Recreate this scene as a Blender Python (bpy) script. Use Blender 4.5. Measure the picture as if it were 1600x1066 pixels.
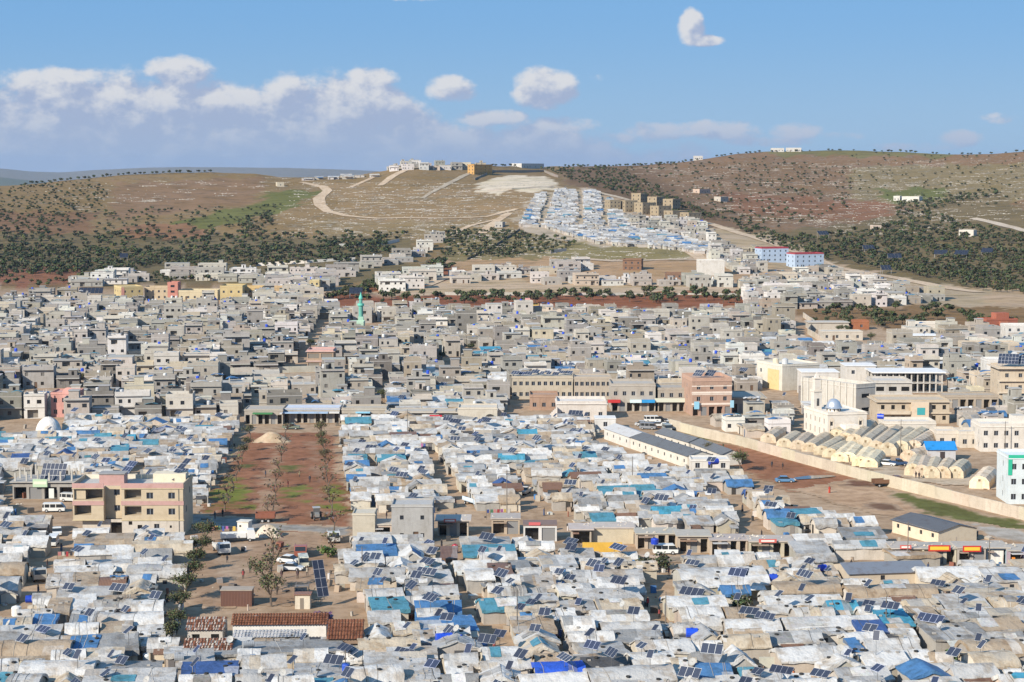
import bpy, math, random
import numpy as np
from mathutils import Vector, Matrix, noise
R = math.radians
random.seed(7)
for o in list(bpy.data.objects): bpy.data.objects.remove(o)
scene = bpy.context.scene
C = scene.collection

# ------------------------------------------------------------------ camera
H, F, PITCH = 70.0, 3000.0, R(5.05)          # eye height, focal length in photo pixels, tilt below the horizon
cam_d = bpy.data.cameras.new('camera'); cam = bpy.data.objects.new('camera', cam_d); C.objects.link(cam)
cam_d.sensor_width = 36; cam_d.lens = 36 * F / 1600; cam_d.clip_start = 1; cam_d.clip_end = 60000
cam.location = (0, 0, H); cam.rotation_euler = (R(90) - PITCH, 0, 0)
scene.camera = cam
scene.render.engine = 'CYCLES'
scene.cycles.use_denoising = True
scene.cycles.max_bounces = 6; scene.cycles.diffuse_bounces = 3; scene.cycles.glossy_bounces = 2
scene.cycles.transmission_bounces = 2; scene.cycles.volume_bounces = 0; scene.cycles.transparent_max_bounces = 6
scene.cycles.caustics_reflective = False; scene.cycles.caustics_refractive = False
scene.view_settings.view_transform = 'Standard'; scene.view_settings.look = 'None'
scene.view_settings.gamma = 1; scene.view_settings.exposure = 0.57

# ------------------------------------------------------------------ sun and sky
SUN_EL, SUN_AZ = R(29), R(44)                # sun stands left of and behind the camera
to_sun = Vector((-math.sin(SUN_AZ) * math.cos(SUN_EL), -math.cos(SUN_AZ) * math.cos(SUN_EL), math.sin(SUN_EL)))
sun_d = bpy.data.lights.new('sun', 'SUN'); sun = bpy.data.objects.new('sun', sun_d); C.objects.link(sun)
sun_d.energy = 5.0; sun_d.angle = R(0.53); sun_d.color = (1.0, 0.91, 0.775)
sun.rotation_euler = (-to_sun).to_track_quat('-Z', 'Y').to_euler()

world = bpy.data.worlds.new('World'); scene.world = world; world.use_nodes = True
nt = world.node_tree; nt.nodes.clear()
class NG:
    """small helper to write node maths"""
    def __init__(s, t): s.t = t
    def n(s, kind, **kw):
        x = s.t.nodes.new(kind)
        for k, v in kw.items(): setattr(x, k, v)
        return x
    def set(s, sock, v):
        if hasattr(v, 'is_output'): s.t.links.new(v, sock)
        elif v is not None: sock.default_value = v
    def m(s, op, a, b=None, c=None, clamp=False):
        x = s.n('ShaderNodeMath', operation=op); x.use_clamp = clamp
        s.set(x.inputs[0], a)
        if b is not None: s.set(x.inputs[1], b)
        if c is not None: s.set(x.inputs[2], c)
        return x.outputs[0]
    def mr(s, v, a, b, c=0.0, d=1.0, smooth=True):
        x = s.n('ShaderNodeMapRange'); x.interpolation_type = 'SMOOTHSTEP' if smooth else 'LINEAR'
        s.set(x.inputs[0], v)
        for i, q in enumerate((a, b, c, d)): s.set(x.inputs[i + 1], q)
        return x.outputs[0]
    def mix(s, f, a, b, blend='MIX'):
        x = s.n('ShaderNodeMix', data_type='RGBA', blend_type=blend)
        s.set(x.inputs[0], f); s.set(x.inputs[6], a); s.set(x.inputs[7], b)
        return x.outputs[2]
    def noise(s, vec, scale, detail=4, rough=0.55, dim='3D'):
        x = s.n('ShaderNodeTexNoise', noise_dimensions=dim)
        if vec is not None: s.t.links.new(vec, x.inputs['Vector'])
        x.inputs['Scale'].default_value = scale; x.inputs['Detail'].default_value = detail; x.inputs['Roughness'].default_value = rough
        return x.outputs[0]
    def comb(s, x, y, z=0.0):
        c = s.n('ShaderNodeCombineXYZ')
        for i, q in enumerate((x, y, z)): s.set(c.inputs[i], q)
        return c.outputs[0]
g = NG(nt)
sky = g.n('ShaderNodeTexSky', sky_type='NISHITA')
sky.sun_disc = False; sky.sun_elevation = SUN_EL; sky.sun_rotation = math.atan2(to_sun.x, to_sun.y)
sky.altitude = 400; sky.air_density = 1.0; sky.dust_density = 0.35; sky.ozone_density = 2.2
tc = g.n('ShaderNodeTexCoord'); sep = g.n('ShaderNodeSeparateXYZ'); nt.links.new(tc.outputs['Generated'], sep.inputs[0])
az = g.m('MULTIPLY', g.m('ARCTAN2', sep.outputs[0], sep.outputs[1]), 10.0)       # azimuth and elevation, 0.1 rad units
el = g.m('MULTIPLY', g.m('ARCSINE', sep.outputs[2]), 10.0)
def A(u): return (u - 800) / 300.0
def E(v): return (268 - v) / 300.0
def puffs(dx=0.0, dy=0.0, detail=6):
    return g.noise(g.comb(g.m('ADD', az, dx), g.m('MULTIPLY', g.m('ADD', el, dy), 1.35)), 3.6, detail, 0.60)
f0 = puffs()
def cover_at(dx=0.0, dy=0.0):
    X, Y = g.m('ADD', az, dx), g.m('ADD', el, dy)
    # the long bank over the left half, its top falling away to the right
    top = g.mr(X, A(560), A(700), E(112), E(168)); top = g.m('ADD', top, g.mr(X, A(860), A(1010), 0.0, -0.12))
    top = g.m('ADD', top, g.m('MULTIPLY', g.m('SUBTRACT', g.noise(g.comb(X, 0.3), 1.1, 2), 0.5), 0.35))
    bank = g.mr(g.m('SUBTRACT', top, Y), -0.14, 0.22)
    cov = g.m('MULTIPLY', bank, g.mr(X, A(1010), A(1290), 1.0, 0.0))
    for (u, v, rx, ry, s) in [(850, 140, 50, 34, 1.0), (872, 150, 36, 20, .9), (1075, 48, 22, 27, .92), (1096, 68, 34, 9, .74), (706, 142, 48, 22, .8), (580, 124, 50, 18, .8), (290, 118, 60, 26, .9), (130, 128, 90, 20, .75),
                              (1484, 218, 46, 14, .72), (1440, 230, 50, 9, .66), (1540, 190, 30, 10, .5), (948, 123, 30, 8, .42), (1010, 116, 22, 6, .36),
                              (360, 48, 46, 18, .38), (185, 40, 30, 14, .34), (660, 0, 90, 9, .55), (1030, 206, 60, 16, .74), (1130, 204, 70, 18, .78), (1235, 206, 50, 16, .68), (1300, 213, 50, 8, .5), (505, 188, 50, 22, 1.0), (960, 220, 70, 14, .7), (1190, 222, 80, 10, .6), (1400, 232, 60, 9, .55), (1560, 236, 60, 8, .5), (880, 196, 60, 16, .8), (760, 186, 70, 16, .8)]:
        dx_ = g.m('DIVIDE', g.m('SUBTRACT', X, A(u)), rx / 300.0); dy_ = g.m('DIVIDE', g.m('SUBTRACT', Y, E(v)), ry / 300.0)
        r2 = g.m('ADD', g.m('MULTIPLY', dx_, dx_), g.m('MULTIPLY', dy_, dy_))
        cov = g.m('MAXIMUM', cov, g.m('MULTIPLY', g.mr(r2, 0.0, 2.2, 1.0, 0.0), s))
    # fair-weather cumulus added overhead and behind, out of view, to grey the blue skylight
    far_ = g.m('MULTIPLY', g.mr(g.noise(g.comb(g.m('MULTIPLY', az, 0.5), g.m('MULTIPLY', el, 0.8)), 1.0, 3), 0.54, 0.68), g.mr(el, 1.1, 1.9))
    return g.m('MAXIMUM', cov, far_)
cov0 = cover_at()
dens = g.m('ADD', cov0, g.m('MULTIPLY', g.m('SUBTRACT', f0, 0.5), 1.7))
alpha = g.m('MULTIPLY', g.mr(dens, 0.40, 0.80), g.mr(el, 0.0, 0.40, 0.78, 1.0))
slope = g.m('ADD', g.m('SUBTRACT', puffs(0, 0, 5), puffs(-0.05, 0.065, 5)), g.m('MULTIPLY', g.m('SUBTRACT', cov0, cover_at(-0.05, 0.07)), 0.35))
lit = g.mr(slope, -0.06, 0.20)                                        # side towards the sun
hi = g.mr(el, 0.04, 0.46)
lit = g.m('MULTIPLY', lit, g.m('ADD', g.m('MULTIPLY', hi, 0.85), 0.12))
cl = g.mix(lit, (5.3, 6.2, 8.5, 1), (10.4, 10.3, 10.4, 1))
horizon = g.mr(el, 0.0, 0.9, 1.0, 0.0)
clear = g.mix(horizon, (2.5, 5.9, 11.0, 1), (4.1, 7.0, 10.8, 1))
base_sky = g.mix(0.8, sky.outputs[0], clear)
mixed = g.mix(g.m('MULTIPLY', alpha, 0.92), base_sky, cl)
bg = g.n('ShaderNodeBackground'); nt.links.new(mixed, bg.inputs[0]); bg.inputs[1].default_value = 0.0495
wo = g.n('ShaderNodeOutputWorld'); nt.links.new(bg.outputs[0], wo.inputs[0])

# ------------------------------------------------------------------ picture <-> place
cp, sp = math.cos(PITCH), math.sin(PITCH)
def ray(u, v):
    a, b = (u - 800) / F, (v - 533) / F
    return (a, cp - b * sp, -sp - b * cp)
def G(u, v, z=0.0):
    d = ray(u, v); t = (z - H) / d[2]
    return Vector((d[0] * t, d[1] * t, z))
def proj(x, y, z):
    dz = z - H; dep = y * cp - dz * sp
    return 800 + F * x / dep, 533 - F * (y * sp + dz * cp) / dep
FOOT = [(-2500, 445), (-300, 445), (0, 440), (300, 440), (500, 450), (650, 466), (900, 478), (1200, 480), (1400, 478), (1600, 520), (1900, 530), (3900, 540)]
RIDGE = [(-2500, 300), (-300, 300), (0, 291), (60, 287), (130, 280), (200, 273), (260, 270), (330, 270), (400, 272), (440, 277), (500, 277), (560, 273),
         (600, 267), (650, 260), (700, 257), (740, 256), (780, 260), (830, 261), (880, 260), (950, 260), (1000, 259), (1060, 254), (1100, 248), (1150, 241),
         (1200, 238), (1260, 237), (1300, 235), (1400, 238), (1480, 241), (1550, 240), (1600, 237), (1900, 232), (3900, 250)]
# three inner stations per column: (row, distance); then the ridge distance
INNER = [(-2500, (400, 1420), (350, 1600), (318, 1750), 1850), (0, (400, 1420), (350, 1600), (312, 1750), 1860), (300, (400, 1450), (350, 1650), (300, 1850), 2000),
         (500, (400, 1400), (350, 1620), (310, 1800), 1980), (700, (400, 1400), (350, 1600), (300, 1800), 2000), (870, (420, 1280), (360, 1530), (290, 1840), 2300),
         (1000, (440, 1180), (390, 1390), (315, 1720), 2350), (1200, (440, 1180), (378, 1450), (300, 2000), 2450), (1400, (440, 1210), (370, 1550), (310, 1950), 2400),
         (1600, (470, 1060), (400, 1350), (330, 1700), 2200), (3900, (470, 1060), (400, 1350), (330, 1700), 2200)]
def col_at(u):
    foot = np.interp(u, *zip(*FOOT)); ridge = np.interp(u, *zip(*RIDGE))
    us = [i[0] for i in INNER]
    vs, Ys = [foot], [G(800, foot).y]
    for k in (1, 2, 3):
        vs.append(np.interp(u, us, [i[k][0] for i in INNER])); Ys.append(np.interp(u, us, [i[k][1] for i in INNER]))
    vs.append(ridge); Ys.append(np.interp(u, us, [i[4] for i in INNER]))
    return vs, Ys
SK = np.linspace(0, 1, 5); SS = np.linspace(0, 1, 161)
def pchip(x, y, xs):
    x = np.array(x, float); y = np.array(y, float); h = np.diff(x); dl = np.diff(y) / h
    m = np.zeros(len(x)); m[0] = dl[0]; m[-1] = dl[-1]
    for i in range(1, len(x) - 1):
        m[i] = 0 if dl[i - 1] * dl[i] <= 0 else 2 * dl[i - 1] * dl[i] / (dl[i - 1] + dl[i])
    k = np.clip(np.searchsorted(x, xs) - 1, 0, len(x) - 2); t = (xs - x[k]) / h[k]
    return ((2*t**3-3*t**2+1)*y[k] + (t**3-2*t**2+t)*h[k]*m[k] + (-2*t**3+3*t**2)*y[k+1] + (t**3-t**2)*h[k]*m[k+1])
_cols = {}
def column(u):
    key = round(u)
    if key not in _cols:
        vs, Ys = col_at(key)
        # blur neighbours so that the slopes do not kink
        for du in (-90, -45, 45, 90):
            a, b = col_at(key + du)
            vs = [p + q for p, q in zip(vs, a)]; Ys = [p + q for p, q in zip(Ys, b)]
        vs = [p / 5 for p in vs]; Ys = [p / 5 for p in Ys]
        vs[-1] = np.interp(key, *zip(*RIDGE)); vs[0] = col_at(key)[0][0]; Ys[0] = G(800, vs[0]).y
        _cols[key] = (pchip(SK, vs, SS), pchip(SK, Ys, SS))
    return _cols[key]
def bumpz(x, y, amt=1.0):
    return amt * (1.1 * noise.noise((x / 55, y / 75, 0.3)) + 0.5 * noise.noise((x / 17, y / 24, 4.3)))
def P(u, v):
    """point of the land seen at a pixel"""
    cv, cy = column(u)
    if v >= cv[0]: return G(u, v)
    Y = float(np.interp(-v, -cv, cy)); d = ray(u, v); t = Y / d[1]
    s = float(np.interp(-v, -cv, SS))
    x, z = d[0] * t, H + d[2] * t
    return Vector((x, Y, z + bumpz(x, Y, min(1, s * 6) * 1.0)))

# ------------------------------------------------------------------ materials
MATS = {}
def material(name, rough=0.8, spec=0.3, build=None):
    m = bpy.data.materials.new(name); m.use_nodes = True; t = m.node_tree
    b = t.nodes['Principled BSDF']; b.inputs['Roughness'].default_value = rough; b.inputs['Specular IOR Level'].default_value = spec
    q = NG(t); at = q.n('ShaderNodeAttribute', attribute_name='Col'); oi = q.n('ShaderNodeObjectInfo')
    col = q.mix(1.0, at.outputs[0], oi.outputs[1], 'MULTIPLY')
    geo = q.n('ShaderNodeNewGeometry')
    out = build(q, col, geo.outputs['Position'], b) if build else col
    if out is not None: t.links.new(out, b.inputs['Base Color'])
    MATS[name] = m
    return m
def bump(q, b, h, strength, dist):
    n = q.n('ShaderNodeBump'); n.inputs['Strength'].default_value = strength; n.inputs['Distance'].default_value = dist
    q.t.links.new(h, n.inputs['Height']); q.t.links.new(n.outputs[0], b.inputs['Normal'])
def b_tarp(q, col, pos, b):
    n1 = q.noise(pos, 0.55, 5, 0.6); n2 = q.noise(pos, 3.5, 3, 0.6)
    dirt = q.mr(n1, 0.44, 0.70)
    c = q.mix(q.m('MULTIPLY', dirt, 0.8), col, q.mix(1.0, col, (0.62, 0.53, 0.43, 1), 'MULTIPLY'))
    c = q.mix(q.mr(n2, 0.4, 0.7, 0.0, 0.28), c, q.mix(1.0, c, (0.72, 0.70, 0.68, 1), 'MULTIPLY'))
    bump(q, b, q.m('ADD', q.noise(pos, 0.9, 3, 0.6), q.m('MULTIPLY', q.noise(pos, 2.6, 3, 0.6), 0.4)), 0.6, 0.35)
    return c
def b_wall(q, col, pos, b):
    tcx = q.n('ShaderNodeTexCoord'); s = q.n('ShaderNodeSeparateXYZ'); q.t.links.new(tcx.outputs['Object'], s.inputs[0])
    vec = q.comb(q.m('ADD', s.outputs[0], s.outputs[1]), s.outputs[2])
    br = q.n('ShaderNodeTexBrick'); q.t.links.new(vec, br.inputs[0]); br.inputs['Scale'].default_value = 1.0
    br.inputs['Brick Width'].default_value = 0.42; br.inputs['Row Height'].default_value = 0.21; br.inputs['Mortar Size'].default_value = 0.014
    br.inputs['Color1'].default_value = (1, 1, 1, 1); br.inputs['Color2'].default_value = (.86, .86, .86, 1); br.inputs['Mortar'].default_value = (.72, .71, .69, 1)
    c = q.mix(0.55, col, q.mix(1.0, col, br.outputs[0], 'MULTIPLY'))
    n1 = q.noise(pos, 0.35, 5, 0.6)
    mp = q.n('ShaderNodeMapping'); q.t.links.new(pos, mp.inputs[0]); mp.inputs['Scale'].default_value = (1.6, 1.6, 0.25)
    n2 = q.noise(mp.outputs[0], 0.9, 4, 0.65)
    c = q.mix(q.mr(n1, 0.42, 0.72, 0.0, 0.38), c, q.mix(1.0, c, (0.66, 0.61, 0.55, 1), 'MULTIPLY'))
    c = q.mix(q.mr(n2, 0.5, 0.75, 0.0, 0.45), c, q.mix(1.0, c, (0.6, 0.57, 0.53, 1), 'MULTIPLY'))
    bump(q, b, br.outputs[1], -0.3, 0.02)
    return c
def b_plain(q, col, pos, b):
    n1 = q.noise(pos, 0.8, 5, 0.6)
    return q.mix(q.mr(n1, 0.42, 0.72, 0.0, 0.4), col, q.mix(1.0, col, (0.68, 0.63, 0.57, 1), 'MULTIPLY'))
def b_metal(q, col, pos, b):
    tcx = q.n('ShaderNodeTexCoord'); w = q.n('ShaderNodeTexWave'); q.t.links.new(tcx.outputs['Object'], w.inputs[0]); w.inputs['Scale'].default_value = 1.3
    bump(q, b, w.outputs[1], 0.6, 0.06)
    n1 = q.noise(pos, 0.6, 5, 0.65)
    return q.mix(q.mr(n1, 0.5, 0.72, 0.0, 0.6), col, q.mix(1.0, col, (0.62, 0.42, 0.30, 1), 'MULTIPLY'))
def b_panel(q, col, pos, b):
    tcx = q.n('ShaderNodeTexCoord'); s = q.n('ShaderNodeSeparateXYZ'); q.t.links.new(tcx.outputs['Object'], s.inputs[0])
    def lines(c, n):
        f = q.m('FRACT', q.m('MULTIPLY', c, n)); return q.m('MINIMUM', f, q.m('SUBTRACT', 1.0, f))
    d = q.m('MINIMUM', lines(s.outputs[0], 6.0), lines(s.outputs[1], 6.0))
    b.inputs['Roughness'].default_value = 0.38
    b.inputs['Specular IOR Level'].default_value = 0.3
    return q.mix(q.mr(d, 0.02, 0.05), (0.075, 0.085, 0.11, 1), col)
def b_ground(q, col, pos, b):
    n1 = q.noise(pos, 0.045, 6, 0.6); n2 = q.noise(pos, 0.35, 5, 0.62); n3 = q.noise(pos, 2.4, 4, 0.6)
    c = q.mix(q.mr(n1, 0.40, 0.66, 0.0, 0.55), col, q.mix(1.0, col, (0.70, 0.64, 0.58, 1), 'MULTIPLY'))
    c = q.mix(q.mr(n2, 0.38, 0.68, 0.0, 0.7), c, q.mix(1.0, c, (0.60, 0.56, 0.50, 1), 'MULTIPLY'))
    c = q.mix(q.mr(n3, 0.55, 0.75, 0.0, 0.35), c, q.mix(1.0, c, (1.5, 1.45, 1.4, 1), 'MULTIPLY'))
    bump(q, b, n2, 0.5, 0.25)
    return c
def b_hill(q, col, pos, b):
    at = q.n('ShaderNodeAttribute', attribute_name='rock')
    mp = q.n('ShaderNodeMapping'); q.t.links.new(pos, mp.inputs[0]); mp.inputs['Scale'].default_value = (0.5, 1.0, 1.0)
    n1 = q.noise(mp.outputs[0], 0.022, 6, 0.62); n2 = q.noise(mp.outputs[0], 0.10, 6, 0.66); n3 = q.noise(mp.outputs[0], 0.42, 5, 0.7)
    c = q.mix(q.mr(n1, 0.40, 0.62, 0.0, 0.6), col, q.mix(1.0, col, (0.82, 0.80, 0.62, 1), 'MULTIPLY'))
    c = q.mix(q.mr(n2, 0.46, 0.66, 0.0, 0.75), c, q.mix(1.0, c, (0.52, 0.53, 0.47, 1), 'MULTIPLY'))
    rk = q.m('MULTIPLY', q.mr(q.m('ADD', n3, q.m('MULTIPLY', q.m('SUBTRACT', n2, 0.5), 0.6)), 0.56, 0.66), at.outputs[2])
    c = q.mix(rk, c, (0.31, 0.28, 0.235, 1))
    bump(q, b, n3, 0.6, 0.7)
    return c
def b_leaf(q, col, pos, b):
    b.inputs['Subsurface Weight'].default_value = 0.0
    n = q.noise(pos, 0.9, 3, 0.6)
    return q.mix(q.mr(n, 0.35, 0.68), q.mix(1.0, col, (0.55, 0.58, 0.5, 1), 'MULTIPLY'), q.mix(1.0, col, (1.25, 1.22, 1.1, 1), 'MULTIPLY'))
def b_tile(q, col, pos, b):
    n = q.noise(pos, 1.6, 4, 0.7)
    return q.mix(q.mr(n, 0.45, 0.65, 0.0, 0.8), col, q.mix(1.0, col, (0.55, 0.52, 0.5, 1), 'MULTIPLY'))
material('tarp', 0.62, 0.35, b_tarp); material('wall', 0.9, 0.15, b_wall); material('plain', 0.75, 0.25, b_plain)
material('metal', 0.5, 0.4, b_metal); material('panel', 0.25, 0.5, b_panel); material('glass', 0.15, 0.6)
material('ground', 0.95, 0.1, b_ground); material('hill', 0.95, 0.1, b_hill); material('leaf', 0.7, 0.2, b_leaf)
material('bark', 0.9, 0.1, b_plain); material('tile', 0.85, 0.15, b_tile); material('paint', 0.35, 0.5); material('cloth', 0.85, 0.2, b_plain); material('skin', 0.6, 0.3)
def b_dome(q, col, pos, b):
    b.inputs['Metallic'].default_value = 0.7
    return col
material('dome_metal', 0.35, 0.5, b_dome); material('tank', 0.3, 0.5); material('rock', 0.95, 0.1, b_plain)
def b_water(q, col, pos, b):
    b.inputs['Roughness'].default_value = 0.06
    return col
material('puddle', 0.05, 0.5, b_water)

# ------------------------------------------------------------------ mesh helpers
class MB:
    def __init__(s): s.v = []; s.f = []; s.c = []; s.m = []
    def face(s, pts, col, mat='plain'):
        i = len(s.v); s.v.extend(pts); s.f.append(tuple(range(i, i + len(pts)))); s.c.append(col); s.m.append(mat)
    def box(s, x0, y0, z0, x1, y1, z1, col, mat='plain', bottom=True, top=True):
        i = len(s.v)
        s.v += [(x0, y0, z0), (x1, y0, z0), (x1, y1, z0), (x0, y1, z0), (x0, y0, z1), (x1, y0, z1), (x1, y1, z1), (x0, y1, z1)]
        fs = [(0, 1, 5, 4), (1, 2, 6, 5), (2, 3, 7, 6), (3, 0, 4, 7)]
        if top: fs.append((4, 5, 6, 7))
        if bottom: fs.append((3, 2, 1, 0))
        for f in fs: s.f.append(tuple(i + k for k in f)); s.c.append(col); s.m.append(mat)
    def tube(s, p0, p1, r0, r1, n, col, mat='plain', caps=True):
        p0, p1 = Vector(p0), Vector(p1); d = (p1 - p0)
        if d.length < 1e-6: return
        d.normalize(); a = d.orthogonal().normalized(); b = d.cross(a); i = len(s.v)
        for p, r in ((p0, r0), (p1, r1)):
            for k in range(n):
                t = 2 * math.pi * k / n; w = p + (a * math.cos(t) + b * math.sin(t)) * r; s.v.append(tuple(w))
        for k in range(n):
            j = (k + 1) % n; s.f.append((i + k, i + j, i + n + j, i + n + k)); s.c.append(col); s.m.append(mat)
        if caps:
            s.f.append(tuple(i + n + k for k in range(n))); s.c.append(col); s.m.append(mat)
            s.f.append(tuple(i + n - 1 - k for k in range(n))); s.c.append(col); s.m.append(mat)
    def lathe(s, prof, n, col, mat='plain', c=(0, 0, 0)):
        i = len(s.v)
        for r, z in prof:
            for k in range(n):
                t = 2 * math.pi * k / n; s.v.append((c[0] + r * math.cos(t), c[1] + r * math.sin(t), c[2] + z))
        for j in range(len(prof) - 1):
            for k in range(n):
                l = (k + 1) % n
                s.f.append((i + j*n + k, i + j*n + l, i + (j+1)*n + l, i + (j+1)*n + k)); s.c.append(col); s.m.append(mat)
    def grid(s, fn, nx, ny, colfn, mat):
        i = len(s.v)
        for b in range(ny + 1):
            for a in range(nx + 1): s.v.append(fn(a / nx, b / ny))
        for b in range(ny):
            for a in range(nx):
                k = i + b * (nx + 1) + a
                s.f.append((k, k + 1, k + nx + 2, k + nx + 1)); s.c.append(colfn((a + .5) / nx, (b + .5) / ny)); s.m.append(mat)
    def add(s, o, M=None):
        i = len(s.v)
        if M is None: s.v += o.v
        else: s.v += [tuple(M @ Vector(p)) for p in o.v]
        s.f += [tuple(k + i for k in f) for f in o.f]; s.c += o.c; s.m += o.m
    def mesh(s, name, smooth=False):
        me = bpy.data.meshes.new(name); me.from_pydata(s.v, [], s.f)
        used = list(dict.fromkeys(s.m))
        for u in used: me.materials.append(MATS[u])
        if len(used) > 1: me.polygons.foreach_set('material_index', [used.index(x) for x in s.m])
        ca = me.color_attributes.new('Col', 'FLOAT_COLOR', 'CORNER')
        n = np.array([len(f) for f in s.f]); cc = np.array([(c[0], c[1], c[2], 1.0) for c in s.c], dtype=np.float32)
        ca.data.foreach_set('color', np.repeat(cc, n, axis=0).ravel())
        if smooth: me.polygons.foreach_set('use_smooth', [True] * len(me.polygons))
        me.update()
        return me
    def build(s, name, parent=None, smooth=False):
        return link(name, s.mesh(name, smooth), parent)
def link(name, me, parent=None, loc=None, rz=None, scale=None, color=None):
    o = bpy.data.objects.new(name, me); C.objects.link(o)
    if parent is not None: o.parent = parent
    if loc is not None: o.location = loc
    if rz is not None: o.rotation_euler = (0, 0, rz)
    if scale is not None: o.scale = scale
    if color is not None: o.color = (*color, 1)
    return o
def thing(name, loc, rz=0.0): return link(name, None, None, loc, rz)
LABELLED = []
def tag(o, label, cat, group=None, where=None):
    o['label'] = label; o['category'] = cat
    if group: o['group'] = group
    if where is not None: LABELLED.append((o, where))
    return o
def kind(o, k, label=None, cat=None):
    o['kind'] = k
    if label: o['label'] = label
    if cat: o['category'] = cat
    return o
ORD = ['first', 'second', 'third', 'fourth', 'fifth', 'sixth', 'seventh', 'eighth', 'ninth', 'tenth', 'eleventh', 'twelfth', 'thirteenth', 'fourteenth', 'fifteenth',
       'sixteenth', 'seventeenth', 'eighteenth', 'nineteenth', 'twentieth']
def ordinal(i): return ORD[i] if i < len(ORD) else '%dth' % (i + 1)
def jit(c, a=0.1):
    k = 1 + random.uniform(-a, a); return tuple(max(0.005, x * k * (1 + random.uniform(-.03, .03))) for x in c)
def in_poly(x, y, poly):
    r = False; j = len(poly) - 1
    for i in range(len(poly)):
        xi, yi = poly[i][0], poly[i][1]; xj, yj = poly[j][0], poly[j][1]
        if (yi > y) != (yj > y) and x < (xj - xi) * (y - yi) / (yj - yi) + xi: r = not r
        j = i
    return r
# ------------------------------------------------------------------ the land: one sheet from under the camera to the horizon
def ZT(x, y):
    z = 20.0
    for _ in range(3):
        dep = y * cp - (z - H) * sp; u = 800 + F * x / dep
        cv, cy = column(min(max(u, -2500), 3900))
        if y <= cy[0]: return 0.0
        v = float(np.interp(y, cy, cv)); s = float(np.interp(y, cy, SS)); d = ray(u, v); z = H + d[2] * y / d[1]
    return z + bumpz(x, y, min(1, s * 6))
DIRT = (0.40, 0.29, 0.198); RED = (0.235, 0.105, 0.06); DRY = (0.215, 0.145, 0.07); GREEN = (0.13, 0.13, 0.042); PALE = (0.58, 0.49, 0.38)
ZONES = [  # picture outlines of soil and pasture: colour, amount of limestone
    ([(-400, 260), (900, 240), (900, 420), (600, 450), (-400, 450)], DRY, .55),
    ([(-400, 330), (150, 332), (140, 365), (60, 385), (-400, 385)], (0.20, 0.115, 0.065), .15),
    ([(-400, 360), (640, 372), (660, 400), (600, 440), (-400, 450)], (0.15, 0.115, 0.06), .1),
    ([(-400, 412), (130, 418), (110, 446), (-400, 452)], RED, .05),
    ([(190, 352), (340, 345), (310, 372), (190, 372)], (0.23, 0.125, 0.07), .1),
    ([(180, 285), (420, 278), (400, 315), (170, 345)], (0.215, 0.135, 0.078), .15),
    ([(265, 350), (400, 318), (425, 300), (505, 298), (450, 330), (330, 356)], GREEN, .05),
    ([(500, 285), (860, 300), (820, 350), (560, 360)], (0.245, 0.165, 0.085), .85),
    ([(480, 345), (800, 345), (760, 372), (500, 372)], (0.225, 0.16, 0.08), .9),
    ([(880, 225), (2500, 200), (2500, 360), (1300, 395), (1190, 375), (1010, 318), (880, 285)], (0.205, 0.125, 0.07), .75),
    ([(1330, 260), (1700, 255), (1700, 300), (1480, 330), (1330, 310)], (0.205, 0.155, 0.08), .8),
    ([(1120, 300), (1400, 318), (1380, 345), (1150, 335)], (0.22, 0.11, 0.06), .3),
    ([(1370, 298), (1490, 292), (1470, 312), (1390, 316)], (0.13, 0.135, 0.045), .1),
    ([(1200, 232), (1480, 232), (1480, 246), (1200, 243)], (0.16, 0.14, 0.06), .2),
    ([(880, 262), (1010, 262), (1060, 300), (1180, 370), (1100, 355), (890, 285)], (0.17, 0.105, 0.06), .25),
    ([(1190, 365), (1330, 350), (1420, 330), (1560, 300), (1620, 345), (2500, 370), (2500, 480), (1450, 446), (1290, 408)], (0.165, 0.122, 0.062), .15),
    ([(1240, 482), (1480, 478), (2500, 500), (2500, 530), (1420, 518), (1260, 502)], (0.22, 0.135, 0.065), .1),
    ([(700, 355), (860, 365), (900, 395), (870, 405), (690, 405)], (0.19, 0.15, 0.07), .5),
    ([(860, 378), (1000, 380), (1095, 388), (1075, 408), (840, 408)], (0.215, 0.175, 0.08), .45),
    ([(690, 404), (900, 404), (1170, 412), (1170, 450), (690, 452)], (0.36, 0.235, 0.14), .25),
    ([(660, 434), (1185, 443), (1190, 456), (560, 460)], (0.43, 0.32, 0.22), .2),
    ([(500, 464), (640, 428), (700, 412), (720, 420), (690, 445), (560, 462), (1195, 456), (1195, 481), (640, 481), (510, 476)], (0.235, 0.09, 0.045), .02),
    ([(742, 302), (765, 276), (845, 276), (878, 292), (860, 298)], PALE, .6),
    ([(835, 302), (905, 298), (1000, 335), (1095, 372), (1060, 384), (930, 384), (850, 372), (800, 352)], (0.36, 0.295, 0.225), .3),
    ([(1090, 350), (1200, 366), (1300, 405), (1290, 428), (1170, 410), (1100, 382)], (0.38, 0.29, 0.20), .3),
    ([(1300, 420), (1545, 456), (1540, 476), (1440, 478), (1300, 450)], (0.37, 0.285, 0.195), .2),
]
us = list(range(-2500, -200, 150)) + list(range(-200, 1800, 6)) + list(range(1800, 3901, 150))
plain_v = list(np.linspace(1400, 560, 70))
hill_s = np.linspace(0, 1, 190)
V, COLS, ROCK = [], [], []
nrow = None
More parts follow.
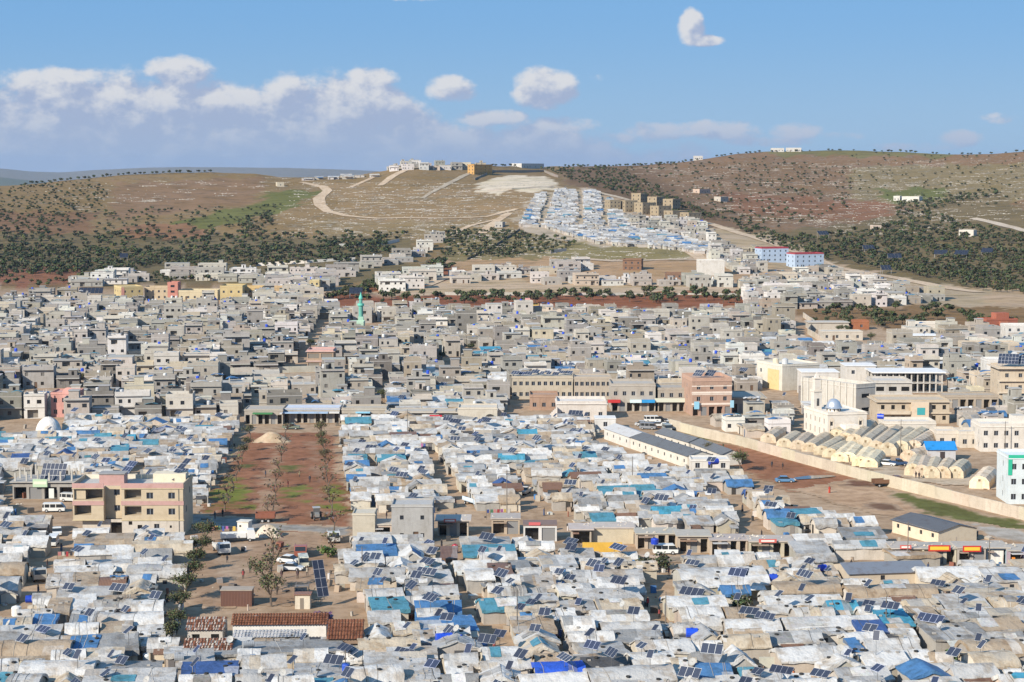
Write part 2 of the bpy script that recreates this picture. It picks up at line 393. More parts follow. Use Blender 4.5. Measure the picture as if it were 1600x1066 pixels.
for u in us:
    cv, cy = column(u); pts = []
    pts.append((u, 1500, Vector((G(u, 1400).x * .2, 40.0, 0.0))))
    for v in plain_v: pts.append((u, v, G(u, v)))
    for k in range(1, 14):
        v = 560 + (cv[0] - 560) * k / 14; pts.append((u, v, G(u, v)))
    for s in hill_s:
        v = float(np.interp(s, SS, cv)); pts.append((u, v, P(u, v)))
    x, Y, z = pts[-1][2]; dx = x / Y
    for dY, zz in ((60, z - 1.5), (150, z - 9), (350, z - 30), (800, z * .3), (1500, -40), (3000, -60), (9000, -70), (25000, -70)):
        pts.append((u, 200, Vector((dx * (Y + dY), Y + dY, zz))))
    nrow = len(pts)
    for (a, b, p) in pts: V.append(tuple(p)); COLS.append(a); ROCK.append(b)
U_ = np.array(COLS, float); V_ = np.array(ROCK, float)
rng = np.random.default_rng(3)
wx = 5 * np.sin(V_ * .31 + U_ * .05) + 4 * np.sin(U_ * .17 + V_ * .9) + rng.normal(0, 3, len(U_)); wy = 2.0 * np.sin(U_ * .11 + 1.3) + 1.3 * np.sin(U_ * .043 + V_ * .4) + rng.normal(0, .7, len(U_))
def np_in(poly, x, y):
    r = np.zeros(len(x), bool); j = len(poly) - 1
    for i in range(len(poly)):
        xi, yi = poly[i]; xj, yj = poly[j]
        if yi != yj: r ^= ((yi > y) != (yj > y)) & (x < (xj - xi) * (y - yi) / (yj - yi) + xi)
        j = i
    return r
col = np.tile(np.array(DIRT), (len(U_), 1)); rock = np.full(len(U_), .05)
far = V_ <= 201; col[far] = (0.16, 0.13, 0.08)
for poly, c_, rk in ZONES:
    m = np_in(poly, U_ + wx, V_ + wy) & ~far; col[m] = c_; rock[m] = rk
nc = len(us); faces = []; fm = []
for i in range(nc - 1):
    for j in range(nrow - 1):
        a = i * nrow + j; faces.append((a, a + nrow, a + nrow + 1, a + 1)); fm.append(0 if j < 84 else 1)
me = bpy.data.meshes.new('ground'); me.from_pydata(V, [], faces)
me.materials.append(MATS['ground']); me.materials.append(MATS['hill']); me.polygons.foreach_set('material_index', fm)
ca = me.color_attributes.new('Col', 'FLOAT_COLOR', 'POINT'); ca.data.foreach_set('color', np.hstack([col, np.ones((len(col), 1))]).astype(np.float32).ravel())
ra = me.attributes.new('rock', 'FLOAT', 'POINT'); ra.data.foreach_set('value', rock.astype(np.float32))
me.polygons.foreach_set('use_smooth', [True] * len(me.polygons)); me.update()
ground = link('ground', me); kind(ground, 'structure')

def sheet(name, poly, z, col, mat='ground', n=1):
    """flat piece of ground laid over the plain"""
    mb = MB(); mb.face([tuple(G(u, v, 0) + Vector((0, 0, z))) for u, v in poly], col, mat)
    return kind(mb.build(name), 'structure')
def ribbon(name, pts, col, mat='ground', lift=0.35, step=14, nw=3):
    """path draped over the land: (u, v, width in metres)"""
    fine = []
    for (a, b) in zip(pts, pts[1:]):
        A_, B_ = P(a[0], a[1]), P(b[0], b[1]); n = max(2, int((B_ - A_).length / step))
        for k in range(n):
            t = k / n; q = A_.lerp(B_, t); fine.append((q.x, q.y, a[2] + (b[2] - a[2]) * t))
    q = P(pts[-1][0], pts[-1][1]); fine.append((q.x, q.y, pts[-1][2]))
    mb = MB(); rows = []
    for i, (x, y, w) in enumerate(fine):
        a = fine[max(0, i - 1)]; b = fine[min(len(fine) - 1, i + 1)]; d = Vector((b[0] - a[0], b[1] - a[1])).normalized(); nrm = Vector((-d.y, d.x))
        w *= 1 + .18 * noise.noise((x / 20, y / 20, 8))
        rows.append([(x + nrm.x * w * k, y + nrm.y * w * k) for k in np.linspace(-.5, .5, nw + 1)])
    for a, b in zip(rows, rows[1:]):
        for k in range(nw):
            mb.face([(q[0], q[1], ZT(*q) + lift) for q in (a[k], a[k + 1], b[k + 1], b[k])], col, mat)
    return kind(mb.build(name), 'structure')
ROADC = (0.54, 0.42, 0.30)
ribbon('dirt_road', [(470, 285, 6), (505, 292, 9), (512, 298, 9), (498, 310, 11), (500, 322, 11), (512, 331, 8), (540, 338, 6), (590, 341, 5), (680, 341, 4), (760, 338, 5), (790, 330, 8), (808, 326, 6)], ROADC)
ribbon('dirt_road', [(548, 293, 5), (575, 281, 6), (588, 274, 6)], ROADC)
ribbon('dirt_road', [(594, 291, 6), (612, 277, 9), (632, 267, 8)], ROADC)
ribbon('dirt_road', [(660, 310, 4), (695, 290, 6), (722, 276, 6), (738, 270, 4)], (0.42, 0.36, 0.28))
ribbon('dirt_road', [(752, 364, 9), (770, 350, 8), (795, 333, 7)], ROADC)
ribbon('dirt_road', [(690, 372, 5), (735, 352, 5), (780, 342, 4)], ROADC)
ribbon('dirt_road', [(665, 447, 9), (700, 432, 9), (740, 424, 9), (800, 428, 8), (1000, 446, 8), (1180, 449, 9)], (0.52, 0.405, 0.29))
ribbon('dirt_road', [(1062, 383, 7), (1080, 396, 9), (1098, 408, 10), (1120, 415, 8)], ROADC)
ribbon('dirt_road', [(1040, 333, 7), (1110, 349, 9), (1180, 372, 9), (1240, 392, 9), (1300, 414, 9), (1400, 436, 10), (1530, 458, 10)], (0.55, 0.43, 0.31))
ribbon('dirt_road', [(1520, 341, 7), (1550, 348, 9), (1600, 360, 9), (1660, 372, 9)], (0.52, 0.44, 0.35))
ribbon('dirt_road', [(910, 296, 8), (960, 307, 9), (1010, 322, 8), (1045, 334, 7)], (0.48, 0.40, 0.31))
ribbon('dirt_road', [(905, 404, 8), (960, 408, 8), (1085, 407, 9), (1160, 415, 7)], (0.46, 0.37, 0.28))

# limestone strewn over the slopes
def stone(mb, p, r, col):
    i = len(mb.v); h = r * random.uniform(.35, .7); a0 = random.random() * 6
    for k in range(5):
        t = a0 + k * 1.2566 + random.uniform(-.2, .2); rr = r * random.uniform(.7, 1.2); mb.v.append((p.x + rr * math.cos(t) * 1.4, p.y + rr * math.sin(t) * .8, p.z - .2))
    mb.v.append((p.x + random.uniform(-.3, .3) * r, p.y, p.z + h))
    for k in range(5): mb.f.append((i + k, i + (k + 1) % 5, i + 5)); mb.c.append(col); mb.m.append('rock')
mb = MB()
ROCKZ = [([(450, 285), (880, 285), (820, 350), (760, 376), (440, 372), (430, 340)], 900), ([(960, 262), (1600, 245), (1600, 345), (1330, 350), (1180, 350), (1020, 300)], 1300),
         ([(690, 358), (900, 372), (1080, 385), (1060, 408), (690, 404)], 260), ([(60, 290), (450, 275), (440, 300), (100, 330)], 200), ([(1250, 340), (1500, 330), (1500, 360), (1300, 372)], 180)]
for poly, n in ROCKZ:
    x0, x1 = min(q[0] for q in poly), max(q[0] for q in poly); y0, y1 = min(q[1] for q in poly), max(q[1] for q in poly); k = 0
    while k < n:
        u, v = random.uniform(x0, x1), random.uniform(y0, y1)
        if not in_poly(u, v, poly): k += 0.2; continue
        if random.random() < .3:      # a short dry terrace wall or outcrop along the slope
            L_ = random.randint(4, 14)
            for q in range(L_):
                stone(mb, P(u + q * 2.2, v + .25 * math.sin(q)), random.uniform(.5, 1.1), jit((.33, .30, .26), .2))
        else:
            stone(mb, P(u, v), random.uniform(.4, 1.2), jit((.32, .29, .25), .25))
        k += 1
kind(mb.build('limestone'), 'stuff', 'pale limestone outcrops and stones strewn over the hillsides', 'rocks')

# the far blue range beyond the left ridge
mb = MB()
def far_range(Y, u0, u1, prof, base, col, seed):
    n = 140; rows = 12; i0 = len(mb.v)
    for j in range(rows + 1):
        for i in range(n + 1):
            t = i / n; u = u0 + (u1 - u0) * t; y = Y - 2600 * (1 - j / rows)
            vtop = np.interp(u, *zip(*prof)); ztop = H - Y * math.tan(PITCH + math.atan((vtop - 533) / F))
            s = j / rows; nz = noise.fractal((t * 22, s * 3.0, seed), 1.0, 2.1, 5)
            mb.v.append(((u - 800) / F * y, y, base + (ztop - base) * (s ** 1.3) + nz * 34 * s * (1.15 - s)))
    for j in range(rows):
        for i in range(n):
            k = i0 + j * (n + 1) + i; mb.f.append((k, k + 1, k + n + 2, k + n + 1)); mb.c.append(col); mb.m.append('hill')
far_range(16500, -1400, 900, [(-1400, 268), (0, 263), (50, 268), (100, 270), (150, 266), (190, 264), (240, 262), (300, 261), (400, 262), (450, 262), (520, 265), (580, 267), (640, 272), (900, 276)], -70, (.20, .17, .13), 1.0)
far_range(11500, -1400, 420, [(-1400, 276), (0, 277), (40, 281), (90, 286), (200, 284), (420, 290)], -70, (.13, .13, .08), 7.0)
kind(mb.build('far_mountains', smooth=True), 'structure')

# ------------------------------------------------------------------ olive groves
OLIVE = (0.07, 0.078, 0.04)
def crown_mb(n, seed, rx=2.3, rz=1.5, zc=2.5, size=.62, col=OLIVE, lobes=5):
    rnd = random.Random(seed); mb = MB(); L_ = []
    for k in range(lobes):
        a = rnd.random() * 6.28; r = rnd.uniform(.25, .62) * rx; L_.append((r * math.cos(a), r * math.sin(a), zc + rnd.uniform(-.35, .5) * rz, rnd.uniform(.42, .66)))
    for k in range(n):
        cx, cy, cz, s = L_[k % lobes]
        d = Vector((rnd.gauss(0, 1), rnd.gauss(0, 1), rnd.gauss(0, 1))).normalized() * rnd.uniform(.55, 1.05)
        p = Vector((cx + d.x * rx * s, cy + d.y * rx * s, cz + d.z * rz * s))
        a = Vector((rnd.gauss(0, 1), rnd.gauss(0, 1), rnd.gauss(0, .6))).normalized() * size * rnd.uniform(.6, 1.2); b = (d + Vector((0, 0, .5))).cross(a).normalized() * size * rnd.uniform(.5, .9)
        c = tuple(x * rnd.uniform(.75, 1.3) for x in col)
        mb.face([tuple(p - a), tuple(p + b), tuple(p + a), tuple(p - b)], c, 'leaf')
    return mb
def trunk_mb(seed, h=1.9, r=.2):
    rnd = random.Random(seed); mb = MB(); c = (.12, .10, .08)
    top = Vector((rnd.uniform(-.2, .2), rnd.uniform(-.2, .2), h * .55)); mb.tube((0, 0, -.6), top, r, r * .75, 5, c, 'bark', False)
    for k in range(3):
        a = rnd.random() * 6.28; mb.tube(top, top + Vector((math.cos(a) * .8, math.sin(a) * .8, h * .75)), r * .6, r * .25, 4, c, 'bark', False)
    return mb
OL_C = [crown_mb(150, 10 + k) for k in range(7)]; OL_T = [trunk_mb(40 + k) for k in range(7)]
OL_CM = [m.mesh('crown') for m in OL_C]; OL_TM = [m.mesh('trunk') for m in OL_T]
OL_S = [crown_mb(44, 80 + k, size=1.0) for k in range(6)]
for k, m in enumerate(OL_S): m.tube((0, 0, -.4), (0, 0, 1.9), .2, .14, 4, (.12, .10, .08), 'bark', False)
GROVES = [  # outline, number, size, phrase
    ([(560, 462), (1190, 459), (1185, 474), (640, 476), (530, 473)], 120, 1.12, 'on the red soil strip behind the grey houses'),
    ([(505, 472), (600, 436), (690, 412), (715, 415), (690, 432), (560, 464)], 120, 1.1, 'on the slope left of the terraced white houses'),
    ([(1245, 486), (1330, 484), (1480, 484), (1590, 502), (1590, 512), (1420, 512), (1330, 520), (1270, 506)], 80, 1.0, 'in the brown field right of the road wall'),
    ([(-20, 385), (250, 392), (600, 382), (625, 392), (560, 412), (420, 415), (240, 418), (180, 428), (-20, 428)], 560, 1.15, 'in the dense grove at the left hill foot'),
    ([(-20, 362), (640, 366), (600, 385), (-20, 388)], 190, 1.1, 'in the dense grove at the left hill foot'),
    ([(200, 430), (340, 424), (560, 420), (540, 430), (330, 440), (220, 448)], 60, 1.0, 'behind the yellow schools'),
    ([(-20, 428), (130, 424), (180, 440), (100, 448), (-20, 450)], 26, 1.1, 'on red soil at the far left'),
    ([(-20, 295), (140, 283), (170, 300), (150, 340), (100, 362), (-20, 362)], 230, .8, 'scattered over the left hill'),
    ([(150, 330), (440, 320), (440, 362), (150, 364)], 90, .85, 'scattered over the left hill'),
    ([(380, 340), (430, 330), (420, 362), (380, 366)], 22, 1.1, 'scattered over the left hill'),
    ([(690, 360), (760, 358), (850, 370), (905, 380), (870, 396), (780, 404), (690, 400)], 170, .95, 'on the middle slope below the hill camp'),
    ([(840, 262), (960, 262), (1010, 285), (1070, 318), (1130, 345), (1090, 345), (1000, 312), (900, 285)], 230, 1.0, 'behind the hill camp'),
    ([(960, 262), (1190, 245), (1330, 262), (1330, 330), (1200, 362), (1100, 340), (1010, 290)], 260, .85, 'scattered over the right hill'),
    ([(1330, 240), (1620, 245), (1620, 320), (1400, 330), (1330, 300)], 110, .75, 'scattered over the right hill'),
    ([(1200, 372), (1290, 368), (1400, 352), (1400, 318), (1560, 296), (1560, 305), (1450, 330), (1500, 350), (1620, 370), (1620, 462), (1540, 455), (1430, 432), (1310, 405)], 980, 1.1, 'in the dense right valley grove'),
    ([(1130, 345), (1180, 352), (1300, 398), (1290, 408), (1190, 378)], 60, 1.0, 'in the dense right valley grove'),
]
TREES = []
GROVES = [(p_, int(n_ * (1.0 if k_ < 3 else 1.25 if n_ > 900 else 1.6)), s_ * (.95 if k_ < 3 else .80), h_) for k_, (p_, n_, s_, h_) in enumerate(GROVES)]
for poly, n, size, ph in GROVES:
    x0, x1 = min(q[0] for q in poly), max(q[0] for q in poly); y0, y1 = min(q[1] for q in poly), max(q[1] for q in poly); got = []; tries = 0
    while len(got) < n and tries < n * 25:
        tries += 1; u, v = random.uniform(x0, x1), random.uniform(y0, y1)
        if not in_poly(u, v, poly): continue
        if any(abs(u - a) < 4.2 and abs(v - b) < 1.3 for a, b in got[-260:]): continue
        got.append((u, v))
    for u, v in got: TREES.append((P(u, v), size * random.uniform(.55, 1.35), ph))
for u in range(1100, 1600, 7):       # silhouettes along the right skyline
    if random.random() < .6: TREES.append((P(u + random.uniform(-3, 3), np.interp(u, *zip(*RIDGE)) + .8), random.uniform(.55, .95), 'along the right skyline'))
for u in list(range(885, 1090, 6)) + list(range(40, 330, 9)) + list(range(770, 850, 7)):
    TREES.append((P(u + random.uniform(-3, 3), np.interp(u, *zip(*RIDGE)) + .8), random.uniform(.6, 1.0), 'along the middle skyline' if u > 600 else 'along the left skyline'))
TREES.sort(key=lambda t: t[0].y)
for k, (p, s, ph) in enumerate(TREES[:290]):
    i = k % 7; o = thing('olive_tree', p, random.random() * 6.28); o.scale = (s, s, s)
    link('crown', OL_CM[i], o); link('trunk', OL_TM[i], o)
    tag(o, 'grey-green olive tree ' + ph, 'tree', 'olive trees ' + ph)
tv, tf, tcol, tmat = [], [], [], []
base = [(np.array(m.v), np.array([f for f in m.f]), m.c, [0 if x == 'leaf' else 1 for x in m.m]) for m in OL_S]
off = 0
for (p, s, ph) in TREES[290:]:
    v_, f_, c_, m_ = random.choice(base); a = random.random() * 6.28; ca_, sa_ = math.cos(a) * s, math.sin(a) * s
    w = np.empty_like(v_); w[:, 0] = v_[:, 0] * ca_ - v_[:, 1] * sa_ + p.x; w[:, 1] = v_[:, 0] * sa_ + v_[:, 1] * ca_ + p.y; w[:, 2] = v_[:, 2] * s + p.z
    tv.append(w); tf.append(f_ + off); tcol.append(np.repeat(np.array(c_) * random.uniform(.85, 1.2), 4, axis=0)); tmat += m_; off += len(v_)
me = bpy.data.meshes.new('far_olive_grove'); me.from_pydata(np.vstack(tv).tolist(), [], np.vstack(tf).tolist())
me.materials.append(MATS['leaf']); me.materials.append(MATS['bark']); me.polygons.foreach_set('material_index', tmat)
ca = me.color_attributes.new('Col', 'FLOAT_COLOR', 'CORNER'); cc = np.vstack(tcol); ca.data.foreach_set('color', np.hstack([cc, np.ones((len(cc), 1))]).astype(np.float32).ravel()); me.update()
kind(link('far_olive_grove', me), 'stuff', 'far olive trees covering the hillsides', 'trees')
# ------------------------------------------------------------------ street frame of the camp
HEAD = R(-7); QX, QY = math.sin(HEAD), math.cos(HEAD)
def to_pq(x, y): return x * QY - y * QX, x * QX + y * QY
def from_pq(p, q): return p * QY + q * QX, -p * QX + q * QY
OCC = {}
def occ_free(p0, p1, q0, q1):
    for i in range(int(p0 // 20), int(p1 // 20) + 1):
        for j in range(int(q0 // 20), int(q1 // 20) + 1):
            for a in OCC.get((i, j), ()):
                if p0 < a[1] and p1 > a[0] and q0 < a[3] and q1 > a[2]: return False
    return True
def occ_add(p0, p1, q0, q1):
    for i in range(int(p0 // 20), int(p1 // 20) + 1):
        for j in range(int(q0 // 20), int(q1 // 20) + 1): OCC.setdefault((i, j), []).append((p0, p1, q0, q1))
EXCL = []      # outlines on the plain that stay open or belong to something else
def keep_clear(poly): EXCL.append([tuple(G(u, v))[:2] for u, v in poly])
def is_clear(x, y): return not any(in_poly(x, y, e) for e in EXCL)
TC = dict(white=(.54, .533, .515), greywhite=(.42, .413, .398), lightgrey=(.325, .322, .315), grey=(.23, .227, .22), cream=(.44, .375, .285), tan=(.335, .262, .185), blue=(.06, .16, .33),
          deepblue=(.04, .085, .23), brightblue=(.025, .09, .50), teal=(.07, .22, .295), cyan=(.055, .25, .37), rust=(.16, .09, .058), dark=(.065, .062, .06))
CW = dict(white='white', greywhite='off-white', lightgrey='pale grey', grey='grey', cream='cream', tan='tan', blue='blue', deepblue='dark blue', brightblue='bright blue', teal='teal', cyan='bright cyan', rust='rusty', dark='dark grey')
WALLC = [(.46, .41, .34), (.52, .46, .38), (.42, .385, .335), (.56, .51, .44), (.37, .35, .32)]
def roof_fn(kind_, w, d, he, hr, seed, sag=.12):
    ox, oy = seed * 3.7 % 91, seed * 1.3 % 77
    def prof(s, t):
        if kind_ == 'gable': h = hr * (1 - abs(2 * t - 1))
        elif kind_ == 'barrel': h = hr * max(0, math.sin(math.pi * min(max(t, 0), 1))) ** .7
        elif kind_ == 'gable_y': h = hr * (1 - abs(2 * s - 1))
        elif kind_ == 'shed': h = hr * t
        else: h = .05 + .1 * t
        k = sag * (1 - .5 * (kind_ == 'flat'))
        return he + h + k * (noise.noise((ox + s * w * .45, oy + t * d * .5, 0)) * .8 + noise.noise((ox + s * w * 1.1, oy + t * d * 1.2, 5)) * .45)
    return prof
def shelter_parts(kind_, w, d, colname, wallc, seed, patch=None, he=2.3, hr=None, lo=False):
    rnd = random.Random(seed); hr = hr if hr is not None else {'gable': 1.15, 'barrel': 1.3, 'gable_y': 1.3, 'shed': .9, 'flat': .1}[kind_] * rnd.uniform(.8, 1.15)
    prof = roof_fn(kind_, w, d, he, hr, seed, .10 if lo else .17); col_ = TC[colname]; parts = []
    nx, ny = (6, 4) if lo else (12, 8)
    # sheets of different age sewn and laid over one another
    sheets = []
    for _ in range(rnd.choice((1, 2, 3, 4, 5)) if colname in ('white', 'greywhite', 'lightgrey', 'cream', 'tan', 'grey') else rnd.choice((0, 1))):
        s0, t0 = rnd.uniform(-.2, .8), rnd.uniform(-.3, .7); oc = TC[rnd.choice(['white', 'greywhite', 'lightgrey', 'cream', 'greywhite', 'white', 'tan', 'grey'])]; k = rnd.uniform(.25, .8); kk = rnd.uniform(.9, 1.08)
        sheets.append((s0, s0 + rnd.uniform(.15, .6), t0, t0 + rnd.uniform(.3, .9), tuple((col_[i] * (1 - k) + oc[i] * k) * kk for i in range(3))))
    def cf(s, t):
        c = col_
        for q in sheets:
            if q[0] < s < q[1] and q[2] < t < q[3]: c = q[4]
        return c
    oh = .22
    def fn(s, t):
        ex = .22 * noise.noise((seed * .7 + s * 3, t * 3, 3)); ey = .22 * noise.noise((seed * .7 + s * w * .5, t * 2, 7))
        return (-w / 2 - oh + s * (w + 2 * oh) + ex, -d / 2 - oh + t * (d + 2 * oh) + ey, prof(s, t))
    rm = MB(); mat = 'metal' if colname == 'rust' else 'tarp'; rm.grid(fn, nx, ny, cf, mat)
    drop = [rnd.uniform(.15, .7) for _ in range(4)]
    def skirt(ps, dr):
        for a, b in zip(ps, ps[1:]):
            rm.face([(a[0], a[1], a[2] - dr * (1 + .3 * math.sin(a[0] * 2 + a[1]))), (b[0], b[1], b[2] - dr * (1 + .3 * math.sin(b[0] * 2 + b[1]))), b, a], cf(.5, .5), mat)
    S = [k / nx for k in range(nx + 1)]; T = [k / ny for k in range(ny + 1)]
    skirt([fn(s, 0) for s in S], drop[0]); skirt([fn(1, t) for t in T], drop[1]); skirt([fn(s, 1) for s in reversed(S)], drop[2]); skirt([fn(0, t) for t in reversed(T)], drop[3])
    parts.append(('roof', rm))
    wm = MB(); zb = -.4; a = w / 2 - .02; b = d / 2 - .02
    def wl(p, q, s0, t0, s1, t1, n):
        for k in range(n):
            f0, f1 = k / n, (k + 1) / n
            A_ = (p[0] + (q[0] - p[0]) * f0, p[1] + (q[1] - p[1]) * f0); B_ = (p[0] + (q[0] - p[0]) * f1, p[1] + (q[1] - p[1]) * f1)
            wm.face([(*A_, zb), (*B_, zb), (*B_, prof(s0 + (s1 - s0) * f1, t0 + (t1 - t0) * f1) - .06), (*A_, prof(s0 + (s1 - s0) * f0, t0 + (t1 - t0) * f0) - .06)], wallc, 'wall')
    n1 = 2 if lo else 8
    wl((-a, -b), (a, -b), 0, 0, 1, 0, n1); wl((a, -b), (a, b), 1, 0, 1, 1, n1); wl((a, b), (-a, b), 1, 1, 0, 1, 2); wl((-a, b), (-a, -b), 0, 1, 0, 0, n1)
    parts.append(('wall', wm))
    # door on the front or on the side towards the alley
    dm = MB(); dc = rnd.choice([(.05, .045, .04), (.16, .15, .15), (.10, .14, .20), (.22, .2, .18)])
    if rnd.random() < .55:
        x = rnd.uniform(-w * .35, w * .35); dm.box(x - .45, -d / 2 - .05, -.1, x + .45, -d / 2 + .02, 1.95, dc, 'paint')
    else:
        y = rnd.uniform(-d * .2, d * .2); sx = rnd.choice((-1, 1)); x0, x1 = sorted((sx * (w / 2 + .05), sx * (w / 2 - .02))); dm.box(x0, y - .45, -.1, x1, y + .45, 1.95, dc, 'paint')
    parts.append(('door', dm))
    if not lo and rnd.random() < .5:
        vm = MB(); x = rnd.uniform(-w * .4, w * .4); vm.box(x - .35, -d / 2 - .045, 1.15, x + .35, -d / 2 + .02, 1.75, (.035, .035, .04), 'glass'); parts.append(('window', vm))
    if patch:
        pm = MB(); pc = TC[patch]; s0 = rnd.uniform(0, .55); s1 = s0 + rnd.uniform(.25, .45); t0 = rnd.uniform(0, .3); t1 = t0 + rnd.uniform(.3, .6)
        pm.grid(lambda s, t: (lambda p: (p[0], p[1], p[2] + .06))(fn(s0 + s * (s1 - s0), t0 + t * (t1 - t0))), 6, 5, lambda s, t: jit(pc, .05), 'tarp')
        parts.append(('tarp_patch', pm))
    if not lo and rnd.random() < .5:      # ropes and battens over the sheet
        for k in range(rnd.randint(1, 3)):
            bm2 = MB(); s_ = rnd.uniform(.1, .9); dv = rnd.uniform(-.08, .08); pts = [fn(s_ + dv * q / 8, q / 8) for q in range(9)]; bc = rnd.choice([(.10, .09, .08), (.30, .27, .23), (.45, .43, .40)])
            for a_, b_ in zip(pts, pts[1:]): bm2.tube((a_[0], a_[1], a_[2] + .03), (b_[0], b_[1], b_[2] + .03), .035, .035, 3, bc, 'bark', False)
            parts.append(('rope', bm2))
    if rnd.random() < .42:                # lean-to in front of the wall
        lm = MB(); lw = rnd.uniform(.3, .7) * w; lx = rnd.uniform(-w / 2, w / 2 - lw); ld = rnd.uniform(1.1, 1.9); lc = jit(TC[rnd.choice(['white', 'greywhite', 'lightgrey', 'tan', 'grey', 'cream', 'rust', 'dark', 'blue'])], .1); y0 = -d / 2 - .24
        lm.grid(lambda s_, t_: (lx + lw * s_, y0 - ld * t_, he - .12 - .5 * t_ + .06 * noise.noise((s_ * 5 + seed, t_ * 3, 2))), 5, 3, lambda s_, t_: lc, 'tarp')
        for sx in (lx + .1, lx + lw - .1): lm.tube((sx, y0 - ld + .1, -.2), (sx, y0 - ld + .1, he - .6), .05, .05, 4, (.15, .12, .1), 'bark', False)
        if rnd.random() < .5: lm.face([(lx + .1, y0 - ld + .12, -.2), (lx + lw * .6, y0 - ld + .12, -.2), (lx + lw * .6, y0 - ld + .12, he - .7), (lx + .1, y0 - ld + .12, he - .7)], jit(wallc, .1), 'wall')
        parts.append(('lean_to', lm))
    if rnd.random() < .3:                 # yard wall
        ym = MB(); yl = rnd.uniform(1.5, 2.6); sx = rnd.choice((-1, 1)) * w / 2; hh = rnd.uniform(1.2, 1.9); ym.box(sx - .1, -d / 2 - yl, -.3, sx + .1, -d / 2 - .26, hh, jit(wallc, .1), 'wall'); parts.append(('yard_wall', ym))
    if not lo and rnd.random() < .6:      # blocks and tyres that hold the sheet down
        for k in range(rnd.randint(2, 5)):
            s, t = rnd.uniform(.05, .95), rnd.uniform(.05, .95); p = fn(s, t); km = MB(); r = rnd.uniform(.1, .18)
            if rnd.random() < .5: km.box(p[0] - r * 1.6, p[1] - r, p[2] - .05, p[0] + r * 1.6, p[1] + r, p[2] + .2, (.38, .36, .33), 'wall')
            else: km.lathe([(.12, .0), (.3, .0), (.34, .1), (.3, .2), (.12, .2), (.12, 0)], 8, (.03, .03, .03), 'plain', (p[0], p[1], p[2] - .03))
            parts.append(('roof_weight', km))
    return parts, prof
SHELTERS = []       # dicts: x, y, w, d, rz, kind, col, patch
def put_shelter(x, y, w, d, kind_, colname, patch=None, rz=None, he=2.3, wallc=None, hr=None):
    SHELTERS.append(dict(x=x, y=y, w=w, d=d, kind=kind_, col=colname, patch=patch, rz=(-HEAD if False else -HEAD) + (rz if rz is not None else R(random.gauss(0, 3.2))), he=he, hr=hr,
                         wallc=wallc or jit(random.choice(WALLC), .1), seed=len(SHELTERS) * 17 + 5))
    return SHELTERS[-1]
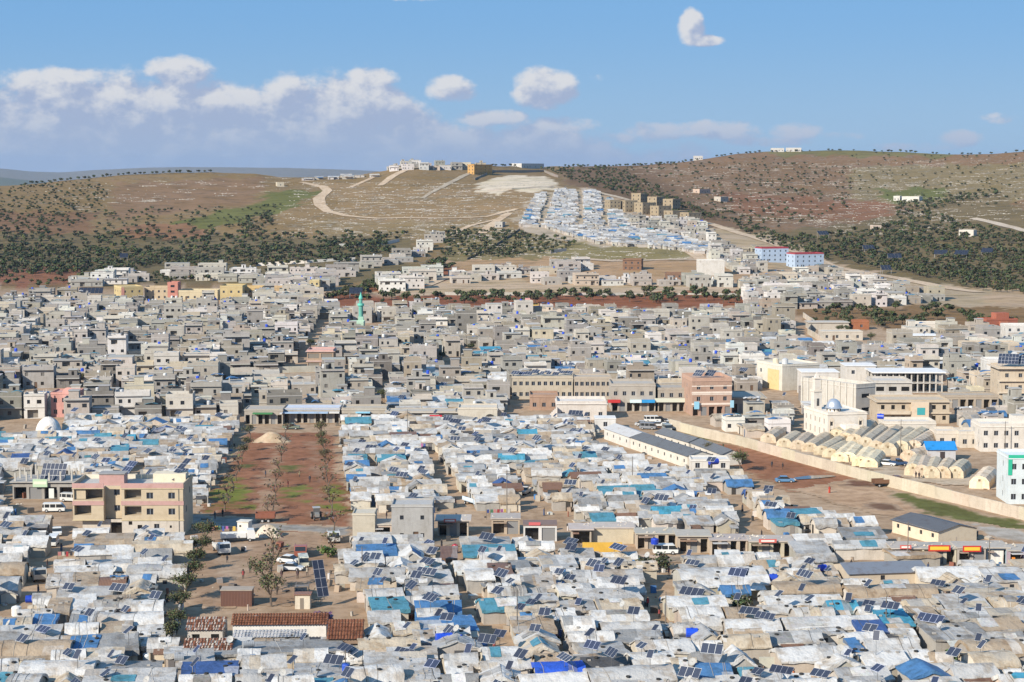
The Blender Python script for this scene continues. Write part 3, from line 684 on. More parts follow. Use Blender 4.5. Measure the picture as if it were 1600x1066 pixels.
# ---- the shelters one can pick out in the front of the picture: left, right, row of the front eave, roof, colour, patch
FRONT = [(0, 36, 897, 'barrel', 'tan'), (-14, 25, 922, 'barrel', 'lightgrey'), (85, 172, 898, 'gable', 'white'), (200, 290, 902, 'barrel', 'greywhite', 'lightgrey'), (72, 150, 914, 'shed', 'tan'),
 (92, 176, 932, 'gable', 'lightgrey'), (194, 240, 928, 'gable_y', 'cream'), (145, 240, 941, 'flat', 'tan'), (74, 105, 957, 'shed', 'tan'), (105, 145, 951, 'shed', 'white'), (28, 78, 966, 'gable', 'greywhite'),
 (155, 253, 977, 'barrel', 'white'), (206, 253, 958, 'barrel', 'white'), (-12, 44, 986, 'barrel', 'cream', 'blue'), (48, 82, 985, 'shed', 'blue'), (108, 156, 979, 'shed', 'grey', 'blue'), (-12, 88, 1003, 'shed', 'greywhite'),
 (158, 202, 992, 'shed', 'tan'), (150, 212, 1016, 'shed', 'grey'), (-12, 108, 1024, 'barrel', 'tan'), (107, 148, 1020, 'shed', 'blue'), (82, 130, 1032, 'gable', 'white'), (132, 190, 1034, 'shed', 'cream'),
 (32, 145, 1055, 'barrel', 'white'), (148, 247, 1053, 'flat', 'grey'), (130, 270, 1070, 'shed', 'greywhite', 'teal'), (-12, 22, 1050, 'gable', 'white'), (12, 60, 1078, 'barrel', 'lightgrey'),
 (334, 535, 1020, 'flat', 'grey'), (275, 332, 1042, 'shed', 'greywhite', 'grey'), (285, 370, 1056, 'shed', 'deepblue'), (374, 405, 1030, 'shed', 'white', 'blue'), (380, 445, 1044, 'gable', 'greywhite'), (462, 512, 1034, 'gable', 'white'), (462, 545, 1056, 'flat', 'lightgrey'),
 (550, 628, 1066, 'barrel', 'white'), (572, 668, 1047, 'shed', 'greywhite'), (562, 656, 1012, 'gable', 'cream'), (574, 612, 1000, 'gable_y', 'white'), (578, 625, 972, 'gable', 'greywhite'), (616, 655, 990, 'gable', 'cream', 'white'),
 (573, 630, 940, 'barrel', 'greywhite'), (582, 637, 953, 'shed', 'teal'), (637, 717, 931, 'gable', 'greywhite'), (652, 722, 957, 'gable', 'blue'), (656, 700, 968, 'shed', 'white'), (657, 745, 986, 'shed', 'blue', 'white'),
 (686, 735, 996, 'shed', 'white'), (697, 747, 1042, 'gable', 'white'), (757, 812, 1031, 'gable', 'white', 'teal'), (757, 818, 1070, 'gable_y', 'white'), (633, 690, 1066, 'flat', 'greywhite'), (548, 633, 902, 'gable', 'lightgrey'),
 (612, 646, 891, 'gable_y', 'white'), (640, 690, 893, 'shed', 'lightgrey', 'teal'), (560, 620, 868, 'shed', 'blue'), (540, 600, 880, 'shed', 'white'), (626, 663, 874, 'gable_y', 'white', 'blue'), (727, 808, 868, 'shed', 'teal', 'greywhite'), (560, 610, 920, 'gable', 'tan', 'blue'),
 (712, 768, 890, 'gable', 'white'), (730, 772, 906, 'barrel', 'white'), (768, 802, 898, 'shed', 'rust'), (802, 830, 888, 'flat', 'grey'), (850, 902, 886, 'shed', 'lightgrey'), (820, 872, 920, 'shed', 'tan'), (873, 925, 928, 'gable', 'white'),
 (900, 1008, 906, 'gable', 'lightgrey'), (926, 1002, 920, 'gable', 'white'), (908, 1003, 937, 'shed', 'greywhite'), (935, 1003, 952, 'gable', 'cream', 'white'), (752, 832, 952, 'gable', 'teal', 'white'), (880, 930, 954, 'gable', 'lightgrey'),
 (930, 1016, 970, 'gable', 'white', 'grey'), (806, 870, 988, 'shed', 'tan'), (884, 930, 986, 'barrel', 'white'), (890, 960, 1002, 'gable', 'white'), (945, 1036, 990, 'gable', 'greywhite'), (998, 1085, 1020, 'gable', 'white'), (908, 982, 1022, 'flat', 'lightgrey'),
 (820, 876, 1024, 'gable_y', 'cream', 'teal'), (892, 965, 1036, 'flat', 'tan'), (915, 985, 1048, 'shed', 'dark'), (840, 915, 1056, 'barrel', 'brightblue'), (815, 920, 1072, 'gable', 'white'), (922, 1056, 1066, 'barrel', 'greywhite'), (990, 1056, 1044, 'barrel', 'white'),
 (1096, 1147, 1056, 'gable', 'blue'), (1058, 1094, 1050, 'gable', 'cream', 'white'), (1062, 1200, 904, 'barrel', 'white'), (1092, 1205, 914, 'gable', 'white'), (1046, 1138, 947, 'gable', 'white', 'teal'), (1066, 1130, 966, 'gable', 'white'), (1140, 1196, 966, 'gable', 'tan'),
 (1090, 1130, 1002, 'gable_y', 'lightgrey'), (1132, 1205, 1012, 'barrel', 'cream'), (1140, 1182, 1040, 'gable_y', 'white', 'lightgrey'), (1140, 1225, 985, 'gable', 'white'), (1218, 1316, 926, 'barrel', 'tan'), (1330, 1470, 934, 'barrel', 'tan', 'greywhite'),
 (1440, 1536, 902, 'gable', 'white'), (1548, 1612, 908, 'shed', 'greywhite', 'blue'), (1200, 1320, 946, 'gable', 'white'), (1297, 1342, 954, 'gable', 'cyan'), (1344, 1412, 960, 'gable', 'white'), (1228, 1380, 980, 'gable', 'white', 'greywhite'), (1384, 1430, 976, 'shed', 'cyan', 'greywhite'), (1434, 1475, 970, 'shed', 'tan'),
 (1425, 1472, 954, 'gable', 'cream'), (1478, 1550, 950, 'shed', 'greywhite', 'cream'), (1457, 1550, 998, 'shed', 'grey'), (1347, 1390, 990, 'shed', 'deepblue'), (1325, 1388, 1004, 'gable', 'white'), (1220, 1335, 1032, 'gable', 'white'), (1356, 1440, 1016, 'gable', 'greywhite'), (1338, 1354, 1020, 'shed', 'blue'),
 (1517, 1604, 1022, 'barrel', 'tan'), (1525, 1594, 1042, 'barrel', 'cream'), (1312, 1396, 1064, 'gable', 'lightgrey', 'white'), (1424, 1488, 1060, 'gable_y', 'blue'), (1350, 1422, 1040, 'gable', 'white'), (1492, 1562, 1058, 'gable', 'greywhite'), (1527, 1604, 984, 'gable', 'tan', 'greywhite'),
 (1564, 1620, 1066, 'gable', 'white', 'cyan'), (1520, 1610, 934, 'flat', 'cream'), (1206, 1290, 1004, 'gable', 'greywhite', 'grey'), (1540, 1605, 1002, 'shed', 'grey', 'white'), (8, 76, 818, 'gable', 'greywhite', 'lightgrey'), (-10, 40, 838, 'barrel', 'lightgrey'), (20, 72, 852, 'gable', 'white'), (118, 205, 850, 'shed', 'tan'), (208, 300, 862, 'barrel', 'cream'), (118, 206, 866, 'gable', 'white', 'grey'), (1246, 1300, 864, 'shed', 'lightgrey'), (1306, 1390, 856, 'gable', 'greywhite', 'teal'), (1244, 1318, 848, 'gable', 'white'), (1322, 1388, 840, 'shed', 'grey', 'teal'), (692, 716, 872, 'shed', 'rust'), (1398, 1470, 868, 'flat', 'tan'), (740, 800, 856, 'shed', 'grey'), (880, 930, 872, 'gable', 'lightgrey')]
fr = []
for e in FRONT:
    a, b = G(e[0], e[2], 2.3), G(e[1], e[2], 2.3); p0, q0 = to_pq(a.x, a.y); p1, q1 = to_pq(b.x, b.y)
    fr.append([p0, p1, (q0 + q1) / 2, e])
for f in fr:
    dep = 6.2
    for h in fr:
        if h is not f and h[2] > f[2] + .4 and h[0] < f[1] - .5 and h[1] > f[0] + .5: dep = min(dep, h[2] - f[2] - .35)
    dep = max(dep, 2.4); e = f[3]; x, y = from_pq((f[0] + f[1]) / 2, f[2] + dep / 2)
    put_shelter(x, y, f[1] - f[0], dep, e[3], e[4], e[5] if len(e) > 5 else None); occ_add(f[0] - .1, f[1] + .1, f[2], f[2] + dep)
# ---- ground that stays open among the shelters
LANES = {
 'left': [(84, 836), (122, 836), (108, 872), (66, 935), (30, 985), (-20, 1040), (-60, 1040), (-30, 968), (12, 952), (50, 905), (72, 866)],
 'yard': [(296, 806), (546, 806), (548, 872), (515, 890), (512, 935), (480, 950), (288, 950), (283, 880)],
 'front_mid': [(683, 838), (712, 838), (724, 900), (766, 950), (800, 1000), (806, 1066), (778, 1066), (762, 1005), (732, 960), (706, 905)],
 'front_right': [(1036, 868), (1066, 868), (1053, 915), (1046, 985), (1022, 985), (1012, 940), (1034, 915)],
 'street': [(545, 838), (700, 842), (890, 846), (1000, 866), (1240, 872), (1620, 884), (1620, 900), (1240, 886), (1000, 880), (880, 862), (700, 856), (545, 850)],
 'mid_a': [(564, 690), (575, 690), (602, 775), (612, 830), (596, 830), (586, 775)], 'mid_b': [(640, 672), (650, 672), (700, 745), (756, 830), (728, 830), (680, 748)],
 'mid_c': [(728, 672), (738, 672), (800, 735), (868, 806), (840, 806), (784, 738)], 'mid_d': [(1110, 770), (1128, 768), (1190, 820), (1230, 868), (1190, 868), (1150, 815)],
 'left_up': [(252, 668), (264, 668), (232, 728), (215, 760), (195, 760), (214, 728)],
}
for p in LANES.values(): keep_clear(p)
FIELD = [(386, 676), (522, 676), (548, 832), (310, 832)]
keep_clear([(378, 668), (526, 668), (552, 836), (300, 836)])
keep_clear([(272, 930), (575, 930), (580, 1012), (270, 1025)])                  # the tiled houses
keep_clear([(100, 770), (300, 770), (300, 850), (100, 850)]); keep_clear([(10, 745), (120, 745), (118, 835), (60, 845), (10, 800)])
keep_clear([(560, 800), (690, 800), (690, 842), (560, 842)])                    # grey block house on the corner
keep_clear([(715, 800), (895, 800), (895, 842), (715, 842)])                    # roofless shops
keep_clear([(880, 830), (1620, 846), (1620, 884), (880, 872)])                  # shops along the street
keep_clear([(928, 664), (985, 656), (1090, 690), (1165, 735), (1160, 756), (1060, 748), (928, 700)])   # school sheds
keep_clear([(985, 655), (1060, 655), (1240, 715), (1620, 800), (1620, 884), (1520, 870), (1420, 842), (1250, 806), (1165, 760), (1010, 675)])   # football ground
keep_clear([(1318, 895), (1460, 895), (1460, 930), (1318, 930)]); keep_clear([(-10, 655), (95, 655), (95, 690), (-10, 690)])
for (u_, v_, r_) in [(1157, 957, 26), (1012, 896, 26), (1034, 890, 24), (872, 764, 16), (905, 776, 14), (910, 975, 14), (72, 1036, 14), (1484, 1036, 14), (1157, 737, 12)]: keep_clear([(u_ - r_, v_ - 6), (u_ + r_, v_ - 6), (u_ + r_, v_ + 7), (u_ - r_, v_ + 7)])
keep_clear([(1184, 1044), (1268, 1044), (1268, 1078), (1184, 1078)]); keep_clear([(900, 866), (980, 866), (980, 886), (900, 886)])
def img_poly(poly): return [tuple(G(u, v))[:2] for u, v in poly]
def fill(poly, wr, dr, gp, gq, make, jitter=.8, skip=.02, hill=False, step=1.4):
    if hill: W = [tuple(P(u, v))[:2] for u, v in poly]
    else: W = img_poly(poly)
    PQ = [to_pq(*w) for w in W]
    p0, p1 = min(a[0] for a in PQ), max(a[0] for a in PQ); q0, q1 = min(a[1] for a in PQ), max(a[1] for a in PQ)
    if hill:
        def inside(x, y):
            u, v = proj(x, y, ZT(x, y)); return in_poly(u, v, poly) and is_clear(x, y)
    else:
        def inside(x, y): return in_poly(x, y, W) and is_clear(x, y)
    q = q0; n = 0
    while q < q1:
        p = p0 + random.uniform(0, 4)
        while p < p1:
            w, d = random.uniform(*wr), random.uniform(*dr); qq = q + random.uniform(-jitter, jitter); mg = random.uniform(*gq)
            if occ_free(p, p + w, qq - mg, qq + d + mg) and all(inside(*from_pq(a, b)) for a, b in ((p + w / 2, qq + d / 2), (p, qq), (p + w, qq), (p, qq + d), (p + w, qq + d))):
                x, y = from_pq(p + w / 2, qq + d / 2); occ_add(p, p + w, qq, qq + d)
                if random.random() > skip: make(x, y, w, d); n += 1
                p += w + random.uniform(*gp)
            else: p += 1.5
        q += step
    return n
BLUES = [(165, 712), (90, 705), (45, 716), (10, 684), (82, 683), (233, 688), (187, 680), (190, 700), (593, 690), (556, 720), (554, 710), (556, 741), (603, 708), (796, 710), (880, 731), (905, 731), (777, 747), (777, 775), (675, 780), (890, 760), (837, 673), (845, 748),
         (1032, 741), (980, 757), (1007, 770), (950, 766), (1038, 779), (1118, 758), (1146, 754), (1187, 763), (1071, 820), (1129, 833), (935, 803), (1042, 798), (1205, 805), (1205, 762), (1317, 791), (1245, 798), (1216, 806), (1292, 833), (1352, 831), (1010, 757), (1090, 790)]
used_blue = set()
def rand_cover():
    return random.choices(['white', 'greywhite', 'lightgrey', 'grey', 'cream', 'tan', 'blue', 'teal', 'deepblue', 'rust'], [24, 30, 18, 9, 12, 9, 1.4, 1.2, .4, .9])[0]
def make_shelter(x, y, w, d):
    c = rand_cover(); pt = random.choices([None, 'white', 'grey', 'cream', 'blue', 'teal'], [70, 8, 6, 6, 6, 4])[0]
    u, v = proj(x, y, 2.8)
    for k, (bu, bv) in enumerate(BLUES):
        if k not in used_blue and abs(u - bu) < 14 and abs(v - bv) < 5: used_blue.add(k); c = random.choice(['blue', 'teal', 'cyan', 'deepblue', 'teal']); pt = None; break
    if pt == c: pt = None
    kd = random.choices(['gable', 'shed', 'barrel', 'gable_y', 'flat'], [46, 22, 16, 10, 6])[0]
    put_shelter(x, y, w, d, kd, c, pt, he=random.uniform(1.8, 2.5))
fill([(-60, 845), (1680, 845), (1700, 1150), (-100, 1150)], (3.6, 7), (2.8, 4.6), (.2, 1.0), (.1, .5), make_shelter)
fill([(-40, 662), (380, 662), (372, 715), (318, 835), (280, 850), (-60, 850)], (3.7, 6.8), (3.0, 4.5), (.12, .6), (.08, .4), make_shelter)
fill([(524, 664), (960, 664), (1150, 740), (1250, 792), (1420, 818), (1580, 848), (1640, 872), (1000, 866), (890, 842), (546, 836)], (3.7, 6.8), (3.0, 4.5), (.12, .6), (.08, .4), make_shelter)
def make_hut(x, y, w, d):
    put_shelter(x, y, w, d, random.choice(['flat', 'shed', 'gable', 'shed']), random.choices(['white', 'greywhite', 'lightgrey', 'grey', 'tan', 'blue', 'rust', 'dark', 'cream', 'teal'], [16, 22, 16, 14, 12, 4, 7, 3, 8, 2])[0], he=random.uniform(1.4, 2.1))
for z_ in ([(-60, 845), (1680, 845), (1700, 1150), (-100, 1150)], [(-40, 662), (380, 662), (372, 715), (318, 835), (280, 850), (-60, 850)], [(524, 664), (960, 664), (1150, 740), (1250, 792), (1420, 818), (1580, 848), (1640, 872), (1000, 866), (890, 842), (546, 836)]):
    fill(z_, (2.2, 4.6), (1.8, 3.2), (.1, .6), (.1, .3), make_hut, jitter=.3, step=1.2)
# ------------------------------------------------------------------ concrete-block houses
def facade(mb, panes, O, D, N, w, z0, z1, ops, col, mat='wall'):
    """wall from O along D; ops = (x0, x1, za, zb, depth, tone) are real openings with reveals and a pane at the back"""
    xs = sorted({0, w} | {o[0] for o in ops} | {o[1] for o in ops}); zs = sorted({z0, z1} | {o[2] for o in ops} | {o[3] for o in ops})
    def pt(x, z, dp=0.0): return (O[0] + D[0] * x + N[0] * dp, O[1] + D[1] * x + N[1] * dp, z)
    for xa, xb in zip(xs, xs[1:]):
        for za, zb in zip(zs, zs[1:]):
            if xb - xa < 1e-4 or zb - za < 1e-4: continue
            cx, cz = (xa + xb) / 2, (za + zb) / 2
            if any(o[0] < cx < o[1] and o[2] < cz < o[3] for o in ops): continue
            mb.face([pt(xa, za), pt(xb, za), pt(xb, zb), pt(xa, zb)], col, mat)
    for (xa, xb, za, zb, dp, tone) in ops:
        for q in ([(xa, za), (xb, za)], [(xb, za), (xb, zb)], [(xb, zb), (xa, zb)], [(xa, zb), (xa, za)]):
            mb.face([pt(*q[0]), pt(*q[1]), pt(*q[1], dp), pt(*q[0], dp)], col, mat)
        panes.append((pt((xa + xb) / 2, (za + zb) / 2, dp), math.atan2(D[1], D[0]), xb - xa, zb - za, tone))
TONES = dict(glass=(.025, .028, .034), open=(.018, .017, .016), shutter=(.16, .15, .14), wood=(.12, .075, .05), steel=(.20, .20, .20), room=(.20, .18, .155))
wmb = MB(); wmb.box(-.5, -.02, -.5, .5, .02, .5, (1, 1, 1), 'glass'); WIN = wmb.mesh('window')
wmb2 = MB(); wmb2.box(-.5, -.02, -.5, .5, .02, .5, (1, 1, 1), 'glass')
for a in (-.5, -.02, .45): wmb2.box(a, -.05, -.5, a + .05, -.021, .5, (14, 14, 13.5), 'paint')
WINF = wmb2.mesh('window')
dmb = MB(); dmb.box(-.5, -.02, -.5, .5, .02, .5, (1, 1, 1), 'paint'); DOOR = dmb.mesh('door')
def put_panes(panes, root, parent_name=None):
    for (p, a, w, h, tone) in panes:
        nm = 'door' if tone in ('wood', 'steel') else 'window' if tone in ('glass', 'shutter') else 'opening'
        c = link(nm, WINF if tone == 'glass' and w < 2.2 and root.get('framed') else DOOR if nm == 'door' else WIN, root, p, a, (w, 1, h), TONES[tone])
def merge_panes(panes, mb, M):
    for (p, a, w, h, tone) in panes:
        D_ = Vector((math.cos(a), math.sin(a), 0)) * w / 2; p = Vector(p); Z_ = Vector((0, 0, h / 2))
        mb.face([tuple(M @ (p - D_ - Z_)), tuple(M @ (p + D_ - Z_)), tuple(M @ (p + D_ + Z_)), tuple(M @ (p - D_ + Z_))], TONES[tone], 'glass')
def house_parts(w, d, n, col, seed, lo=False, base=.4):
    rnd = random.Random(seed); sh = rnd.uniform(2.9, 3.25); top = n * sh; parts = []; panes = []; wm = MB(); feats = []
    def ops_for(L_, front):
        ops = []
        for s in range(n):
            x = rnd.uniform(.5, 1.3)
            while x < L_ - 1.2:
                r = rnd.random(); z = s * sh
                if front and r < .16 and x + 3.2 < L_ - .4: ww = rnd.uniform(2.2, 3.2); ops.append((x, x + ww, z + (.1 if s == 0 else .9), z + 2.5, 1.3, 'room')); feats.append('porch')
                elif s == 0 and r < .36: ww = .95; ops.append((x, x + ww, .02, 2.1, .15, rnd.choice(('wood', 'steel', 'open'))))
                else: ww = rnd.choice((.8, 1.0, 1.1, 1.3)); ops.append((x, x + ww, z + 1.05, z + 2.15, .18, rnd.choice(('glass', 'glass', 'open', 'shutter'))))
                x += ww + rnd.uniform(1.0, 4.2)
        return ops
    a, b = w / 2, d / 2
    facade(wm, panes, (-a, -b), (1, 0), (0, 1), w, -base, top, ops_for(w, True), col)
    facade(wm, panes, (a, -b), (0, 1), (-1, 0), d, -base, top, ops_for(d, False) if not lo else [], col)
    facade(wm, panes, (-a, b), (0, -1), (1, 0), d, -base, top, ops_for(d, False) if rnd.random() < .5 else [], col)
    wm.face([(a, b, -base), (-a, b, -base), (-a, b, top), (a, b, top)], col, 'wall')
    parts.append(('wall', wm))
    oh = rnd.choice((.03, .05, .08, .15, .5, .9)); sc_ = jit(rnd.choice([(.33, .315, .29), (.39, .375, .35), (.44, .42, .39)]), .08); sm = MB(); sm.box(-a - .06, -b - oh, top, a + .06, b + .06, top + .2, sc_, 'plain'); parts.append(('roof_slab', sm))
    if n == 2 and rnd.random() < .5: fm = MB(); fm.box(-a - .06, -b - rnd.uniform(.1, .8), sh - .1, a + .06, -b - .003, sh + .1, sc_, 'plain'); parts.append(('floor_slab', fm))
    zt = top + .2
    if rnd.random() < .9:
        ph = rnd.choice((.4, .7, .9, 1.1)); pp = MB(); t = .15
        pp.box(-a, -b, zt, a, -b + t, zt + ph, col, 'wall'); pp.box(-a, b - t, zt, a, b, zt + ph, col, 'wall'); pp.box(-a, -b + t, zt, -a + t, b - t, zt + ph, col, 'wall'); pp.box(a - t, -b + t, zt, a, b - t, zt + ph, col, 'wall'); parts.append(('parapet', pp))
    if rnd.random() < .3 and w > 6:
        sr = MB(); sx = rnd.uniform(-a + 1.8, a - 1.8); sy = rnd.uniform(-b + 2, b - 2); sr.box(sx - 1.4, sy - 1.7, zt, sx + 1.4, sy + 1.7, zt + 2.3, col, 'wall'); sr.box(sx - 1.6, sy - 1.9, zt + 2.3, sx + 1.6, sy + 1.9, zt + 2.45, sc_, 'plain')
        parts.append(('stair_room', sr)); panes.append(((sx, sy - 1.72, zt + 1.0), 0, .8, 1.8, 'open') if rnd.random() < .4 else ((sx - 1.42, sy, zt + 1.0), 1.5708, .8, 1.8, 'open')); feats.append('stair room')
    elif rnd.random() < .3:
        for cx in np.linspace(-a + .2, a - .2, 3):
            for cy in (-b + .2, b - .2): h = rnd.uniform(.6, 1.6); cm = MB(); cm.box(cx - .13, cy - .13, zt + .01, cx + .13, cy + .13, zt + h, (.42, .40, .37), 'plain'); parts.append(('roof_column', cm))
        feats.append('roof columns')
    if rnd.random() < .6:       # clutter on the roof
        for k in range(rnd.randint(1, 3)):
            km = MB(); x, y = rnd.uniform(-a + 1, a - 1), rnd.uniform(-b + 1, b - 1); r = rnd.random()
            if r < .3: c = rnd.choice([(.03, .08, .5), (.6, .6, .58), (.05, .05, .05), (.45, .46, .47)]); km.lathe([(0, .3), (.5, .3), (.55, .45), (.55, 1.25), (.45, 1.45), (.12, 1.55), (0, 1.55)], 9, c, 'tank', (x, y, zt)); nm = 'water_tank'
            elif r < .6: km.box(x - 1.1, y - .8, zt, x + 1.1, y + .8, zt + rnd.uniform(.4, 1.1), jit(rnd.choice([(.3, .28, .26), (.5, .48, .45), (.12, .12, .12)]), .2), 'plain'); nm = 'roof_box'
            else:
                wv, dv = rnd.uniform(1, 2.2), rnd.uniform(.8, 1.6); cc = rnd.choice([TC['white'], TC['blue'], TC['greywhite'], TC['teal']])
                km.grid(lambda s, t: (x - wv + 2 * wv * s, y - dv + 2 * dv * t, zt + .9 + .4 * math.sin(s * 3) + .3 * noise.noise((s * 4 + x, t * 4 + y, 1))), 4, 3, lambda s, t: cc, 'tarp'); nm = 'tarp_cover'
            parts.append((nm, km))
    return parts, panes, top, feats
HOUSES = []
HC = dict(grey=(.315, .30, .275), darkgrey=(.225, .21, .19), pale=(.44, .412, .37), beige=(.37, .335, .285), white=(.56, .545, .515), cream=(.48, .42, .33), sand=(.34, .295, .235))
HW = dict(grey='grey', darkgrey='dark grey', pale='pale grey', beige='beige', white='white', cream='cream', sand='sand-coloured')
def put_house(x, y, z, w, d, n, colname, rz=None, base=.4):
    HOUSES.append(dict(x=x, y=y, z=z, w=w, d=d, n=n, col=colname, rz=-HEAD + (R(random.uniform(-3, 3)) if rz is None else rz), seed=1000 + len(HOUSES) * 13, base=base))
def make_house(x, y, w, d):
    put_house(x, y, 0, w, d, random.choices((1, 2, 3), (66, 32, 2))[0], random.choices(list(HC), (30, 15, 22, 14, 9, 3, 7))[0])
def make_small(x, y, w, d):
    if random.random() < .55: put_house(x, y, 0, w, d, random.choices((1, 2), (80, 20))[0], random.choices(list(HC), (30, 8, 24, 20, 8, 3, 7))[0])
    else: put_shelter(x, y, w, d, random.choice(['gable', 'shed', 'flat', 'barrel']), random.choices(['white', 'greywhite', 'lightgrey', 'blue', 'teal', 'cream', 'grey', 'cyan'], (28, 26, 14, 9, 5, 8, 8, 3))[0], he=random.uniform(2.2, 2.8))
def make_hill_house(x, y, w, d):
    put_house(x, y, ZT(x, y), w, d, random.choices((1, 2), (68, 32))[0], random.choices(list(HC), (24, 8, 32, 10, 18, 4, 4))[0], base=2.2)
def make_white_house(x, y, w, d):
    put_house(x, y, ZT(x, y), w, d, random.choices((1, 2), (60, 40))[0], random.choices(['pale', 'white', 'grey', 'cream'], (34, 26, 34, 6))[0], base=2.2)
HILL_SH = []
def make_hill_shelter(x, y, w, d):
    s = put_shelter(x, y, w, d, random.choice(['gable', 'shed', 'flat', 'gable']), random.choices(['white', 'greywhite', 'lightgrey', 'grey', 'blue', 'teal'], (30, 26, 22, 10, 5, 3))[0], wallc=jit((.47, .44, .40), .12)); s['z'] = ZT(x, y)
for poly in ([(452, 600), (480, 545), (500, 500), (516, 500), (500, 550), (478, 602)], [(690, 590), (712, 566), (735, 540), (748, 540), (730, 575), (712, 592)], [(195, 586), (500, 583), (500, 596), (195, 599)], [(396, 622), (492, 616), (500, 640), (396, 642)],
             [(0, 612), (100, 606), (240, 612), (235, 622), (0, 634)], [(640, 560), (660, 530), (672, 530), (655, 562)], [(1008, 533), (1075, 528), (1090, 538), (1010, 545)], [(380, 655), (560, 655), (1060, 664), (1060, 672), (560, 665), (380, 668)],
             [(838, 578), (848, 578), (830, 610), (818, 610)], [(1250, 505), (1265, 500), (1310, 530), (1400, 545), (1400, 552), (1300, 540), (1250, 520)], [(800, 622), (1200, 612), (1200, 662), (800, 662)]): keep_clear(poly)
SPECIAL_CLEAR = [[(555, 505), (615, 505), (615, 525), (555, 525)], [(475, 590), (545, 590), (545, 606), (475, 606)], [(76, 640), (125, 640), (125, 655), (76, 655)], [(800, 478), (845, 478), (845, 490), (800, 490)], [(510, 570), (560, 570), (560, 584), (510, 584)]]
for p in SPECIAL_CLEAR: keep_clear(p)
TODO = []
# ------------------------------------------------------------------ buildings one can name
def frame_of(u0, u1, vb, vb1=None, turn=0.0):
    A_, B_ = P(u0, vb), P(u1, vb if vb1 is None else vb1); D_ = B_ - A_; w = math.hypot(D_.x, D_.y); rz = math.atan2(D_.y, D_.x) + turn
    return A_, w, rz
def claim(A_, rz, w, d, m=1.0):
    c, s = math.cos(rz), math.sin(rz)
    EXCL.append([(A_.x + c * a - s * b, A_.y + s * a + c * b) for a, b in ((-m, -m - 1.5), (w + m, -m - 1.5), (w + m, d + m), (-m, d + m))])
def bld(name, u0, u1, vb, n, depth, col, label, cat='building', sh=3.2, vb1=None, win=3, side=2, ground=None, slabc=None, overhang=.12, parapet=.6, parc=None, framed=True, stair=False, base=.6, tone='glass', ww=1.1, wh=1.2, turn=0.0, mat='wall', bands=None, rside=None):
    col = tuple(x * .86 for x in col); A_, w, rz = frame_of(u0, u1, vb, vb1, turn); o = thing(name, A_, rz); claim(A_, rz, w, depth); o['framed'] = framed
    top = n * sh; panes = []; wm = MB(); slabc = slabc or tuple(x * 1.1 for x in col)
    def ops(L_, k, front):
        r = []
        for s in range(n):
            if front and s == 0 and ground:
                bw = L_ / ground
                for i in range(ground): r.append((i * bw + .3, (i + 1) * bw - .3, .02, 2.6, 1.6 if i % 3 != 1 else .2, 'open' if i % 3 != 1 else 'steel'))
                continue
            if not k: continue
            for i in range(k):
                cx = L_ * (i + .5) / k; r.append((cx - ww / 2, cx + ww / 2, s * sh + 1.0, s * sh + 1.0 + wh, .2, tone))
            if front and s == 0 and not ground: cx = L_ * .5 / k + L_ / k * .5 + .2; r.append((cx, cx + 1.0, .02, 2.1, .2, 'wood')) if k > 1 and L_ / k > 3.4 else None
        return r
    facade(wm, panes, (0, 0), (1, 0), (0, 1), w, -base, top, ops(w, win, True), col, mat)
    facade(wm, panes, (w, 0), (0, 1), (-1, 0), depth, -base, top, ops(depth, side if rside is None else rside, False), col, mat)
    facade(wm, panes, (0, depth), (0, -1), (1, 0), depth, -base, top, ops(depth, side, False), col, mat)
    wm.face([(w, depth, -base), (0, depth, -base), (0, depth, top), (w, depth, top)], col, mat); wm.build('wall', o)
    put_panes(panes, o)
    sm = MB(); sm.box(-overhang, -overhang, top, w + overhang, depth + overhang, top + .22, slabc, 'plain'); slab = sm.build('roof_slab', o)
    for s in range(1, n):
        if bands or overhang > .3: fm = MB(); fm.box(-overhang * .7, -max(overhang * .7, .1), s * sh - .2, w + overhang * .7, -.003, s * sh + (.2 if not bands else .35), bands or slabc, 'plain'); fm.build('floor_band', o)
    if parapet:
        pp = MB(); t = .18; z0 = top + .22; z1 = z0 + parapet; c = parc or col
        pp.box(0, 0, z0, w, t, z1, c, mat); pp.box(0, depth - t, z0, w, depth, z1, c, mat); pp.box(0, t, z0, t, depth - t, z1, c, mat); pp.box(w - t, t, z0, w, depth - t, z1, c, mat); pp.build('parapet', slab)
    if stair:
        sr = MB(); sx = w * .6; sr.box(sx, depth * .35, top + .22, sx + 3, depth * .35 + 4, top + 2.8, col, mat); sr.box(sx - .2, depth * .35 - .2, top + 2.8, sx + 3.2, depth * .35 + 4.2, top + 2.95, slabc, 'plain'); sr.build('stair_room', slab)
    tag(o, label, cat); o['w'] = w; o['top'] = top
    return o
def add_box(o, name, x0, y0, z0, x1, y1, z1, col, mat='plain'):
    m = MB(); m.box(x0, y0, z0, x1, y1, z1, col, mat); return m.build(name, o)
YEL = (.455, .375, .265); PINK = (.44, .27, .245); WHT = (.66, .64, .60); CON = (.41, .39, .36); BEI = (.52, .44, .34)

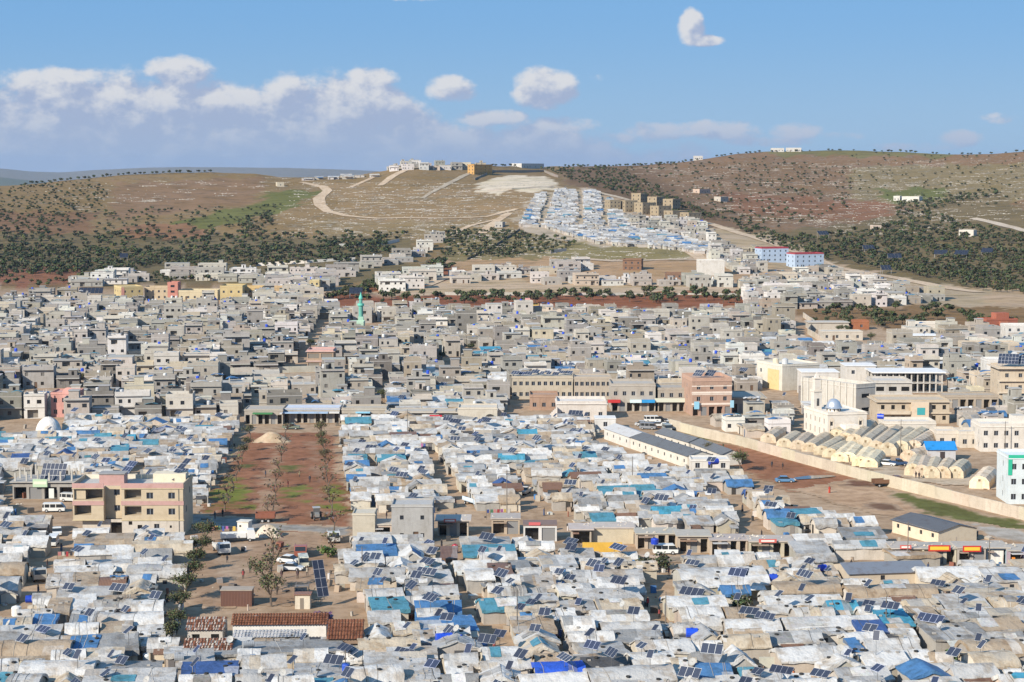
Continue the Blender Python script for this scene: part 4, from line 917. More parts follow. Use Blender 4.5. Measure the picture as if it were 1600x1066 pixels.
# the yellow and pink block of flats
A_, w, rz = frame_of(115, 287, 838); o = thing('apartment_house', A_, rz); claim(A_, rz, w, 12); tag(o, 'three-storey yellow block of flats with pink bands beside the brown field', 'apartment house')
k = w / 21.3; X1, X2, X3 = 5.9 * k, 9.4 * k, w; panes = []; o['framed'] = True; LOW = (.50, .46, .405)
wm = MB()
facade(wm, panes, (X2, 0), (1, 0), (0, 1), X3 - X2, -.5, 3.1, [(1.3, 2.0, 2.2, 2.9, .2, 'open'), (3.0, 3.9, .02, 2.2, .2, 'open'), (6.2, 7.2, 1.4, 2.4, .2, 'glass'), (9.2, 9.6, 1.6, 2.1, .2, 'open')], LOW)
facade(wm, panes, (1.5, 1.2), (1, 0), (0, 1), X1 - 1.5, -.5, 3.1, [], LOW); facade(wm, panes, (X1, 1.2), (1, 0), (0, 1), X2 - X1, -.5, 3.1, [(1.0, 3.3, .02, 2.5, 1.0, 'open')], LOW)
facade(wm, panes, (1.5, 11), (0, -1), (1, 0), 9.8, -.5, 3.1, [], LOW); wm.face([(X2, 0, -.5), (X2, 1.2, -.5), (X2, 1.2, 3.1), (X2, 0, 3.1)], LOW, 'wall'); wm.build('ground_floor_wall', o)
wm = MB(); lg = lambda a, b, z: (a, b, z + .95, z + 2.75, 2.0, 'room')
facade(wm, panes, (X2, 0), (1, 0), (0, 1), X3 - X2, 3.1, 9.5, [lg(.55, 3.8, 3.1), lg(.55, 3.8, 6.3), (4.8, 6.1, 4.2, 5.4, .2, 'glass'), (9.0, 10.3, 4.2, 5.4, .2, 'glass'), (4.8, 6.1, 7.3, 8.5, .2, 'glass'), (9.0, 10.3, 7.3, 8.5, .2, 'glass')], YEL, 'plain')
facade(wm, panes, (X1, 2), (1, 0), (0, 1), X2 - X1, 3.1, 9.5, [(1.6, 2.8, 4.6, 5.7, .2, 'glass'), (1.6, 2.8, 7.7, 8.8, .2, 'glass')], YEL, 'plain')
facade(wm, panes, (0, 0), (1, 0), (0, 1), X1, 3.1, 9.5, [(.25, 3.5, 4.1, 6.0, 2.4, 'room'), (.25, X1 - .1, 7.1, 9.1, 3.0, 'room')], YEL, 'plain')
facade(wm, panes, (0, 11), (0, -1), (1, 0), 11, 3.1, 9.5, [(2, 3.2, 4.2, 5.4, .2, 'glass'), (7.2, 10.6, 7.2, 9.1, 2.4, 'room'), (5, 6.2, 7.3, 8.5, .2, 'glass')], YEL, 'plain')
facade(wm, panes, (X3, 0), (0, 1), (-1, 0), 11, -.5, 9.5, [(3, 4.2, 4.2, 5.4, .2, 'glass'), (7, 8.2, 7.3, 8.5, .2, 'glass')], YEL, 'plain')
for x, y0 in ((X1, 0), (X2, 0)): wm.face([(x, y0, 3.1), (x, 2, 3.1), (x, 2, 9.5), (x, y0, 9.5)], YEL, 'plain')
wm.face([(0, 0, 3.1), (X1, 0, 3.1), (X1, 2, 3.1), (X2, 2, 3.1), (X2, 1.2, 3.1), (X2, 11, 3.1), (0, 11, 3.1)], LOW, 'plain'); wm.face([(0, 11, -.5), (X3, 11, -.5), (X3, 11, 9.5), (0, 11, 9.5)], YEL, 'plain'); wm.build('upper_wall', o)
put_panes(panes, o)
m = MB(); m.face([(0, 0, 9.5), (X1, 0, 9.5), (X1, 2, 9.5), (X2, 2, 9.5), (X2, 0, 9.5), (X3, 0, 9.5), (X3, 11, 9.5), (0, 11, 9.5)], (.45, .43, .40), 'plain'); m.build('roof', o)
for (a, b) in ((-.1, X1 + .1), (X2 - .1, X3 + .1)):
    add_box(o, 'pink_parapet', a, -.12, 9.35, b, .1, 10.3, PINK); add_box(o, 'pink_band', a, -.1, 6.05, b, -.003, 6.85, PINK); add_box(o, 'ledge', a - .04, -.16, 9.22, b + .04, -.02, 9.35, (.5, .42, .26)); add_box(o, 'ledge', a - .04, -.13, 3.05, b + .04, -.005, 3.2, (.5, .42, .26))
add_box(o, 'side_parapet', -.1, .1, 9.5, .1, 11, 10.3, YEL); add_box(o, 'side_parapet', X3 - .1, .1, 9.5, X3 + .1, 11, 10.3, YEL); add_box(o, 'back_parapet', .1, 10.85, 9.5, X3 - .1, 11, 10.3, (.6, .55, .45))
add_box(o, 'stair_tower', X1 - 1.2, 2.2, 9.51, X2 + .1, 5.5, 11.7, PINK); add_box(o, 'stair_tower_roof', X1 - 1.4, 2.0, 11.7, X2 + .3, 5.7, 11.85, (.3, .29, .28)); add_box(o, 'roof_shed', X2 + 5, 6, 9.51, X3 - .5, 9.5, 11.2, (.62, .55, .42)); add_box(o, 'drain_pipe', X3 - .9, -.09, -.3, X3 - .8, -.003, 9.2, (.15, .14, .12))
FLATS = (o, w, rz)

# grey shop with bare columns on its roof
o = bld('shop', 20, 115, 780, 1, 9, (.38, .36, .33), 'grey shop with bare roof columns left of the yellow flats', sh=3.6, win=0, side=0, ground=4, parapet=.0, overhang=.5)
m = MB()
for i in range(6):
    for y in (.4, 4.5, 8.6): h = random.uniform(1.4, 2.6); add_box(o, 'roof_column', .3 + i * (o['w'] - .9) / 5, y, 3.83, .65 + i * (o['w'] - .9) / 5, y + .35, 3.8 + h, (.42, .40, .36))
add_box(o, 'signboard', 4.5, -.62, 2.7, 7.6, -.52, 4.4, (.42, .55, .38), 'paint'); add_box(o, 'signboard', 4.7, -.64, 3.3, 7.4, -.621, 3.9, (.65, .66, .5), 'paint'); add_box(o, 'poster', 7.9, -.62, .3, 9.0, -.53, 2.4, (.6, .62, .58), 'paint')

# white mosque with a silver dome
A_ = G(1293, 687); o = thing('mosque', A_, R(14)); tag(o, 'white mosque with silver dome and square minaret', 'mosque'); claim(A_, R(14), 11, 16, 1); MW = (.60, .555, .495); o['framed'] = False; wm = MB(); panes = []; L1, L2, hh = 11.0, 16.0, 6.4
facade(wm, panes, (0, 0), (1, 0), (0, 1), L1, -.5, hh, [(.7, 1.5, .3, 2.6, .2, 'glass'), (.7, 1.5, 3.6, 5.2, .2, 'glass'), (8.9, 9.7, .3, 2.6, .2, 'glass'), (8.9, 9.7, 3.6, 5.2, .2, 'glass')], MW, 'plain')
sd = []
for i in range(5): y = 1.2 + i * 3.0; sd += [(y, y + .7, .9, 2.6, .2, 'shutter'), (y, y + .7, 3.9, 5.2, .2, 'shutter')]
facade(wm, panes, (0, L2), (0, -1), (1, 0), L2, -.5, hh, sd, MW, 'plain'); wm.face([(L1, 0, -.5), (L1, L2, -.5), (L1, L2, hh), (L1, 0, hh)], MW, 'plain'); wm.face([(0, L2, -.5), (L1, L2, -.5), (L1, L2, hh), (0, L2, hh)], MW, 'plain'); wm.build('wall', o); put_panes(panes, o)
for x in (1.1, 9.3):
    am = MB(); am.tube((x, -.06, 5.2), (x, .0, 5.2), .55, .55, 16, (.62, .54, .44), 'plain'); am.box(x - .62, -.07, .1, x - .45, -.002, 5.2, (.62, .54, .44)); am.box(x + .45, -.07, .1, x + .62, -.002, 5.2, (.62, .54, .44)); am.build('window_arch', o)
add_box(o, 'roof', -.15, -.15, hh, L1 + .15, L2 + .15, hh + .25, (.68, .62, .54)); 
m = MB(); m.box(0, 0, hh + .25, L1, .2, hh + .7, MW); m.box(0, L2 - .2, hh + .25, L1, L2, hh + .7, MW); m.box(0, .2, hh + .25, .2, L2 - .2, hh + .7, MW); m.box(L1 - .2, .2, hh + .25, L1, L2 - .2, hh + .7, MW); m.build('parapet', o)
add_box(o, 'entrance_block', 3.6, -3.2, -.4, 7.6, -.003, 4.0, (.70, .65, .58), 'plain')
m = MB(); m.lathe([(1.75, 0), (1.75, .9)], 20, (.66, .61, .54), 'plain', (4.2, 6, hh + .26)); dr = m.build('drum', o)
m = MB()
for i in range(10): a = i * .628; m.box(4.2 + 1.76 * math.cos(a) - .12, 6 + 1.76 * math.sin(a) - .12, hh + .45, 4.2 + 1.76 * math.cos(a) + .12, 6 + 1.76 * math.sin(a) + .12, hh + 1.0, (.05, .05, .05), 'glass')
m.build('drum_windows', o)
m = MB(); m.lathe([(2.3, 0), (2.15, .25)] + [(2.0 * math.cos(t), .25 + 2.2 * math.sin(t)) for t in np.linspace(0, 1.5, 9)] + [(.0, 2.5)], 24, (.62, .64, .67), 'dome_metal', (4.2, 6, hh + 1.16)); m.build('dome', o, smooth=True)
m = MB(); m.tube((4.2, 6, hh + 3.5), (4.2, 6, hh + 5.6), .07, .03, 6, (.5, .5, .5), 'dome_metal'); m.lathe([(0, 0), (.22, .2), (0, .4)], 8, (.6, .6, .6), 'dome_metal', (4.2, 6, hh + 4.0)); m.build('finial', o)
m = MB(); mx, my = 1.6, 11.5
m.box(mx - 1.1, my - 1.1, hh + .26, mx + 1.1, my + 1.1, hh + 5.0, MW); m.box(mx - 1.3, my - 1.3, hh + 5.0, mx + 1.3, my + 1.3, hh + 5.5, (.64, .58, .5)); m.box(mx - .8, my - .8, hh + 5.5, mx + .8, my + .8, hh + 8.4, MW); m.box(mx - 1.0, my - 1.0, hh + 8.4, mx + 1.0, my + 1.0, hh + 8.7, (.64, .58, .5))
i = len(m.v); m.v += [(mx - .6, my - .6, hh + 8.7), (mx + .6, my - .6, hh + 8.7), (mx + .6, my + .6, hh + 8.7), (mx - .6, my + .6, hh + 8.7), (mx, my, hh + 10.2)]
for q in range(4): m.f.append((i + q, i + (q + 1) % 4, i + 4)); m.c.append(MW); m.m.append('plain')
m.build('minaret', o); add_box(o, 'minaret_window', mx - .35, my - 1.13, hh + 1.2, mx + .35, my - 1.101, hh + 3.2, (.05, .05, .05), 'glass'); add_box(o, 'notice_board', 1.9, -.12, .6, 3.4, -.02, 1.9, (.25, .03, .04), 'paint')

# around the mosque
o = bld('apartment_house', 1222, 1280, 611, 2, 16, (.66, .62, .54), 'tall white and yellow block left behind the white mosque', sh=3.9, win=0, side=3, vb1=608, parapet=.5); add_box(o, 'yellow_panel', -.05, 2, 0, -.003, 9, 6.5, (.55, .43, .22))
m = MB(); m.lathe([(0, 0), (1.0, 0), (1.0, 1.6), (.3, 1.9), (0, 1.9)], 12, (.45, .46, .47), 'tank', (4, 5, 8.05)); m.build('water_tank', o); m = MB(); m.lathe([(0, 0), (1.0, 0), (1.0, 1.6), (.3, 1.9), (0, 1.9)], 12, (.6, .52, .38), 'tank', (1.8, 7, 8.05)); m.build('water_tank', o)
bld('house', 1253, 1310, 619, 2, 10, (.66, .63, .59), 'white two-storey house with flat white roof behind the minaret', 'house', sh=3.7, win=2, side=1, parapet=.0, slabc=(.72, .71, .70), overhang=.25, ww=1.2)
bld('house', 1321, 1368, 606, 2, 10, (.66, .63, .59), 'white house left of the open concrete frame', 'house', sh=3.5, win=2, side=1, parapet=.0, slabc=(.70, .69, .68), overhang=.25)
# open concrete frame under a white roof
A_, w, rz = frame_of(1365, 1474, 614); o = thing('unfinished_building', A_, rz); claim(A_, rz, w, 12); tag(o, 'unfinished open concrete frame with rows of columns under white roof', 'building')
for s in range(2): add_box(o, 'floor_slab', 0, 0, s * 3.1 - .15, w, 12, s * 3.1 + .15, (.45, .43, .40))
add_box(o, 'roof_slab', -.6, -.6, 6.3, w + .6, 12.6, 6.7, (.66, .66, .66)); n = 12
for i in range(n):
    for y in (.2, 6, 11.6):
        for s in range(2): x = .2 + i * (w - .8) / (n - 1); add_box(o, 'column', x, y, s * 3.1 + .151, x + .38, y + .38, s * 3.1 + 2.94 + .2 * s, (.46, .44, .41))
add_box(o, 'back_wall', 0, 11.99, .15, w, 12.1, 6.2, (.40, .38, .35), 'wall'); add_box(o, 'infill_wall', 0, -.02, .15, w * .45, .1, 1.2, (.5, .47, .43), 'wall')
o = bld('concrete_hall', 1337, 1371, 650, 2, 24, (.56, .53, .48), 'long pale concrete hall with ribbed side behind the mosque dome', sh=4.0, win=1, side=0, vb1=648, turn=R(9), parapet=.9, tone='open', ww=3.0)
for i in range(9): add_box(o, 'pilaster', -.32, 1 + i * 2.75, -.4, -.003, 1.45 + i * 2.75, 9.2, (.50, .475, .43))
bld('concrete_hall', 1365, 1424, 634, 2, 12, (.54, .51, .47), 'grey concrete block with flat roof above the signed beige building', sh=3.4, win=3, side=1, tone='open', ww=2.4, wh=1.3, overhang=.4)
o = bld('beige_building', 1371, 1483, 662, 2, 12, BEI, 'beige two-storey building with a teal sign on its front', sh=3.0, win=7, side=2, overhang=.7, parapet=.5, tone='open', ww=1.0)
w = o['w']; add_box(o, 'sign_wall', w * .46, -1.4, -.3, w * .70, -.003, 6.2, (.55, .45, .34)); add_box(o, 'teal_sign', w * .535, -1.46, 2.6, w * .645, -1.405, 4.6, (.05, .30, .32), 'paint'); add_box(o, 'balcony', 0, -1.2, 2.7, w * .45, -.003, 3.6, BEI)
bld('house', 1382, 1462, 683, 1, 9, (.66, .61, .54), 'long low white house behind the beige tunnel tents', 'house', sh=3.4, win=4, side=2); bld('house', 1463, 1499, 698, 1, 8, (.64, .58, .50), 'small white house left of the flat grey-topped house', 'house', sh=3.3, win=2, side=1)
bld('house', 1500, 1530, 700, 1, 8, (.60, .55, .48), 'cream house beside the large white house at right', 'house', sh=3.4, win=2, side=1); o = bld('house', 1532, 1612, 706, 2, 10, (.68, .64, .58), 'large white house at the right edge above the wall', 'house', sh=3.1, win=5, side=2, parapet=.7); add_box(o, 'roof_room', 9, 4, 6.43, 12, 8, 8.6, (.6, .57, .52), 'wall')
o = bld('apartment_house', 1562, 1625, 632, 3, 12, (.58, .49, .38), 'beige three-storey house with solar roof at the right edge', sh=3.6, win=3, side=2, overhang=1.1, parapet=.4)
RIGHT_TALL = o
o = bld('shop', 1474, 1560, 638, 1, 8, (.42, .36, .29), 'row of dark open workshops right of the concrete frame', sh=3.4, win=0, side=0, ground=7, parapet=.3); bld('house', 1542, 1574, 596, 2, 9, (.68, .67, .65), 'white two-storey house right of the open concrete frame', 'house', sh=3.3, win=2, side=2)
A_, w, rz = frame_of(1449, 1493, 720); o = thing('shed', A_, rz); claim(A_, rz, w, 7); tag(o, 'grey shed with bright blue roof among the beige tents', 'shed'); add_box(o, 'wall', 0, 0, -.3, w, 6, 2.7, (.45, .45, .46), 'metal'); add_box(o, 'doorway', w * .45, -.04, 0, w * .62, -.003, 2.2, (.05, .04, .04), 'paint')
m = MB(); m.face([(-.4, -.4, 2.65), (w + .4, -.4, 2.65), (w + .4, 3, 4.4), (-.4, 3, 4.4)], (.02, .22, .55), 'metal'); m.face([(-.4, 6.4, 2.65), (w + .4, 6.4, 2.65), (w + .4, 3, 4.4), (-.4, 3, 4.4)], (.02, .22, .55), 'metal'); m.face([(0, 0, 2.7), (0, 6, 2.7), (0, 3, 4.3)], (.45, .45, .46), 'metal'); m.face([(w, 0, 2.7), (w, 6, 2.7), (w, 3, 4.3)], (.45, .45, .46), 'metal'); m.build('roof', o)
o = bld('white_clinic', 1575, 1625, 788, 3, 10, (.66, .72, .74), 'white building with green edges cut by the right border', sh=3.2, win=3, side=1, parapet=.5); w = o['w']
for nm, b in (('green_trim', (-.12, -.12, 9.8, w + .12, -.003, 10.5)), ('green_trim', (-.14, -.1, 6.2, .7, -.004, 9.8)), ('green_trim', (4.2, -.11, 0, 4.8, -.004, 9.8))): add_box(o, nm, *b, (.03, .38, .24), 'paint')
# beige tunnel tents
def tunnel(fu, fv, bu, bv, wd, h, label, col=(.50, .425, .315)):
    A_, B_ = G(fu, fv), G(bu, bv); D_ = B_ - A_; L_ = D_.length; rz = math.atan2(D_.y, D_.x) - math.pi / 2; o = thing('relief_tent', A_, rz); tag(o, label, 'tent', 'beige relief tents by the mosque'); claim(A_, rz, wd / 2, L_, wd / 2)
    c = jit(col, .07); prof = [(-wd / 2, 0), (-wd / 2 + .12, h * .55), (-wd * .30, h * .86), (0, h), (wd * .30, h * .86), (wd / 2 - .12, h * .55), (wd / 2, 0)]
    m = MB()
    for (a, b) in zip(prof, prof[1:]):
        nseg = max(2, int(L_ / 2.5))
        for k in range(nseg):
            y0, y1 = L_ * k / nseg, L_ * (k + 1) / nseg; dz = .07
            m.face([(a[0], y0, a[1]), (b[0], y0, b[1]), (b[0], (y0 + y1) / 2, b[1] - dz), (a[0], (y0 + y1) / 2, a[1] - dz * (a[1] > .1))], c, 'tarp'); m.face([(a[0], (y0 + y1) / 2, a[1] - dz * (a[1] > .1)), (b[0], (y0 + y1) / 2, b[1] - dz), (b[0], y1, b[1]), (a[0], y1, a[1])], c, 'tarp')
    m.build('cover', o)
    e = MB(); e.face([(x, .01, z) for x, z in prof], tuple(x * 1.03 for x in c), 'tarp'); e.build('end_wall', o); e = MB(); e.face([(x, L_ - .01, z) for x, z in reversed(prof)], c, 'tarp'); e.build('end_wall', o)
    add_box(o, 'vent', -.25, -.05, h * .55, .25, -.003, h * .72, (.2, .15, .09), 'cloth'); add_box(o, 'flap_door', -.6, -.04, 0, .6, -.002, 1.8, tuple(x * .82 for x in c), 'cloth')
FR = [(1307, 690, 1322, 674), (1321, 696, 1340, 676), (1335, 698, 1360, 674), (1352, 703, 1384, 678), (1369, 709, 1402, 682), (1387, 712, 1420, 686), (1408, 709, 1440, 686), (1428, 708, 1458, 690)]
for i, t in enumerate(FR): tunnel(*t, 4.6, 3.4, 'long beige tunnel tent below the mosque, %s from the left in its row' % ordinal(i))
for i, t in enumerate([(1200, 692, 1216, 681), (1225, 700, 1243, 688), (1247, 703, 1262, 690), (1265, 707, 1290, 690), (1284, 712, 1312, 696), (1297, 716, 1320, 704)]): tunnel(*t, 4.2, 2.6, 'low beige tent along the long wall, %s from the left' % ordinal(i))
for i, t in enumerate([(1312, 722, 1330, 704), (1325, 722, 1338, 708), (1345, 729, 1357, 713), (1357, 731, 1370, 717)]): tunnel(*t, 4.4, 2.5, 'small pale tent in front of the long tents, %s from the left' % ordinal(i), (.68, .58, .40))
for i, t in enumerate([(1426, 744, 1434, 728), (1440, 746, 1446, 730), (1455, 748, 1462, 732), (1472, 748, 1482, 734), (1492, 748, 1505, 736)]): tunnel(*t, 4.0, 3.0, 'upright beige tent beside the car park, %s from the left' % ordinal(i))
tunnel(1530, 764, 1545, 748, 4.5, 3, 'lone cream tent near the right end of the long wall', (.66, .56, .42)); tunnel(1572, 768, 1578, 756, 4.0, 2.8, 'small yellow tent beside the green-edged building', (.66, .5, .24)); tunnel(1420, 722, 1446, 716, 5, 3, 'wide beige tent left of the blue-roofed shed')
# long school sheds by the football ground
def long_shed(ua, va, ub, vb, wd, h, wc, rc, label, nwin=8):
    A_, B_ = G(ua, va), G(ub, vb); D_ = B_ - A_; L_ = D_.length; rz = math.atan2(D_.y, D_.x); o = thing('long_shed', A_, rz); tag(o, label, 'shed'); claim(A_, rz, L_, wd); o['framed'] = False
    m = MB(); pn = []; facade(m, pn, (0, 0), (1, 0), (0, 1), L_, -.3, h, [(L_ * (i + .4) / nwin, L_ * (i + .4) / nwin + .8, 1.2, 2.0, .15, 'glass') for i in range(nwin)], wc, 'plain'); m.face([(L_, 0, -.3), (L_, wd, -.3), (L_, wd, h), (L_, wd / 2, h + .9), (L_, 0, h)], wc, 'plain'); m.face([(0, 0, -.3), (0, wd, -.3), (0, wd, h), (0, wd / 2, h + .9), (0, 0, h)], wc, 'plain'); m.face([(0, wd, -.3), (L_, wd, -.3), (L_, wd, h), (0, wd, h)], wc, 'plain'); m.build('wall', o); put_panes(pn, o)
    m = MB(); m.face([(-.3, -.4, h - .1), (L_ + .3, -.4, h - .1), (L_ + .3, wd / 2, h + 1.0), (-.3, wd / 2, h + 1.0)], rc, 'metal'); m.face([(-.3, wd + .4, h - .1), (L_ + .3, wd + .4, h - .1), (L_ + .3, wd / 2, h + 1.0), (-.3, wd / 2, h + 1.0)], rc, 'metal'); m.build('roof', o)
long_shed(944, 686, 984, 701, 6.5, 3, (.54, .525, .49), (.50, .49, .475), 'white-roofed end of the long shed row left of the football ground', 4); long_shed(985, 701, 1074, 732, 6.5, 3, (.55, .52, .465), (.13, .13, .13), 'long white shed with dark grey roof left of the football ground', 9)
long_shed(1024, 692, 1076, 708, 5, 2.8, (.54, .505, .45), (.15, .15, .15), 'grey-roofed classroom shed beside the football ground, farther one', 5); long_shed(1080, 709, 1128, 728, 5, 2.8, (.54, .505, .45), (.14, .14, .14), 'grey-roofed classroom shed beside the football ground, nearer one', 5)
bld('house', 1080, 1140, 738, 1, 6, (.66, .64, .60), 'low white flat-roofed house at the near end of the sheds', 'house', sh=2.6, win=3, side=1, parapet=.3); bld('house', 930, 962, 672, 1, 6, (.70, .69, .67), 'white flat hut at the far end of the sheds', 'house', sh=3, win=1, side=1, parapet=0)
# free-standing walls
def wall_line(name, pts, h, col, label, t=.3, step=8.0, coping=True, base=.4):
    W = [P(u, v) for u, v in pts]; o = thing(name, W[0]); tag(o, label, 'wall'); k = 0
    for a, b in zip(W, W[1:]):
        L_ = (b - a).length; n = max(1, int(round(L_ / step)))
        for i in range(n):
            p, q = a.lerp(b, i / n) - W[0], a.lerp(b, (i + 1) / n) - W[0]; d = (q - p).normalized(); N_ = Vector((-d.y, d.x, 0)) * t / 2; m = MB(); hh_ = h * random.uniform(.95, 1.05)
            m.v += [tuple(p - N_ - Vector((0, 0, base))), tuple(q - N_ - Vector((0, 0, base))), tuple(q + N_ - Vector((0, 0, base))), tuple(p + N_ - Vector((0, 0, base))), tuple(p - N_ + Vector((0, 0, hh_))), tuple(q - N_ + Vector((0, 0, hh_))), tuple(q + N_ + Vector((0, 0, hh_))), tuple(p + N_ + Vector((0, 0, hh_)))]
            c = jit(col, .07)
            for f in ((0, 1, 5, 4), (1, 2, 6, 5), (2, 3, 7, 6), (3, 0, 4, 7), (4, 5, 6, 7)): m.f.append(f); m.c.append(c); m.m.append('wall')
            m.build('wall_panel', o)
    return o
wall_line('boundary_wall', [(1046, 670), (1100, 685), (1150, 695), (1222, 716), (1330, 746), (1410, 766), (1515, 792), (1620, 818)], 2.6, (.50, .435, .345), 'long cream boundary wall between football ground and beige tents', step=6)
wall_line('retaining_wall', [(742, 281), (770, 270), (850, 270), (872, 278)], 2.2, (.30, .265, .23), 'dark retaining wall around the pale quarry terrace', step=16, base=2); wall_line('boundary_wall', [(742, 300), (800, 297), (865, 294)], 1.4, (.5, .46, .4), 'low wall along the foot of the pale quarry terrace', step=14, base=2)
wall_line('boundary_wall', [(400, 414), (480, 412), (555, 408)], 2.2, (.60, .57, .52), 'white wall along the left olive grove', step=14, base=2); wall_line('boundary_wall', [(530, 386), (600, 382), (624, 377)], 2.4, (.60, .57, .53), 'white wall below the tan hillside', step=14, base=2)
wall_line('boundary_wall', [(695, 461), (940, 462), (1180, 462)], 1.6, (.42, .40, .37), 'grey wall between red soil strip and terraced houses', step=14, base=2); wall_line('boundary_wall', [(1050, 383), (1120, 400), (1175, 413)], 2.4, (.58, .55, .5), 'pale wall below the hill camp running down right', step=14, base=2)
wall_line('boundary_wall', [(1255, 496), (1272, 508), (1262, 522), (1300, 545)], 2.4, (.52, .46, .38), 'stepped cream wall beside the brown field road', step=8); wall_line('boundary_wall', [(1300, 546), (1460, 540)], 2.2, (.5, .45, .38), 'tan wall below the two long grey sheds', step=10); wall_line('boundary_wall', [(225, 588), (400, 584), (498, 581)], 2.2, (.45, .42, .37), 'grey yard wall behind the dirt lane', step=8)
wall_line('boundary_wall', [(860, 396), (885, 392)], 2.2, (.5, .47, .43), 'short pale wall left below the hill camp', step=12, base=2); wall_line('boundary_wall', [(812, 360), (800, 368), (760, 392), (730, 404)], 1.4, (.13, .12, .11), 'dark low wall running down beside the middle slope', step=14, base=2)
wall_line('boundary_wall', [(1395, 748), (1560, 735), (1600, 740)], 1.6, (.6, .52, .42), 'cream yard wall behind the upright beige tents', step=8) if False else None

# yellow schools
SY = (.55, .445, .24)
o = bld('school', 190, 224, 471, 2, 16, SY, 'left yellow school wing with a pink corner', sh=3.6, win=3, side=3, vb1=470, parapet=.6, slabc=(.6, .5, .28)); add_box(o, 'pink_corner', -.1, -.1, 0, 1.6, -.003, 7.8, (.55, .27, .22))
o = bld('school', 226, 262, 469, 2, 12, (.53, .43, .30), 'middle yellow school wing left of the pink tower', sh=3.2, win=4, side=1, parapet=.6); o = bld('school', 262, 278, 469, 3, 10, (.55, .25, .20), 'pink school tower between two yellow wings', sh=3.0, win=1, side=1, parapet=.6, ww=2.2)
bld('school', 279, 340, 469, 1, 14, (.60, .52, .36), 'low yellow school wing right of the pink tower', sh=4.4, win=6, side=1, parapet=.8); o = bld('school', 344, 379, 472, 2, 18, SY, 'square yellow school block with two rows of windows', sh=3.9, win=3, side=2, parapet=.8); bld('school', 380, 410, 470, 2, 12, (.60, .44, .22), 'yellow and pink school wing right of the square block', sh=3.4, win=4, side=1, parapet=.6, bands=(.55, .27, .22))
bld('school', 400, 450, 460, 1, 10, (.54, .40, .24), 'low yellow building behind the grey houses', sh=3.6, win=6, side=1, parapet=.6); bld('house', 484, 499, 456, 2, 8, (.60, .50, .28), 'small yellow two-storey house at the olive slope edge', 'house', sh=3, win=2, side=1)
bld('house', 378, 412, 480, 1, 9, (.58, .27, .26), 'pink flat-roofed house below the yellow schools', 'house', sh=3.2, win=3, side=1) if False else None
# light blue blocks on the slope
LB = (.42, .52, .66)
for (a, b, v, n, lab) in ((1190, 1232, 411, 3, 'light blue three-storey block with dark red roof edge, left one'), (1242, 1287, 418, 3, 'light blue three-storey block with dark red roof edge, right one')):
    o = bld('apartment_house', a, b, v, n, 12, LB, lab, sh=3.0, win=5, side=2, base=3, parapet=.9, parc=(.30, .05, .06), mat='plain')
# front street of the town
o = bld('shop_house', 1081, 1143, 650, 3, 14, (.46, .31, .24), 'brown block with pale stripes and shops beneath', sh=3.3, win=3, side=1, ground=5, bands=(.68, .58, .50), parapet=.9, parc=(.45, .30, .23), vb1=649)
w = o['w']; add_box(o, 'stripe', -.05, -.05, 8.4, w + .05, -.003, 8.7, (.66, .56, .48)); add_box(o, 'stripe', -.05, -.05, 6.0, w + .05, -.004, 6.3, (.66, .56, .48)); add_box(o, 'banner', .5, -.7, 2.0, 2.0, -.62, 4.2, (.25, .5, .65), 'paint'); add_box(o, 'banner', w - .6, -.7, 2.3, w + .5, -.62, 4.4, (.3, .52, .65), 'paint'); STRIPED = o
o = bld('shop_house', 955, 1024, 643, 2, 13, (.44, .40, .35), 'grey-brown two-storey block with awnings over its shops', sh=3.7, win=5, side=2, ground=6, parapet=.6, tone='glass'); w = o['w']
for nm, a, b, c in (('awning', -1.0, w * .2, (.45, .04, .04)), ('awning', w * .42, w * .68, (.55, .68, .70)), ('awning', w * .69, w * .98, (.03, .25, .55))): add_box(o, nm, a, -1.5, 2.7, b, -.05, 3.5, c, 'cloth')
o = bld('shop_house', 1028, 1070, 643, 2, 11, (.40, .36, .31), 'low brown shop block with a long pale sign', sh=3.2, win=3, side=1, ground=4, parapet=.4); add_box(o, 'signboard', -1, -1.0, 2.8, o['w'] + 1, -.8, 4.0, (.50, .52, .44), 'paint')
o = bld('house', 870, 948, 656, 1, 12, (.66, .61, .56), 'white house with an outside stair on the shop street', 'house', sh=4.4, win=4, side=1, parapet=.7, overhang=.3)
m = MB()
for i in range(8): m.box(-.3 - i * .42, -1.5, -.3, .1 - i * .42, -.01, 3.6 - i * .45, (.62, .57, .52), 'plain')
m.build('stair', o)
bld('house', 828, 872, 641, 1, 10, (.40, .27, .20), 'brown one-storey house left of the white stair house', 'house', sh=3.8, win=3, side=1); o = bld('shop_house', 800, 895, 624, 2, 10, (.50, .44, .35), 'long beige two-storey row crowded with solar panels', sh=3.3, win=10, side=2, parapet=.4); LONGROW = o; bld('shop_house', 897, 955, 624, 2, 9, (.46, .40, .33), 'beige two-storey row right of the solar-crowded row', sh=3.2, win=7, side=1, parapet=.4)
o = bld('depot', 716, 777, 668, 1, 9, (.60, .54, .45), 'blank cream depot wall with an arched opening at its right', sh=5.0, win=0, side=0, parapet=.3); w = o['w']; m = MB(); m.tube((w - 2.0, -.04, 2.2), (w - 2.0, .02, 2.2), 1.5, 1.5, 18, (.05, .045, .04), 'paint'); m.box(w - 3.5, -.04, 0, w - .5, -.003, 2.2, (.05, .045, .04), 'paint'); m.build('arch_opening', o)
o = bld('shop', 382, 442, 663, 1, 9, (.42, .38, .33), 'dark open shopfronts at the head of the brown field, left part', sh=3.8, win=0, side=0, ground=6, parapet=.2); add_box(o, 'awning', 2.5, -2.0, 3.0, 8, -.05, 3.3, (.06, .2, .08), 'cloth'); add_box(o, 'awning', 10, -1.8, 3.1, o['w'], -.05, 3.3, (.55, .55, .56), 'cloth')
